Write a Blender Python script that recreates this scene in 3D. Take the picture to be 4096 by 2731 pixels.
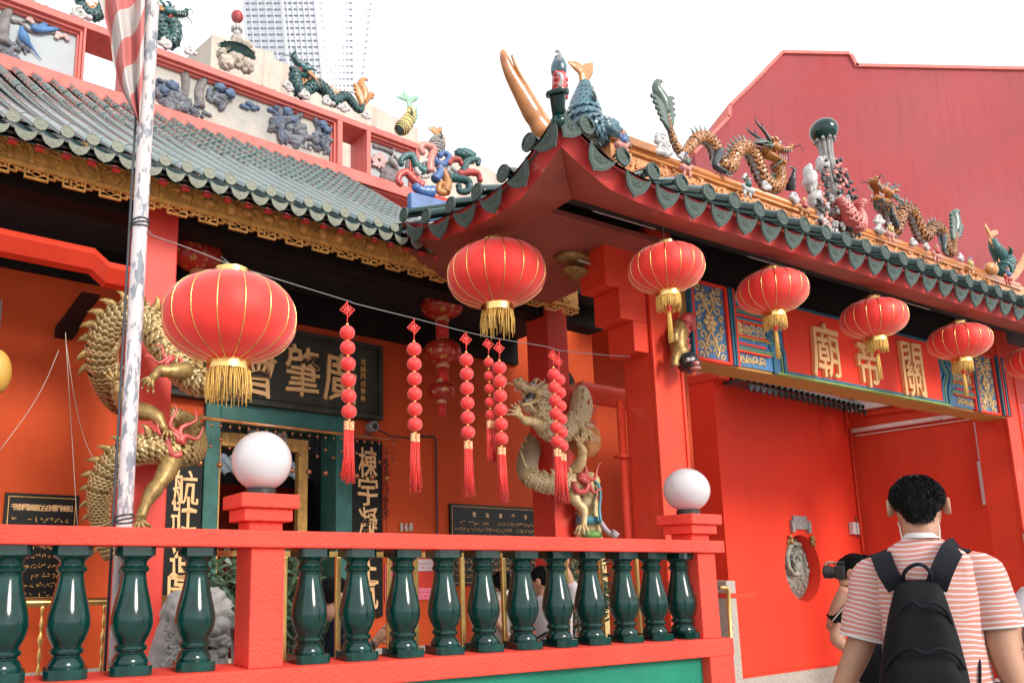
import bpy, bmesh, math, random
from math import sin, cos, pi, radians, sqrt, atan2
from mathutils import Vector, Matrix, noise
V = Vector
for _o in list(bpy.data.objects): bpy.data.objects.remove(_o)
SC = bpy.context.scene
COL = SC.collection
# ------------------------------------------------------------ camera
FPX, CX, CY, HC = 3015.0, 1460.0, 1744.0, 1.45
PITCH = math.atan(518 / 3015.0)
cam = bpy.data.cameras.new('camera')
cam.sensor_width = 36; cam.lens = 36 * FPX / 4096
cam.shift_x = (2048 - CX) / 4096; cam.shift_y = (CY - 1365.5) / 4096
cam.clip_start = 0.05; cam.clip_end = 3000
camo = bpy.data.objects.new('camera', cam); COL.objects.link(camo)
camo.location = (0, 0, HC); camo.rotation_euler = (pi / 2 + PITCH, 0, 0)
SC.camera = camo
# ------------------------------------------------------------ light
AG = radians(62.0); AT = radians(57.4)          # plan directions of gate / hall fronts
SUN_EL = radians(27); SUN_DIR = V((0.62, -0.72, 0)).normalized()
w = bpy.data.worlds.new('World'); SC.world = w; w.use_nodes = True
nt = w.node_tree; nt.nodes.clear()
sky = nt.nodes.new('ShaderNodeTexSky'); sky.sky_type = 'NISHITA'; sky.sun_disc = False
sky.sun_elevation = SUN_EL; sky.sun_rotation = math.atan2(SUN_DIR.x, SUN_DIR.y)
sky.air_density = 1.0; sky.dust_density = 1.0; sky.ozone_density = 1.0
hs = nt.nodes.new('ShaderNodeHueSaturation'); hs.inputs['Saturation'].default_value = 0.12
bg = nt.nodes.new('ShaderNodeBackground'); bg.inputs[1].default_value = 0.15
wo = nt.nodes.new('ShaderNodeOutputWorld')
cl = nt.nodes.new('ShaderNodeMix'); cl.data_type = 'RGBA'; cl.inputs['Factor'].default_value = 0.8; cl.inputs['B'].default_value = (6.0, 6.1, 6.3, 1)   # thin bright cloud over the blue
nt.links.new(sky.outputs[0], hs.inputs['Color']); nt.links.new(hs.outputs[0], cl.inputs['A']); nt.links.new(cl.outputs['Result'], bg.inputs[0]); nt.links.new(bg.outputs[0], wo.inputs[0])
sl = bpy.data.lights.new('sun', 'SUN'); sl.energy = 1.9; sl.angle = radians(20); sl.color = (1, 0.93, 0.84)
so = bpy.data.objects.new('sun', sl); COL.objects.link(so)
so.rotation_euler = (SUN_DIR * cos(SUN_EL) + V((0, 0, sin(SUN_EL)))).to_track_quat('Z', 'Y').to_euler()
SC.view_settings.view_transform = 'Standard'; SC.view_settings.look = 'None'
SC.view_settings.exposure = 0.78; SC.view_settings.gamma = 1.0
SC.render.engine = 'CYCLES'
SC.cycles.max_bounces = 6; SC.cycles.diffuse_bounces = 3; SC.cycles.glossy_bounces = 3
SC.cycles.use_denoising = True
# ------------------------------------------------------------ frames and pixel helpers
def ray(px, py):
    x = px - CX; u = CY - py
    Y = FPX * cos(PITCH) - u * sin(PITCH); Z = FPX * sin(PITCH) + u * cos(PITCH)
    return V((x / Y, 1.0, Z / Y))
class Frame:
    def __init__(s, a): s.g = V((sin(a), cos(a), 0)); s.n = V((-cos(a), sin(a), 0)); s.a = a
    def __call__(s, u, v, z): return s.g * u + s.n * v + V((0, 0, z))
    def loc(s, p): return V((p.dot(s.g), p.dot(s.n), p.z))
    def v(s, px, py, v):                     # where the sight line meets the upright plane v
        r = ray(px, py); p = r * (v / r.dot(s.n)); p.z += HC; return s.loc(p)
    def u(s, px, py, u):
        r = ray(px, py); p = r * (u / r.dot(s.g)); p.z += HC; return s.loc(p)
    def z(s, px, py, z):
        r = ray(px, py); p = r * ((z - HC) / r.z); p.z += HC; return s.loc(p)
    def rot(s): return Matrix((s.g, s.n, V((0, 0, 1)))).transposed()
G = Frame(AG); T = Frame(AT); W = Frame(pi / 2)
def at_depth(px, py, d):
    r = ray(px, py); p = r * d; p.z += HC; return p
def on_line(px, py, A, B):                   # sight line against the upright plane through plan points A,B
    d = V((B.x - A.x, B.y - A.y, 0)); n = V((-d.y, d.x, 0)); r = ray(px, py)
    p = r * (n.dot(V((A.x, A.y, 0))) / n.dot(r)); p.z += HC; return p
# ------------------------------------------------------------ objects
def tag(o, label=None, cat=None, group=None, kind=None):
    if label: o['label'] = label
    if cat: o['category'] = cat
    if group: o['group'] = group
    if kind: o['kind'] = kind
    return o
def thing(name, label, cat, loc=(0, 0, 0), group=None):
    o = bpy.data.objects.new(name, None); COL.objects.link(o); o.location = loc
    o.empty_display_size = .1
    return tag(o, label, cat, group)
def wloc(o):
    p = V((0, 0, 0))
    while o is not None: p += V(o.location); o = o.parent
    return p
def rows(*r): return r
class MB:
    def __init__(s): s.V = []; s.F = []; s.M = []
    def add(s, vs, fs, mi=0):
        b = len(s.V); s.V += [V(q) for q in vs]
        for f in fs: s.F.append([i + b for i in f]); s.M.append(mi)
        return s
    def box(s, fr, u0, u1, v0, v1, z0, z1, mi=0):
        vs = [fr(u, v, z) for z in (z0, z1) for v in (v0, v1) for u in (u0, u1)]
        return s.add(vs, [(0, 2, 3, 1), (4, 5, 7, 6), (0, 1, 5, 4), (2, 6, 7, 3), (0, 4, 6, 2), (1, 3, 7, 5)], mi)
    def prism(s, poly, d, mi=0):             # closed planar polygon (world points) pushed by vector d
        n = len(poly); vs = [V(p) for p in poly] + [V(p) + V(d) for p in poly]
        fs = [tuple(range(n)), tuple(range(2 * n - 1, n - 1, -1))] + [(i, i + n, (i + 1) % n + n, (i + 1) % n) for i in range(n)]
        return s.add(vs, fs, mi)
    def tube(s, pts, r, seg=8, mi=0, cap=True, flat=1.0, up=None):
        pts = [V(p) for p in pts]; n = len(pts)
        if not hasattr(r, '__len__'): r = [r] * n
        vs = []; prev = None
        for i, p in enumerate(pts):
            t = (pts[min(i + 1, n - 1)] - pts[max(i - 1, 0)])
            if t.length < 1e-9: t = V((0, 0, 1))
            t.normalize()
            if prev is None:
                a = V(up) if up is not None else (V((0, 0, 1)) if abs(t.z) < .9 else V((1, 0, 0)))
            else: a = prev
            x = (a - t * a.dot(t))
            if x.length < 1e-6: x = t.orthogonal()
            x.normalize(); y = t.cross(x); prev = x
            for k in range(seg):
                q = 2 * pi * k / seg; vs.append(p + x * (cos(q) * r[i]) + y * (sin(q) * r[i] * flat))
        fs = []
        for i in range(n - 1):
            for k in range(seg):
                a = i * seg + k; b = i * seg + (k + 1) % seg; fs.append((a, b, b + seg, a + seg))
        if cap: fs.append(tuple(range(seg - 1, -1, -1))); fs.append(tuple((n - 1) * seg + k for k in range(seg)))
        return s.add(vs, fs, mi)
    def lathe(s, prof, seg=24, o=(0, 0, 0), M=None, mi=0, fn=None):   # prof: (r,z)
        o = V(o); vs = []
        for r, z in prof:
            for k in range(seg):
                q = 2 * pi * k / seg; rr = r * (fn(q, z) if fn else 1)
                p = V((rr * cos(q), rr * sin(q), z)); vs.append(o + (M @ p if M else p))
        fs = [(i * seg + k, i * seg + (k + 1) % seg, (i + 1) * seg + (k + 1) % seg, (i + 1) * seg + k) for i in range(len(prof) - 1) for k in range(seg)]
        fs.append(tuple(range(seg - 1, -1, -1))); fs.append(tuple((len(prof) - 1) * seg + k for k in range(seg)))
        return s.add(vs, fs, mi)
    def ball(s, c, r, seg=12, ring=8, mi=0, M=None):
        r = V((r, r, r)) if not hasattr(r, '__len__') else V(r)
        pr = [(sin(pi * i / ring), -cos(pi * i / ring)) for i in range(ring + 1)]
        vs = []; c = V(c)
        for a, z in pr:
            for k in range(seg):
                q = 2 * pi * k / seg; p = V((a * cos(q) * r.x, a * sin(q) * r.y, z * r.z)); vs.append(c + (M @ p if M else p))
        fs = [(i * seg + k, i * seg + (k + 1) % seg, (i + 1) * seg + (k + 1) % seg, (i + 1) * seg + k) for i in range(ring) for k in range(seg)]
        return s.add(vs, fs, mi)
    def grid(s, fn, nu, nv, mi=0, closeu=False):
        vs = [V(fn(i / nu, j / nv)) for j in range(nv + 1) for i in range(nu + (0 if closeu else 1))]
        w_ = nu if closeu else nu + 1
        fs = [(j * w_ + i, j * w_ + (i + 1) % w_, (j + 1) * w_ + (i + 1) % w_, (j + 1) * w_ + i) for j in range(nv) for i in range(nu)]
        return s.add(vs, fs, mi)
    def loft(s, secs, mi=0, cap=True):       # list of equal-length closed rings
        k = len(secs[0]); vs = [V(p) for sc in secs for p in sc]
        fs = [(i * k + j, i * k + (j + 1) % k, (i + 1) * k + (j + 1) % k, (i + 1) * k + j) for i in range(len(secs) - 1) for j in range(k)]
        if cap: fs.append(tuple(range(k - 1, -1, -1))); fs.append(tuple((len(secs) - 1) * k + j for j in range(k)))
        return s.add(vs, fs, mi)
    def xf(s, M):
        s.V = [M @ q for q in s.V]; return s
    def mesh(s, name, off=V((0, 0, 0)), mats=(), smooth=False, weld=False):
        me = bpy.data.meshes.new(name); me.from_pydata([tuple(q - off) for q in s.V], [], s.F)
        for m in mats: me.materials.append(m)
        if len(mats) > 1:
            for p, mi in zip(me.polygons, s.M): p.material_index = min(mi, len(mats) - 1)
        bm = bmesh.new(); bm.from_mesh(me)
        if weld: bmesh.ops.remove_doubles(bm, verts=bm.verts, dist=1e-5)
        bmesh.ops.recalc_face_normals(bm, faces=bm.faces); bm.to_mesh(me); bm.free()
        if smooth:
            for p in me.polygons: p.use_smooth = True
            if smooth is not True: me.set_sharp_from_angle(angle=radians(smooth))
        me.update(); return me
    def build(s, name, mat, parent=None, smooth=False, bevel=0, weld=False, label=None, kind=None, sub=0):
        off = wloc(parent) if parent else V((0, 0, 0))
        mats = mat if isinstance(mat, (list, tuple)) else [mat]
        o = bpy.data.objects.new(name, s.mesh(name, off, mats, smooth, weld)); COL.objects.link(o)
        if parent: o.parent = parent
        if bevel:
            b = o.modifiers.new('bevel', 'BEVEL'); b.width = bevel; b.segments = 2; b.limit_method = 'ANGLE'; b.angle_limit = radians(40)
        if sub:
            b = o.modifiers.new('sub', 'SUBSURF'); b.levels = sub; b.render_levels = sub
        return tag(o, label, kind=kind)
def inst(name, me, parent, loc, R=None, sc=1.0):
    o = bpy.data.objects.new(name, me); COL.objects.link(o)
    if parent: o.parent = parent; loc = V(loc) - wloc(parent)
    M = Matrix.Translation(loc)
    if R is not None: M = M @ R.to_4x4()
    if hasattr(sc, '__len__'): M = M @ Matrix.Diagonal((*sc, 1))
    elif sc != 1: M = M @ Matrix.Scale(sc, 4)
    o.matrix_basis = M
    return o
def copy_tree(o, parent=None):
    c = o.copy(); COL.objects.link(c); c.parent = parent
    for ch in list(o.children): copy_tree(ch, c)
    return c
def basis(x, z):                              # rotation with local x along x and z near z
    x = V(x).normalized(); z = V(z); z = (z - x * z.dot(x)).normalized(); y = z.cross(x)
    return Matrix((x, y, z)).transposed()
def spline(pts, n=8):                         # Catmull-Rom through points (any dimension as Vector)
    P = [V(p) for p in pts]; out = []
    P = [P[0] * 2 - P[1]] + P + [P[-1] * 2 - P[-2]]
    for i in range(1, len(P) - 2):
        for k in range(n):
            t = k / n; a, b, c, d = P[i - 1], P[i], P[i + 1], P[i + 2]
            out.append(.5 * ((2 * b) + (c - a) * t + (2 * a - 5 * b + 4 * c - d) * t * t + (3 * b - a - 3 * c + d) * t ** 3))
    out.append(P[-2]); return out
def lerp(a, b, t): return a + (b - a) * t
def interp(tab, t):
    for (a, x), (b, y) in zip(tab, tab[1:]):
        if t <= b: return x + (y - x) * (t - a) / max(b - a, 1e-9)
    return tab[-1][1]
# ------------------------------------------------------------ materials
MT = {}
def mat(name, col, rough=.6, metal=0, var=.12, vs=3.0, bump=0, bs=60, coat=0, col2=None, c2=(.5, .7), c2s=8, spec=.5, stretch=None, streak=0, sheen=0):
    m = bpy.data.materials.new(name); m.use_nodes = True; N = m.node_tree.nodes; L = m.node_tree.links
    b = N['Principled BSDF']; b.inputs['Roughness'].default_value = rough; b.inputs['Metallic'].default_value = metal
    b.inputs['Specular IOR Level'].default_value = spec; b.inputs['Coat Weight'].default_value = coat; b.inputs['Coat Roughness'].default_value = .06
    if sheen: b.inputs['Sheen Weight'].default_value = sheen
    tc = N.new('ShaderNodeTexCoord'); src = tc.outputs['Object']
    if stretch:
        mp = N.new('ShaderNodeMapping'); mp.inputs['Scale'].default_value = stretch; L.new(src, mp.inputs[0]); src = mp.outputs[0]
    nz = N.new('ShaderNodeTexNoise'); nz.inputs['Scale'].default_value = vs; nz.inputs['Detail'].default_value = 6; L.new(src, nz.inputs['Vector'])
    rp = N.new('ShaderNodeValToRGB'); c = V(col)
    lo = c * (1 - var); hi = c * (1 + var)
    rp.color_ramp.elements[0].color = (*lo, 1); rp.color_ramp.elements[1].color = (*[min(1, x) for x in hi], 1)
    rp.color_ramp.elements[0].position = .3; rp.color_ramp.elements[1].position = .7
    L.new(nz.outputs['Fac'], rp.inputs[0]); out = rp.outputs[0]
    if col2:
        n2 = N.new('ShaderNodeTexNoise'); n2.inputs['Scale'].default_value = c2s; n2.inputs['Detail'].default_value = 8; n2.inputs['Roughness'].default_value = .65; L.new(src, n2.inputs['Vector'])
        r2 = N.new('ShaderNodeValToRGB'); r2.color_ramp.elements[0].position = c2[0]; r2.color_ramp.elements[1].position = c2[1]
        L.new(n2.outputs['Fac'], r2.inputs[0])
        mx = N.new('ShaderNodeMix'); mx.data_type = 'RGBA'; L.new(r2.outputs[0], mx.inputs['Factor']); L.new(out, mx.inputs['A']); mx.inputs['B'].default_value = (*col2, 1)
        out = mx.outputs['Result']
    if streak:                                     # rain streaks and patchy wear
        mp2 = N.new('ShaderNodeMapping'); mp2.inputs['Scale'].default_value = (5, 5, .35); L.new(tc.outputs['Object'], mp2.inputs[0])
        n3 = N.new('ShaderNodeTexNoise'); n3.inputs['Scale'].default_value = 1.6; n3.inputs['Detail'].default_value = 7; n3.inputs['Roughness'].default_value = .6; L.new(mp2.outputs[0], n3.inputs['Vector'])
        r3 = N.new('ShaderNodeValToRGB'); r3.color_ramp.elements[0].position = .5; r3.color_ramp.elements[1].position = .78; r3.color_ramp.elements[0].color = (0, 0, 0, 1); r3.color_ramp.elements[1].color = (streak, streak, streak, 1); L.new(n3.outputs['Fac'], r3.inputs[0])
        m3 = N.new('ShaderNodeMix'); m3.data_type = 'RGBA'; m3.blend_type = 'MULTIPLY'; L.new(r3.outputs[0], m3.inputs['Factor']); L.new(out, m3.inputs['A']); m3.inputs['B'].default_value = (.55, .4, .4, 1); out = m3.outputs['Result']
        mu = N.new('ShaderNodeTexMusgrave') if False else N.new('ShaderNodeTexVoronoi'); mu.feature = 'DISTANCE_TO_EDGE'; mu.inputs['Scale'].default_value = .55
        nw = N.new('ShaderNodeTexNoise'); nw.inputs['Scale'].default_value = 2.5; nw.inputs['Detail'].default_value = 6; L.new(tc.outputs['Object'], nw.inputs['Vector'])
        ad = N.new('ShaderNodeVectorMath'); ad.operation = 'MULTIPLY_ADD'; L.new(nw.outputs['Color'], ad.inputs[0]); ad.inputs[1].default_value = (.9, .9, .9); L.new(tc.outputs['Object'], ad.inputs[2]); L.new(ad.outputs[0], mu.inputs['Vector'])
        lt = N.new('ShaderNodeMapRange'); lt.inputs['From Min'].default_value = 0; lt.inputs['From Max'].default_value = .006; lt.inputs['To Min'].default_value = streak * .9; lt.inputs['To Max'].default_value = 0; L.new(mu.outputs['Distance'], lt.inputs['Value'])
        gate_ = N.new('ShaderNodeMath'); gate_.operation = 'MULTIPLY'; L.new(lt.outputs[0], gate_.inputs[0]); L.new(r3.outputs[0], gate_.inputs[1])
        m4 = N.new('ShaderNodeMix'); m4.data_type = 'RGBA'; m4.blend_type = 'MULTIPLY'; L.new(gate_.outputs[0], m4.inputs['Factor']); L.new(out, m4.inputs['A']); m4.inputs['B'].default_value = (.25, .15, .15, 1); out = m4.outputs['Result']
    L.new(out, b.inputs['Base Color'])
    if bump:
        nb = N.new('ShaderNodeTexNoise'); nb.inputs['Scale'].default_value = bs; nb.inputs['Detail'].default_value = 5; L.new(src, nb.inputs['Vector'])
        bp = N.new('ShaderNodeBump'); bp.inputs['Strength'].default_value = bump; bp.inputs['Distance'].default_value = .01; L.new(nb.outputs['Fac'], bp.inputs['Height']); L.new(bp.outputs[0], b.inputs['Normal'])
    MT[name] = m; return m
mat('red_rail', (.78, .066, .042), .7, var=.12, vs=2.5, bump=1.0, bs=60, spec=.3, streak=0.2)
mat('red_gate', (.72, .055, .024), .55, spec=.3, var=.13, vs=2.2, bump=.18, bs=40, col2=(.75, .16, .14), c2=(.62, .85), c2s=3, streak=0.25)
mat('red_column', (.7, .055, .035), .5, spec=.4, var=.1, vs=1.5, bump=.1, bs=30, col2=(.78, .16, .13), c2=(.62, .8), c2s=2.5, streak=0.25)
mat('red_hall', (.58, .078, .019), .7, spec=.2, var=.1, vs=1.2, bump=.08, bs=50, streak=0.25)
mat('red_wall', (.85, .05, .022), .6, spec=.25, var=.06, vs=.8, bump=.06, bs=30, col2=(.62, .03, .02), c2=(.6, .8), c2s=1.2, streak=0.22)
mat('red_side', (.66, .055, .022), .6, spec=.25, var=.12, vs=.9, bump=.06, bs=30, stretch=(1, 1, .4), streak=0.25)
mat('red_frieze', (.66, .17, .145), .6, spec=.3, var=.08, vs=3, bump=.1, bs=40, streak=0.5)
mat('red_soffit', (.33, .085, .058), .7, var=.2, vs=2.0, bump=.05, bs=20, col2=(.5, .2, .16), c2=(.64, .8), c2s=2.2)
mat('red_fascia_worn', (.62, .05, .045), .55, var=.25, vs=5, col2=(.72, .3, .27), c2=(.58, .75), c2s=9)
mat('red_building', (.34, .088, .095), .85, var=.16, vs=.5, bump=.25, bs=5, col2=(.36, .055, .06), c2=(.42, .75), c2s=.25, spec=.15, streak=0.3)  # pink of the veiling flare mixed into the red base colour
mat('green_wall', (.0, .2, .12), .6, var=.12, vs=3, bump=.5, bs=70)
mat('glaze', (.002, .03, .025), .12, var=.5, vs=9, coat=.25, spec=.35, col2=(.004, .06, .048), c2=(.5, .75), c2s=6, bump=.03, bs=12)
mat('glaze_worn', (.3, .36, .3), .5, var=.25, vs=30, col2=(.08, .13, .11), c2=(.5, .7), c2s=40)
mat('tile_tube', (.05, .115, .105), .17, var=.35, vs=14, coat=.8, spec=1.0, col2=(.13, .1, .06), c2=(.55, .8), c2s=3)
mat('tile_pan', (.03, .08, .085), .25, var=.3, vs=8, coat=.3)
mat('tile_end', (.32, .34, .27), .5, var=.25, vs=30, bump=.5, bs=70, col2=(.1, .13, .1), c2=(.52, .68), c2s=45)
mat('tile_end_dark', (.085, .12, .105), .5, var=.3, vs=30, bump=.3, bs=70, col2=(.03, .055, .05), c2=(.48, .62), c2s=45, spec=.3)
mat('mortar', (.35, .32, .29), .8, var=.3, vs=20)
mat('gold_carved', (.72, .39, .1), .5, var=.25, vs=12, bump=.25, bs=50, metal=.15)
mat('gold_paint', (.72, .5, .22), .4, var=.12, vs=12, metal=.2)
mat('gold_foil', (.85, .62, .22), .22, metal=1, var=.1, vs=30, bump=.25, bs=90)
mat('gold_brass', (.72, .5, .17), .28, metal=.9, var=.12, vs=20)
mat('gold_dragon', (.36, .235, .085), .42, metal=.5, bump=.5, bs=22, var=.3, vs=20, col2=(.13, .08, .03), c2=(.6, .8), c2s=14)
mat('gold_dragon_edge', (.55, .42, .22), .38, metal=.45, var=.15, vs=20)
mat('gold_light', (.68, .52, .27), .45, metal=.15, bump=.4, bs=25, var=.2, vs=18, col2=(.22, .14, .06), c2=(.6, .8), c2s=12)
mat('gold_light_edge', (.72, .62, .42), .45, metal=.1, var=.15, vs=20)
mat('thread', (.78, .5, .1), .5, var=.2, vs=40, sheen=.3)
mat('thread_red', (.75, .03, .02), .5, var=.15, vs=40, sheen=.2)
mat('black_board', (.008, .009, .008), .5, spec=.2, var=.4, vs=6)
mat('black_plaque', (.006, .007, .006), .35, spec=.25, var=.3, vs=6)
mat('grey_board', (.045, .045, .036), .6, spec=.25, var=.35, vs=6, bump=.15, bs=25, stretch=(1, 1, .3))
mat('teal_frame', (.015, .12, .1), .5, var=.25, vs=7, bump=.2, bs=40, col2=(.1, .17, .14), c2=(.62, .8), c2s=30)
mat('wood_and_shade', (.012, .009, .008), .7, spec=.2, var=.3, vs=5)  # near-black timber; also paints the shade on gate beam and doorway room
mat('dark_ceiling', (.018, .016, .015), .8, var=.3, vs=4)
mat('blue_panel', (.06, .19, .38), .45, var=.18, vs=8, bump=.1, bs=30)
mat('teal_blue', (.02, .13, .2), .45, var=.15, vs=8)
mat('green_line', (.22, .32, .07), .5, var=.15, vs=8)
mat('gold_sign', (.82, .5, .22), .4, var=.08, vs=6, metal=.1)
mat('beam_gold', (.42, .2, .04), .6, var=.12, vs=4)
mat('white_globe', (.55, .53, .54), .12, var=.03, vs=5, coat=.4)
mat('black_plastic', (.015, .015, .015), .35, var=.1)
mat('white_paint', (.6, .57, .56), .55, var=.08, vs=5, col2=(.2, .19, .18), c2=(.62, .8), c2s=6)
mat('cream', (.52, .46, .39), .75, var=.1, vs=3, bump=.1, bs=20, col2=(.33, .3, .28), c2=(.55, .85), c2s=2.2, streak=0.7)
mat('cornice', (.72, .6, .54), .7, var=.1, vs=3, col2=(.15, .12, .11), c2=(.62, .75), c2s=2.5)
mat('stone', (.3, .29, .28), .85, var=.25, vs=14, bump=.5, bs=30)
mat('granite', (.42, .38, .33), .8, var=.2, vs=40, bump=.2, bs=60, col2=(.2, .17, .14), c2=(.55, .75), c2s=25)
mat('paving', (.38, .35, .33), .85, var=.2, vs=4, bump=.2, bs=25)
mat('asphalt', (.06, .058, .056), .9, var=.25, vs=20, bump=.3, bs=80)
mat('pole_paint', (.56, .51, .51), .55, var=.08, vs=4, col2=(.2, .22, .26), c2=(.51, .56), c2s=24, stretch=(1, 1, .35))
mat('wire', (.22, .22, .22), .5, metal=.6)
mat('cable', (.04, .05, .06), .6)
# ============================================================ setting
m = MB(); m.add([(-400, -400, -.35), (400, -400, -.35), (400, 600, -.35), (-400, 600, -.35)], [(0, 1, 2, 3)]); tag(m.build('ground', MT['paving']), kind='structure')
m = MB(); m.box(G, -12, 4.62, -14, 3.62, -.34, 0); m.box(G, 4.62, 20, -14, 5.2, -.34, .0); tag(m.build('pavement', MT['paving'], bevel=.02), kind='structure')
# ============================================================ balustrade
VR = 3.4
bal = thing('balustrade', 'red rendered balustrade with green glazed balusters along the front of the temple', 'balustrade', G(2, VR + .1, 0))
m = MB(); m.box(G, -1.2, 4.52, VR - .03, VR + .25, 1.535, 1.615); m.build('cap_rail', MT['red_rail'], bal, bevel=.008)
m = MB(); m.box(G, -1.2, 4.535, VR - .03, VR + .26, .875, .985); m.build('bottom_rail', MT['red_rail'], bal, bevel=.008)
m = MB(); m.box(G, -1.2, 4.3, VR + .04, VR + .22, 0, .88); m.build('plinth', MT['green_wall'], bal)
m = MB(); m.box(G, 4.3, 4.53, VR - .025, VR + .25, 0, .879); m.build('plinth_post', MT['red_rail'], bal, bevel=.006)
prof = [(.074, .035), (.078, .05), (.076, .062), (.068, .078), (.058, .09), (.058, .096), (.069, .103), (.072, .112), (.068, .12), (.06, .127), (.062, .135),
        (.078, .165), (.088, .195), (.092, .22), (.09, .25), (.083, .285), (.072, .33), (.062, .37), (.055, .41), (.052, .43), (.055, .437), (.064, .444), (.066, .453), (.062, .461),
        (.054, .467), (.053, .48), (.058, .49), (.07, .5), (.079, .507), (.08, .515)]
m = MB(); m.lathe(prof, 28)
def octo(h, c): return [(h, -h + c), (h, h - c), (h - c, h), (-h + c, h), (-h, h - c), (-h, -h + c), (-h + c, -h), (h - c, -h)]
for z0, z1, h in ((0, .042, .088), (.51, .55, .082)):
    p = octo(h, .022); m.prism([V((x, y, z0)) for x, y in p], (0, 0, z1 - z0))
bme = m.mesh('baluster', V((0, 0, 0)), [MT['glaze']], 35)
R = G.rot()
for px in (16, 160, 305, 450, 710, 820, 925, 1020, 1110, 1198, 1280, 1355, 1432, 1500, 1565):
    u = G.v(px * 1.7415, 2400, VR + .11)[0]
    o = inst('baluster', bme, bal, G(u, VR + .11, .985), R @ Matrix.Rotation(random.Random(px).uniform(-.14, .14), 3, 'Z') @ Matrix.Rotation(random.Random(px + 1).uniform(-.012, .012), 3, 'X'), (1 + random.Random(px + 2).uniform(-.02, .02), 1 + random.Random(px + 2).uniform(-.02, .02), 1))
u = G.v(16 * 1.7415, 2400, VR + .11)[0] - .26
inst('baluster', bme, bal, G(u, VR + .11, .985), R)
m = MB()
posts = ((1.206, 1.375), (4.285, 4.455))
for a, b in posts:
    m = MB(); m.box(G, a, b, VR, VR + .22, .985, 1.535); m.build('post', MT['red_rail'], bal, bevel=.006)
POST = []
for a, b in posts:
    c = (a + b) / 2; vc = VR + .12; pd = MB()
    pd.box(G, c - .085, c + .085, vc - .085, vc + .085, 1.615, 1.66); pd.box(G, c - .122, c + .122, vc - .122, vc + .122, 1.66, 1.722); pd.box(G, c - .148, c + .148, vc - .148, vc + .148, 1.722, 1.79)
    pd.build('post_cap', MT['red_rail'], bal, bevel=.007); POST.append(G(c, vc, 1.79))
for P, lb in zip(POST, ('white globe lamp on the balustrade post in front of the doorway', 'white globe lamp on the end post beside the gate column')):
    t = thing('globe_lamp', lb, 'lamp', P, 'globe lamps on the balustrade')
    m = MB(); m.lathe([(.075, 0), (.075, .03), (.07, .034), (.055, .034)], 32, P); m.build('lamp_base', MT['black_plastic'], t, 40)
    m = MB(); m.ball(P + V((0, 0, .172)), .15, 40, 28); m.build('globe', MT['white_globe'], t, True)
# ============================================================ temple hall
VE, VF, VC, VW = 5.4, 5.72, 6.0, 7.6            # eave, carved fascia, columns, rear wall
hall = thing('temple_hall', 'red temple hall with green tiled roof, carved gold fascia and open veranda', 'temple', T(3, 7, -.35))
# rear wall with doorway
dl, dr, dt = T.v(814, 1680, VW)[0], T.v(1398, 1707, VW)[0], T.v(1000, 1622, VW)[2]
ue = T.v(2385, 1700, VW)[0]
m = MB()
m.box(T, -4, dl, VW, VW + .25, -.35, 6); m.box(T, dr, ue, VW, VW + .25, -.35, 6); m.box(T, dl, dr, VW, VW + .25, dt, 6)
m.build('rear_wall', MT['red_hall'], hall)
m = MB(); m.box(T, ue - .3, ue + 4, VW + .9, VW + 1.1, -.35, 5.5); m.box(T, ue - .3, ue + 4, VC + .4, VW + 1, 5.3, 5.4); m.build('side_passage_wall', MT['red_hall'], hall)
m = MB(); m.box(T, -4, ue, VW - .012, VW, -.35, .5); m.build('stone_dado', MT['granite'], hall)
# door frame (teal) and inner gilt frame
fw = .17
m = MB(); m.box(T, dl, dl + fw, VW - .07, VW + .3, -.35, dt); m.box(T, dr - fw * 1.3, dr, VW - .07, VW + .3, -.35, dt); m.box(T, dl + fw, dr - fw * 1.3, VW - .07, VW + .3, dt - .2, dt)
m.build('door_frame', MT['teal_frame'], hall, bevel=.01)
m = MB(); a, b = dl + fw + .1, dr - fw * 1.3 - .16
m.box(T, a, a + .07, VW + .32, VW + .42, -.35, dt - .26); m.box(T, b - .13, b, VW + .32, VW + .42, -.35, dt - .26); m.box(T, a + .07, b - .13, VW + .32, VW + .42, dt - .42, dt - .26)
m.build('inner_door_frame', MT['gold_carved'], hall, bevel=.01)
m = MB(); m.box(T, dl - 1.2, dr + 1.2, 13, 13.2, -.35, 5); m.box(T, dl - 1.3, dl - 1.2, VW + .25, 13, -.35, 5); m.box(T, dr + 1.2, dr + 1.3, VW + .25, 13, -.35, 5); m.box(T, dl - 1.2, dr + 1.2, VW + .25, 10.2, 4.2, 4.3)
m.build('inner_room', MT['wood_and_shade'], hall)  # dark box added behind the door, interior shade put into its colour
# ceiling of veranda + side
zf = 4.3
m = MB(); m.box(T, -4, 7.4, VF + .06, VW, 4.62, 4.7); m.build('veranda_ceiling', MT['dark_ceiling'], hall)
m = MB(); m.box(T, -4, 7.4, VW - .06, VW, 4.25, 4.62); m.box(T, -4, 7.4, VC + .05, VC + .28, 4.35, 4.62); m.build('ceiling_beam', MT['wood_and_shade'], hall)
# columns
def edge(px, py, v): return T.v(px, py, v)[0]
colr = edge(690, 1480, VC); CL = (colr - .34, colr); cr0 = edge(2210, 1780, VC); CR = (cr0, cr0 + .34)
CRr = edge(2291, 1780, VC); CR = (CRr - .34, CRr)
for a, b in (CL, CR):
    m = MB(); m.box(T, a, b, VC, VC + .34, -.35, 4.6); m.build('column', MT['red_column'], hall, bevel=.012)
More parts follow.
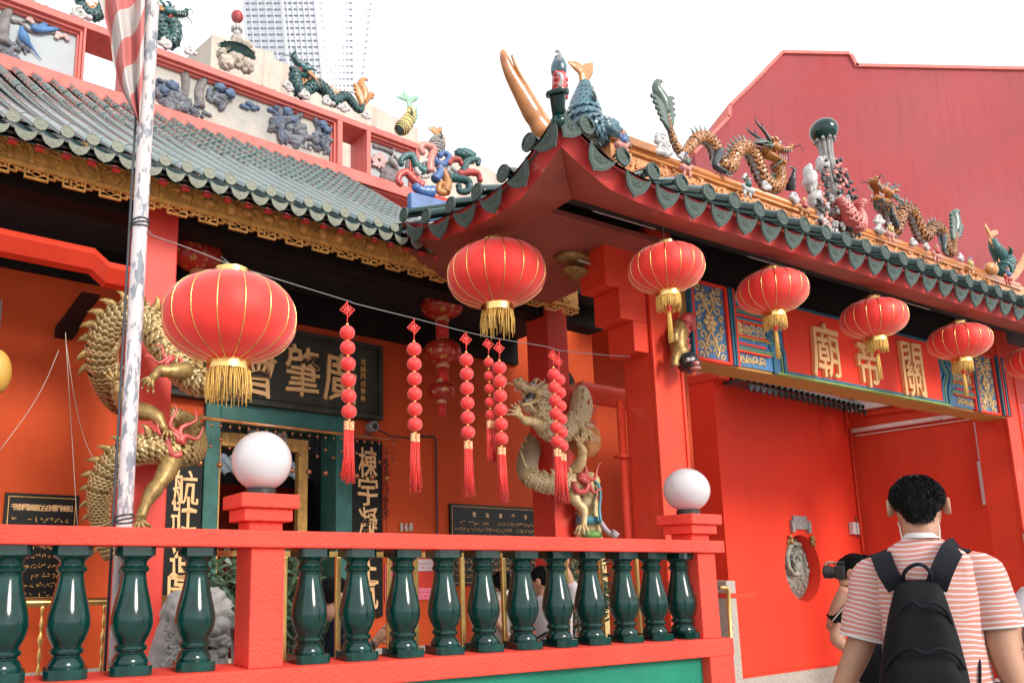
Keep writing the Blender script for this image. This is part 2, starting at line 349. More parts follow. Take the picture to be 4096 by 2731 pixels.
# beams with shaped ends
def beam(u0, u1, v0, v1, zt, zb):
    n = [(u0, 0), (u0 + .12, 0), (u1, 0)]
    m = MB(); dz = zt - zb
    xs = [u0, u0 + .2, u0 + .32, u1 - .32, u1 - .2, u1]; of = [-.09, -.09, 0, 0, -.09, -.09]
    ring = lambda x, o: [T(x, v0 + .03, zt + o), T(x, v0, zt - .06 + o), T(x, v0, zb + .1 + o), T(x, v0 + .09, zb + o), T(x, v1, zb + o), T(x, v1, zt + o)]
    m.loft([ring(x, o) for x, o in zip(xs, of)])
    return m.build('tie_beam', MT['red_gate'], hall, bevel=.008)
zb1 = T.v(0, 1000, VC + .1)[2]
beam(-1.8, CL[0], VC + .06, VC + .28, T.v(0, 905, VC + .06)[2], T.v(0, 985, VC + .06)[2])
ub = T.v(2830, 1540, VC + .06)[0]
beam(CR[1], CR[1] + 2.35, VC + .06, VC + .28, 3.66, 3.45)
# dark wall brackets under the beam
for px, py, zt in ((217, 1350, 3.75), (2190, 1500, 3.7)):
    uu, _, zb = T.v(px, py, VW); h = zt - zb; sc_ = h / 1.0
    m = MB(); pr = [(0, 0), (1.35, 0), (1.2, -.14), (.7, -.3), (.45, -.5), (.42, -.75), (.34, -1.0), (0, -1.0)]
    m.prism([T(uu, VW - p * .85, zt + q * h) for p, q in pr], T.g * .16); m.build('wall_bracket', MT['wood_and_shade'], hall)
# ---- roof
VRD = 7.76; SK = -.225; ZE = 4.545; ZR = 6.46
def roofz(v):
    t = (v - VE) / (VRD - VE); return lerp(ZE, ZR, t) - .05 * sin(pi * t)
def rp(u, v, dz=0):                            # a point of the roof: rows run a little askew to the eave
    return T(u + SK * (v - VE), v, roofz(v) + dz)
roof = MB(); NV = 12
for k, (dz, flip) in enumerate(((-.075, 0), (-.16, 1))):
    roof.grid(lambda a, b: rp(lerp(-1.2, 5.5, a), lerp(VE + .02, VRD + .1, b), dz), 1, NV)
roof = roof.build('roof', MT['tile_pan'], hall, True)
pitch_disc = []
for p in ((50, 475), (162, 507), (264, 533), (370, 564), (468, 590), (560, 615), (659, 642), (748, 670), (835, 693), (922, 719), (1002, 740), (1085, 766), (1163, 790), (1238, 812), (1310, 835), (1379, 851), (1443, 873), (1509, 890)): pitch_disc.append(T.v(*p, VE)[0])
d0 = pitch_disc[0]; dp = (pitch_disc[-1] - d0) / (len(pitch_disc) - 1)
RT = dp * .27
# tube tile: half round, slightly tapered so the joints show
m = MB(); L_ = 1.0
def tube_tile(n=8):
    m = MB(); vs = []
    for x, r in ((0, .97), (.03, 1.02), (.97, 1.0), (1.0, .93)):
        for k in range(n + 1):
            q = pi * k / n; vs.append(V((x, r * cos(q), r * sin(q))))
    w_ = n + 1
    return m.add(vs, [(i * w_ + k, i * w_ + k + 1, (i + 1) * w_ + k + 1, (i + 1) * w_ + k) for i in range(3) for k in range(n)])
ttm = tube_tile().mesh('tile', V((0, 0, 0)), [MT['tile_tube']], 50)
NT = 26; Ls = VRD - VE
cands = []
for i in range(-9, 31):
    u = d0 + i * dp
    for k in range(NT):
        a = rp(u, VE + Ls * k / NT); b = rp(u, VE + Ls * (k + 1) / NT)
        cands.append((a.length, a, b))
fld = MB(); tt = tube_tile(6)
def inview(p):
    d = p - V((0, 0, HC)); dep = d.y * cos(PITCH) + d.z * sin(PITCH)
    if dep <= .1: return False
    x = CX + FPX * d.x / dep; y = CY - FPX * (-d.y * sin(PITCH) + d.z * cos(PITCH)) / dep
    return -60 < x < 2300 and -60 < y < 1200
cands.sort(key=lambda c: (not inview(c[1]), c[0]))
for j, (_, a, b) in enumerate(cands):
    x = (b - a); Rm = basis(x, (0, 0, 1)); ln = x.length * 1.03
    rr = RT * (1 + .03 * sin(j * 12.9))
    if T.loc(a)[0] > 5.2 - SK * (VE - T.loc(a)[1]): continue
    if j < 300: inst('tile', ttm, roof, a - Rm @ V((0, 0, RT * .55)), Rm, (ln, rr, rr))
    else:
        Mx = Matrix.Translation(a - Rm @ V((0, 0, RT * .55))) @ Rm.to_4x4() @ Matrix.Diagonal((ln, rr, rr, 1))
        fld.add([Mx @ q for q in tt.V], tt.F)
fld.build('tile_field', MT['tile_tube'], roof, 50, kind='stuff')
# round end tiles with a raised rim and flower, and scalloped drip tiles
def disc_mesh(name, mt, petals=7):
    m = MB(); m.lathe([(.2, .0), (1, .0), (1.02, .1), (.98, .3), (.86, .32), (.82, .22), (.5, .2), (.48, .24)], 28)
    for k in range(petals):
        q = 2 * pi * k / petals; m.ball((.55 * cos(q), .55 * sin(q), .2), (.2, .13, .09), 8, 5, M=Matrix.Rotation(q, 3, 'Z'))
    m.ball((0, 0, .22), (.28, .28, .12), 10, 6)
    for k in range(5):
        q = 2 * pi * k / 5; m.ball((.26 * cos(q), .26 * sin(q), .26), (.12, .08, .06), 6, 4, M=Matrix.Rotation(q, 3, 'Z'))
    return m.mesh(name, V((0, 0, 0)), [mt], 45)
def drip_mesh(name, mt, w_=1.0, h=.85, ex=2.6, pt=.16):
    # x across, y out (thickness), z down; arched top
    m = MB(); n = 18; top = []; bot = []
    for k in range(n + 1):
        t = -1 + 2 * k / n; sc = .045 * abs(sin(t * pi * 3.5))
        top.append((t * w_, .28 * (t * t - 1))); bot.append((t * w_ * .98, -(h * max(0, 1 - abs(t) ** ex) ** .62 + pt * max(0, 1 - abs(t) * 4) * h) + sc + (.28 * (t * t - 1) if abs(t) == 1 else 0) - .05))
    for dy, s in ((0, 1), (.1, .97)):
        m.add([V((x, dy, z)) for x, z in top] + [V((x, dy, z)) for x, z in bot], [(k, k + 1, n + 2 + k, n + 1 + k) for k in range(n)])
    b0 = 0; b1 = 2 * (n + 1)
    for k in range(n):
        m.F.append([b0 + n + 1 + k, b0 + n + 2 + k, b1 + n + 2 + k, b1 + n + 1 + k]); m.M.append(0); m.F.append([b0 + k, b0 + k + 1, b1 + k + 1, b1 + k]); m.M.append(0)
    # raised border and flower
    edge_ = [V((x * .86, .1, z * .86 - .05)) for x, z in bot]; m.tube(edge_, .03, 5)
    m.tube([V((x * .84, .1, z - .1)) for x, z in top], .028, 5)
    for k in range(6):
        q = pi * k / 3; m.ball((.15 * cos(q), .1, -.62 + .13 * sin(q)), (.1, .05, .07), 6, 4)
    for s in (-1, 1):
        m.tube(spline([V((s * .2, .1, -.62)), V((s * .4, .1, -.5)), V((s * .55, .1, -.42)), V((s * .5, .1, -.3))], 4), .03, 5)
        m.tube(spline([V((s * .15, .1, -.75)), V((s * .3, .1, -.75)), V((s * .42, .1, -.62))], 4), .028, 5)
    return m.mesh(name, V((0, 0, 0)), [mt], 45)
dm = disc_mesh('end_tile', MT['tile_end']); drm = drip_mesh('drip_tile', MT['tile_end'], h=.95, ex=2.2, pt=.06)
Rd = Matrix((T.g, V((0, 0, 1)), -T.n)).transposed()
Rdr = Matrix((T.g, -T.n, V((0, 0, 1)))).transposed()
for i in range(-3, 22):
    u = d0 + i * dp
    inst('end_tile', dm, roof, T(u, VE - .012, ZE + .0), Rd, (RT * .98, RT * .98, RT * .9))
    inst('drip_tile', drm, roof, T(u + dp / 2, VE - .0, ZE - .05), Rdr @ Matrix.Rotation(radians(-8), 3, 'X'), (dp * .44, .1, dp * .5))
    m = MB()
FZ1_ = 4.7
# little red rafter ends behind the eave
rm = MB().box(lambda a, b, c: V((a, b, c)), -.028, .028, 0, .05, -.02, .01).mesh('rafter_end', V((0, 0, 0)), [MT['red_fascia_worn']])
for i in range(-3, 22): inst('rafter_end', rm, hall, T(d0 + i * dp + .02, VE + .05, ZE - .13), T.rot())
m = MB(); m.prism([T(-1.5, VE + .04, ZE - .1), T(-1.5, VF, FZ1_), T(5.3, VF, FZ1_), T(5.5, VE + .04, ZE - .1)], (0, 0, .02)); m.build('eave_board', MT['wood_and_shade'], hall)
# ---- carved gilt fascia
FZ0, FZ1 = 4.385, 4.72
m = MB(); m.box(T, -1.6, 6.6, VF, VF + .03, FZ0, FZ1); fas = m.build('fascia_board', MT['gold_carved'], hall)
rnd = random.Random(5)
m = MB()
def scrollpts(c, ex, ey, r, turns, a0, dirn=1, n=14):
    out = []
    for k in range(n + 1):
        t = k / n; q = a0 + dirn * turns * 2 * pi * t; rr = r * (1 - .82 * t); out.append(c + ex * (rr * cos(q)) + ey * (rr * sin(q)))
    return out
ez = V((0, 0, 1))
u = -.4
while u < 6.4:
    bz = FZ0 + .02; kind = rnd.random(); base = T(u, VF - .006, bz); gx = T.g
    if kind < .55:                                # gnarled tree with leaf tufts
        h = rnd.uniform(.16, .26); lean = rnd.uniform(-.12, .12)
        tr = spline([base, base + gx * lean * .3 + ez * h * .4, base + gx * (lean * .2 + rnd.uniform(-.04, .04)) + ez * h * .7, base + gx * lean + ez * h], 5)
        m.tube(tr, [lerp(.022, .008, k / len(tr)) for k in range(len(tr))], 6, flat=.8)
        for b in range(6):
            p = tr[rnd.randrange(len(tr) // 3, len(tr))]; q = p + gx * rnd.uniform(-.14, .14) + ez * rnd.uniform(-.02, .09); q.z = min(q.z, FZ1 + .05)
            m.tube(spline([p, lerp(p, q, .5) + ez * rnd.uniform(-.03, .03), q], 4), [.008, .008, .007, .007, .006, .006, .005, .004, .004], 5)
            for l in range(7):
                e = q + gx * rnd.uniform(-.045, .045) + ez * rnd.uniform(-.03, .035); m.ball(e, (.017, .009, .011), 6, 4, M=T.rot() @ Matrix.Rotation(rnd.uniform(0, 3), 3, 'Y'))
    elif kind < .8:                               # beasts
        c = base + ez * .07; s = rnd.choice((-1, 1))
        m.ball(c, (.06, .018, .035), 10, 6, M=T.rot()); m.ball(c + gx * s * .075 + ez * .035, (.028, .015, .022), 8, 5, M=T.rot())
        for d in (-.045, -.02, .03, .05): m.tube([c + gx * d, c + gx * (d + rnd.uniform(-.02, .02)) - ez * .055], [.012, .006], 5)
        m.tube(spline([c - gx * s * .05, c - gx * s * .09 + ez * .03, c - gx * s * .08 + ez * .07], 4), .007, 5)
        for k in range(3):
            m.tube(scrollpts(c + ez * (.13 + .03 * k) + gx * rnd.uniform(-.1, .1), gx, ez, .04, 1.1, rnd.uniform(0, 6)), [.009] * 14 + [.004], 5)
    else:                                         # vase with flowers
        c = base
        m.lathe([(.02, 0), (.035, .015), (.05, .06), (.045, .1), (.025, .12), (.03, .13)], 12, c)
        for k in range(12):
            q = c + ez * rnd.uniform(.14, .25) + gx * rnd.uniform(-.11, .11); m.tube([c + ez * .12, q], .004, 4); m.ball(q, (.022, .01, .018), 7, 4, M=T.rot())
    for k in range(4):
        c2 = T(u + rnd.uniform(-.15, .15), VF - .003, rnd.uniform(FZ0 + .05, FZ1)); m.tube(scrollpts(c2, gx, ez, rnd.uniform(.02, .045), 1.0, rnd.uniform(0, 6), rnd.choice((-1, 1))), [.007] * 14 + [.003], 5)
    u += rnd.uniform(.14, .22)
m.build('carving', MT['gold_carved'], fas, True, kind='stuff')
m = MB(); m.box(T, -1.6, 6.6, VF - .016, VF + .03, FZ0 - .012, FZ0 + .014); m.build('fascia_moulding', MT['gold_carved'], fas, bevel=.004)
m = MB(); k = 0; P_ = .27; u = -1.5                # pierced fretwork hanging below
while u < 6.5:
    z1 = FZ0 - .012
    def bar(u0, u1, z0, z2): m.box(T, u + u0, u + u1, VF - .004, VF + .02, z0, z2)
    bar(0, P_, z1 - .012, z1 - .001)
    bar(.0, .17, z1 - .085, z1 - .072); bar(0, .012, z1 - .072, z1 - .012); bar(.158, .17, z1 - .072, z1 - .012)
    bar(.17, .21, z1 - .06, z1 - .048); bar(.21, .222, z1 - .06, z1 - .03); bar(.222, P_, z1 - .042, z1 - .03); bar(.2, .24, z1 - .03, z1 - .02)
    c = T(u + .085, VF, z1 - .043)
    if k % 2:
        for q in range(5): m.ball(c + T.g * .03 * cos(q * 1.256) + ez * .018 * sin(q * 1.256), (.015, .01, .012), 6, 4, M=T.rot())
    else: m.tube([c + T.g * .045, c + ez * .022, c - T.g * .045, c - ez * .022, c + T.g * .045], .006, 5)
    for s in (-1, 1): m.tube([c + T.g * s * .045, c + T.g * s * .075], .007, 5); m.ball(c + T.g * s * .055 + ez * .012, .011, 6, 4)
    u += P_; k += 1
m.build('fretwork', MT['gold_carved'], fas, kind='stuff')
# ============================================================ ridge frieze of the hall
VZ = 7.7
fz0 = T.v(600, 430, VZ)[2] - .02; fz1 = T.v(1000, 325, VZ)[2]
U = lambda px, py, v=VZ: T.v(px, py, v)[0]
fru = [-1.4, U(302, 220), U(340, 220), U(493, 390), U(515, 380), U(1343, 560), U(1371, 560), U(1468, 570), U(1484, 580), U(1655, 650), U(1680, 640)]
frz = thing('ridge_frieze', 'red framed ridge wall with painted relief panels above the hall roof', 'frieze', T(3, VZ, fz0))
def frame_bars(m, u0, u1, z0, z1, t, va, vb):
    m.box(T, u0, u1, va, vb, z0, z0 + t); m.box(T, u0, u1, va, vb, z1 - t, z1); m.box(T, u0, u0 + t, va, vb, z0 + t, z1 - t); m.box(T, u1 - t, u1, va, vb, z0 + t, z1 - t)
zt = .085
m = MB()
m.box(T, fru[0], fru[10], VZ, VZ + .42, fz0 - .12, fz0 + zt); m.box(T, fru[0], fru[10], VZ, VZ + .42, fz1 - zt, fz1)
for a, b in ((fru[1] + .07, fru[2]), (fru[3], fru[4]), (fru[5] + .03, fru[6]), (fru[7], fru[8]), (fru[9] + .05, fru[10])): m.box(T, a, b, VZ, VZ + .42, fz0 + zt, fz1 - zt)
m.build('frieze_frame', MT['red_frieze'], frz, bevel=.006)
m = MB(); m.box(T, fru[0], fru[10], VZ - .045, VZ, fz0 - .1, fz0 - .03); m.box(T, fru[0], fru[10] - .02, VZ - .02, VZ, fz0 - .03, fz0 - .012); m.build('frieze_ledge', MT['red_frieze'], frz, bevel=.01)
panels = [(fru[0], fru[1] + .07), (fru[4], fru[5] + .03), (fru[8], fru[9] + .05)]
mat('panel_blue', (.4, .44, .46), .8, var=.12, vs=3, col2=(.15, .3, .5), c2=(.55, .9), c2s=1.4)
mat('panel_grey', (.46, .43, .38), .8, var=.18, vs=2.5, col2=(.17, .19, .22), c2=(.44, .72), c2s=1.3)
mat('rock_grey', (.16, .17, .19), .85, var=.4, vs=9, bump=.8, bs=22, col2=(.07, .11, .2), c2=(.5, .7), c2s=6)
mat('bark', (.2, .18, .18), .9, var=.35, vs=14, bump=1, bs=20)
mat('blue_bird', (.08, .2, .42), .6, var=.25, vs=8)
mat('slate_blue', (.1, .15, .24), .7, var=.35, vs=10, bump=.5, bs=25)
mat('petal_pink', (.6, .4, .38), .8, var=.2, vs=10)
for i, (a, b) in enumerate(panels):
    m = MB(); m.box(T, a, b, VZ + .13, VZ + .3, fz0 + zt, fz1 - zt); m.build('relief_panel', MT['panel_blue' if i != 1 else 'panel_grey'], frz)
    m = MB(); frame_bars(m, a + .001, b - .001, fz0 + zt + .001, fz1 - zt - .001, .028, VZ + .045, VZ + .13); frame_bars(m, a + .029, b - .029, fz0 + zt + .029, fz1 - zt - .029, .022, VZ + .09, VZ + .13)
    m.build('panel_moulding', MT['red_frieze'], frz, bevel=.004)
def rpx(px, py, d=0): u, v, z = T.v(px, py, VZ + .12 - d); return T(u, VZ + .12 - d, z)
def lump(m, c, r, seed, n=16):
    n = int(n * 1.7)
    def fn(a, b):
        q = 2 * pi * a; p = pi * b; d = V((sin(p) * cos(q), sin(p) * sin(q), cos(p)))
        k = 1 + .34 * noise.noise(d * 2.3 + V((seed, 0, 0))) + .26 * (.5 - abs(noise.noise(d * 4.5 + V((0, seed, 0))))) + .16 * (.4 - abs(noise.noise(d * 10 + V((0, seed, 3)))))
        return c + T.rot() @ V((d.x * r[0] * k, d.y * r[1] * k, d.z * r[2] * k))
    m.grid(fn, n, n * 2 // 3, closeu=True)
def crag(m, c, r, seed, n=26):
    rr = random.Random(seed)
    for k in range(n):
        q = rr.uniform(0, 6.28); d = sqrt(rr.random()); p = c + T.g * (r[0] * .85 * d * cos(q)) + ez * (r[2] * .85 * d * sin(q)) - T.n * (r[1] * .5 * (1 - d)); z = rr.uniform(.18, .42) * min(r[0], r[2])
        Mq = T.rot() @ Matrix.Rotation(rr.uniform(0, 6), 3, 'Y') @ Matrix.Rotation(rr.uniform(0, 6), 3, 'X'); m.ball(p, (z * rr.uniform(.8, 1.5), z * .7, z * rr.uniform(.6, 1.1)), 6, 4, M=Mq)
# panel one: old trunk, rocks, blue birds, blossom branch
m = MB(); m.tube(spline([rpx(2, 175), rpx(12, 120), rpx(22, 70), rpx(38, 30)], 5), [.09, .08, .075, .07, .068, .065, .062, .06, .06, .06, .058, .056, .055, .055, .055, .052], 10, flat=.7)
m.tube(spline([rpx(45, 85), rpx(80, 92), rpx(110, 120), rpx(150, 132), rpx(200, 132), rpx(250, 150)], 5), [.02] * 14 + [.014] * 12, 7)
m.tube(spline([rpx(55, 92), rpx(90, 88), rpx(112, 80)], 4), .014, 6); m.build('branch', MT['bark'], frz, True)
m = MB(); crag(m, rpx(65, 185), (.13, .06, .1), 1); crag(m, rpx(15, 225), (.17, .06, .1), 2); crag(m, rpx(60, 242), (.09, .05, .05), 5); m.build('rock', MT['rock_grey'], frz, kind='stuff')
m = MB(); m.tube(spline([rpx(85, 108, .03), rpx(90, 135, .05), rpx(105, 165, .05), rpx(130, 195, .03), rpx(165, 240, .01)], 5), [.02, .022, .026, .032, .04, .045, .05, .052, .052, .05, .044, .038, .03, .024, .02, .016, .012, .01, .008, .006, .004], 8, flat=.6)
for e in ((200, 88), (248, 115), (210, 122)): m.tube(spline([rpx(150, 118, .04), lerp(rpx(150, 118, .04), rpx(*e, .02), .5), rpx(*e, .01)], 5), [.03, .034, .036, .036, .034, .03, .028, .024, .02, .014, .006], 7, flat=.4)
m.ball(rpx(145, 115, .04), (.06, .03, .035), 10, 7, M=T.rot()); m.build('bird', MT['blue_bird'], frz, True)
m = MB()
for px, py in ((122, 72), (128, 88), (115, 78), (232, 135), (243, 142), (228, 148), (262, 145), (270, 155)): m.ball(rpx(px, py, .02), (.03, .015, .026), 8, 5, M=T.rot())
m.build('blossom', MT['petal_pink'], frz, True)
# panel two: rocks, twin trunks, crouching beasts, clouds
m = MB(); crag(m, rpx(685, 400), (.22, .07, .17), 11, 44); crag(m, rpx(765, 432), (.25, .06, .12), 12, 40); crag(m, rpx(872, 400), (.16, .07, .14), 13, 34); crag(m, rpx(650, 345), (.12, .07, .1), 14); crag(m, rpx(1150, 512), (.27, .06, .21), 15, 50); crag(m, rpx(1292, 570), (.17, .06, .16), 16, 36); crag(m, rpx(1240, 588), (.22, .05, .05), 18)
m.tube(spline([rpx(1195, 470, .01), rpx(1215, 445, .02), rpx(1240, 450, .02), rpx(1262, 480, .02), rpx(1275, 520, .01), rpx(1262, 548, .01), rpx(1225, 550, .01)], 5), .035, 8)
m.build('rock', MT['rock_grey'], frz, kind='stuff')
m = MB(); m.tube(spline([rpx(735, 390), rpx(742, 340), rpx(738, 300), rpx(744, 276)], 5), .052, 10, flat=.7); m.tube(spline([rpx(800, 430), rpx(795, 370), rpx(812, 320), rpx(820, 300)], 5), .06, 10, flat=.7); m.build('branch', MT['bark'], frz, True)
m = MB()
for px, py, s in ((690, 345, 1), (660, 365, .8), (880, 350, .9), (920, 375, .9), (1150, 450, 1), (1170, 480, .9), (1290, 500, .9), (1310, 520, .8)):
    lump(m, rpx(px, py, .05), (.07 * s, .05 * s, .055 * s), px * .1, 12)
    m.tube([rpx(px, py, .07), rpx(px + 22, py - 8, .06)], [.02, .006], 6); m.tube([rpx(px - 8, py, .05), rpx(px - 14, py + 28, .03)], [.016, .01], 6)
m.build('beast', MT['slate_blue'], frz, True, kind='stuff')
m = MB()
for cx_, cy_ in ((1000, 425), (1110, 440)):
    for d, e, r in ((-28, 0, .045), (0, -8, .06), (28, 6, .045), (14, 10, .045), (-12, 8, .04)): m.ball(rpx(cx_ + d, cy_ + e, .01), (r, .03, r * .6), 10, 6, M=T.rot())
m.build('cloud', MT['slate_blue'], frz, True, kind='stuff')
# panel three: crane, pine branch, peonies
m = MB(); m.tube(spline([rpx(1492, 585), rpx(1530, 595), rpx(1560, 610), rpx(1590, 640), rpx(1605, 660)], 5), [.03] * 12 + [.02] * 9, 7); lump(m, rpx(1560, 700), (.16, .05, .11), 22); m.tube([rpx(1625, 700), rpx(1630, 650), rpx(1642, 625)], .03, 7); m.build('branch', MT['bark'], frz, True)
m = MB(); m.tube(spline([rpx(1576, 595, .05), rpx(1573, 620, .06), rpx(1566, 640, .06), rpx(1585, 665, .05), rpx(1600, 700, .03)], 5), [.012] * 8 + [.03, .04, .045, .048, .048, .045, .04, .036, .03, .026, .02, .015, .01], 8); m.build('bird', MT['stone'], frz, True)
m = MB()
for k in range(26):
    q = k * 2.4; r = 14 + k * .9; m.ball(rpx(1518 + r * cos(q) * .8, 642 + r * sin(q) * .8, .03), (.035, .015, .022), 7, 5, M=T.rot() @ Matrix.Rotation(q, 3, 'Y'))
m.build('blossom', MT['petal_pink'], frz, True)
# stone cresting along the ridge
m = MB(); rr = random.Random(3); u = -1.2
while u < fru[10] - .3:
    lump(m, T(u, VZ + .2, fz1 + .03), (rr.uniform(.06, .1), .09, rr.uniform(.05, .085)), u * 7, 9); u += rr.uniform(.07, .11)
m.build('cresting', MT['rock_grey'], frz, True, kind='stuff')
# ============================================================ pale parapets, tower and red gable house behind
def wallpoly(fr, v, pts, th): return [fr(*fr.v(px, py, v)) for px, py in pts]
pb = thing('pale_building', 'pale weathered plaster building rising behind the hall ridge', 'building', T(6, 12, -.35))
m = MB()
pt = [T.v(*p, 12) for p in ((847, 138), (1094, 212), (1096, 235), (1281, 318), (1671, 514), (1672, 560), (1898, 650), (1960, 680))]
low = 5.0
m.prism([T(a, 12, z) for a, _, z in pt] + [T(pt[-1][0] + 2, 12, pt[-1][2] - .3), T(pt[-1][0] + 2, 12, low), T(pt[0][0], 12, low)], T.n * 4); m.build('wall', MT['cream'], pb)
a = T.v(767, 187, 12.2); m = MB(); m.prism([T(pt[0][0], 12.01, pt[0][2] - .02), T(a[0], 13.5, pt[0][2]), T(a[0], 13.5, low), T(pt[0][0], 12.01, low)], T.g * .12); m.build('side_wall', MT['cream'], pb)
mat('tower_white', (.6, .62, .66), .5, var=.03)
mat('tower_glass', (.42, .46, .54), .3, var=.08, vs=.03, col2=(.5, .53, .58), c2=(.45, .6), c2s=.06)
tw = thing('glass_tower', 'pale hazy glass skyscraper under construction far behind the temple roof', 'tower', V((0, 150, -.35)))
D_ = 150
def tp(px, py, d=D_): p = at_depth(px, py, d); return p
c0, c1, c2, c3 = (945, 1000, 1000, 985), (1000, 1110, 1200, 1490), None, None
tops = [tp(940, -420), tp(1085, -420, 143), tp(1215, -420, 140), tp(1395, -420, 146), tp(1530, -420, 158)]
bots = [tp(1010, 420), tp(1165, 420, 143), tp(1300, 420, 140), tp(1408, 420, 146), tp(1436, 420, 158)]
back = V((0, 60, 0))
m = MB()
tt_ = [p.copy() for p in tops]; zt_ = max(p.z for p in tt_)
m.loft([[p for p in bots] + [bots[-1] + back, bots[0] + back], [p for p in tops] + [tops[-1] + back, tops[0] + back]]); m.build('glazing', MT['tower_glass'], tw)
nf = 34
for i in range(4):
    a0, a1, b0, b1 = bots[i], bots[i + 1], tops[i], tops[i + 1]
    n_ = (a1 - a0).cross(b0 - a0).normalized(); n_ = n_ if n_.y < 0 else -n_
    fm = MB()
    for k in range(nf):
        t = k / nf; p = lerp(a0, b0, t) + n_ * .3; q = lerp(a1, b1, t) + n_ * .3; fm.prism([p, q, q + V((0, 0, .95)), p + V((0, 0, .95))], -n_ * .5)
    fm.build('floor_band', MT['tower_white'], tw)
    fm = MB(); nm = (5, 6, 7, 3)[i]
    for k in range(nm + 1):
        t = k / nm; p = lerp(a0, a1, t) + n_ * .5; q = lerp(b0, b1, t) + n_ * .5; r_ = (.7 if k in (0, nm) else .22); fm.prism([p, p + (a1 - a0).normalized() * r_, q + (a1 - a0).normalized() * r_, q], -n_ * .5)
    fm.build('mullion', MT['tower_white'], tw)
# red gable house
rb = thing('gable_house', 'tall red plaster gable wall veiled pink by flare with stepped roofline behind the gate', 'house', V((20, 22, -.35)))
Yb = 21.0
op = [(2780, 620), (2849, 549), (2921, 473), (2924, 427), (3002, 352), (3131, 218), (3394, 223), (3420, 271), (4700, 296)]
ow = [W.v(px, py, Yb) for px, py in op]
poly = [V((a, Yb, z)) for a, _, z in ow] + [V((ow[-1][0], Yb, -.35)), V((ow[0][0], Yb, -.35))]
m = MB(); m.prism(poly, (0, 5, 0)); m.build('wall', MT['red_building'], rb)
m = MB()
for (p, q) in zip(poly[:8], poly[1:9]):
    d = (q - p).normalized(); n = V((-d.z, 0, d.x)); n = n if n.z > 0 else -n
    m.prism([p + V((0, -.07, 0)), q + V((0, -.07, 0)), q + V((0, -.07, 0)) + n * .1, p + V((0, -.07, 0)) + n * .1], (0, 5.2, 0))
m.build('coping', MT['red_frieze'], rb)
p6 = poly[6]; p7 = poly[7]; m = MB(); m.prism([p6 + V((.05, .05, .08)), p6 + V((.42, .6, .0)), p7 + V((.42, .6, .1)), p7 + V((.05, .05, .1))], (0, 1.2, 0)); m.build('chimney_stub', MT['cream'], rb)
# ============================================================ gate
VG0 = 3.6; UG0 = 3.44; ZG = 4.325; DU = .3055
gate = thing('temple_gate', 'red gateway with upturned green tiled roof and square red columns', 'gate', G(8.9, 4.9, 0))
LF = [(3.3, .36), (3.456, .32), (3.72, .175), (3.99, .055), (4.28, .018), (4.6, 0), (20, 0)]
LS = [(3.4, .4), (3.58, .3), (3.88, .135), (4.17, .03), (4.5, .03), (4.89, .085), (5.28, .15), (5.69, .34), (6.1, .45)]
ef = lambda u: ZG + interp(LF, u)
es = lambda v: 4.36 + interp(LS, v)
UR = 5.25; VM = 4.85; ZRG = 4.98; UE = 15
# roof deck
def fslope(u, t): u2 = lerp(u, max(u, UR), t); return G(u2, lerp(VG0, VM, t), lerp(ef(u) - .07, ZRG, t))
def sslope(v, t): v2 = lerp(v, VM, t); return G(lerp(UG0, UR, t), v2, lerp(es(v) - .07, ZRG, t))
m = MB(); m.grid(lambda a, b: fslope(lerp(UG0, UE, a ** 1.8), b), 40, 6); m.grid(lambda a, b: sslope(lerp(VG0, 6.1, a), b), 20, 6)
m.grid(lambda a, b: fslope(lerp(UG0, UE, a ** 1.8), b) - V((0, 0, .05)), 40, 6); m.grid(lambda a, b: sslope(lerp(VG0, 6.1, a), b) - V((0, 0, .05)), 20, 6)
m.grid(lambda a, b: G(lerp(UR, UE, a), lerp(VM, 5.55, b), lerp(ZRG, 4.5, b)), 2, 3)
groof = m.build('roof', MT['tile_pan'], gate, True)
gd = disc_mesh('end_tile', MT['tile_end_dark'], 8); gdr = drip_mesh('drip_tile', MT['tile_end_dark'], h=1.3, ex=2.0, pt=.12)
gtm = tube_tile(10).mesh('tile', V((0, 0, 0)), [MT['glaze']], 50)
RG = .062
us = [3.722 + k * DU - (.04 if k == 0 else 0) for k in range(36)]
Rf = Matrix((G.g, V((0, 0, 1)), -G.n)).transposed(); Rfd = Matrix((G.g, -G.n, V((0, 0, 1)))).transposed()
Rs = Matrix((-G.n, V((0, 0, 1)), -G.g)).transposed(); Rsd = Matrix((-G.n, -G.g, V((0, 0, 1)))).transposed()
def slope_ang(f, x, dx): return (f(x + dx) - f(x - dx)) / (2 * dx)
for k, u in enumerate(us):
    if u > 14.6: break
    c = G(u, VG0, ef(u)); inst('end_tile', gd, groof, c - G.n * .01, Rf @ Matrix.Rotation(slope_ang(ef, u, .1), 3, 'Z'), (RG * 1.12, RG * 1.12, RG))
    for j in range(3):
        a = c + (fslope(u, j * .12 + .02) - fslope(u, .02)); b = c + (fslope(u, (j + 1) * .12 + .02) - fslope(u, .02)); Rm = basis(b - a, (0, 0, 1)); inst('tile', gtm, groof, a - Rm @ V((0, 0, RG * .1)), Rm, ((b - a).length * 1.02, RG, RG))
    ud = u + DU / 2; an = slope_ang(ef, ud, .14); inst('drip_tile', gdr, groof, G(ud, VG0 - .01, ef(ud) - .085), Rfd @ Matrix.Rotation(-an, 3, 'Y') @ Matrix.Rotation(radians(-14), 3, 'X'), (DU * .42, .12, DU * .36))
vs_ = [3.9, 4.2, 4.53, 4.9, 5.28, 5.66]
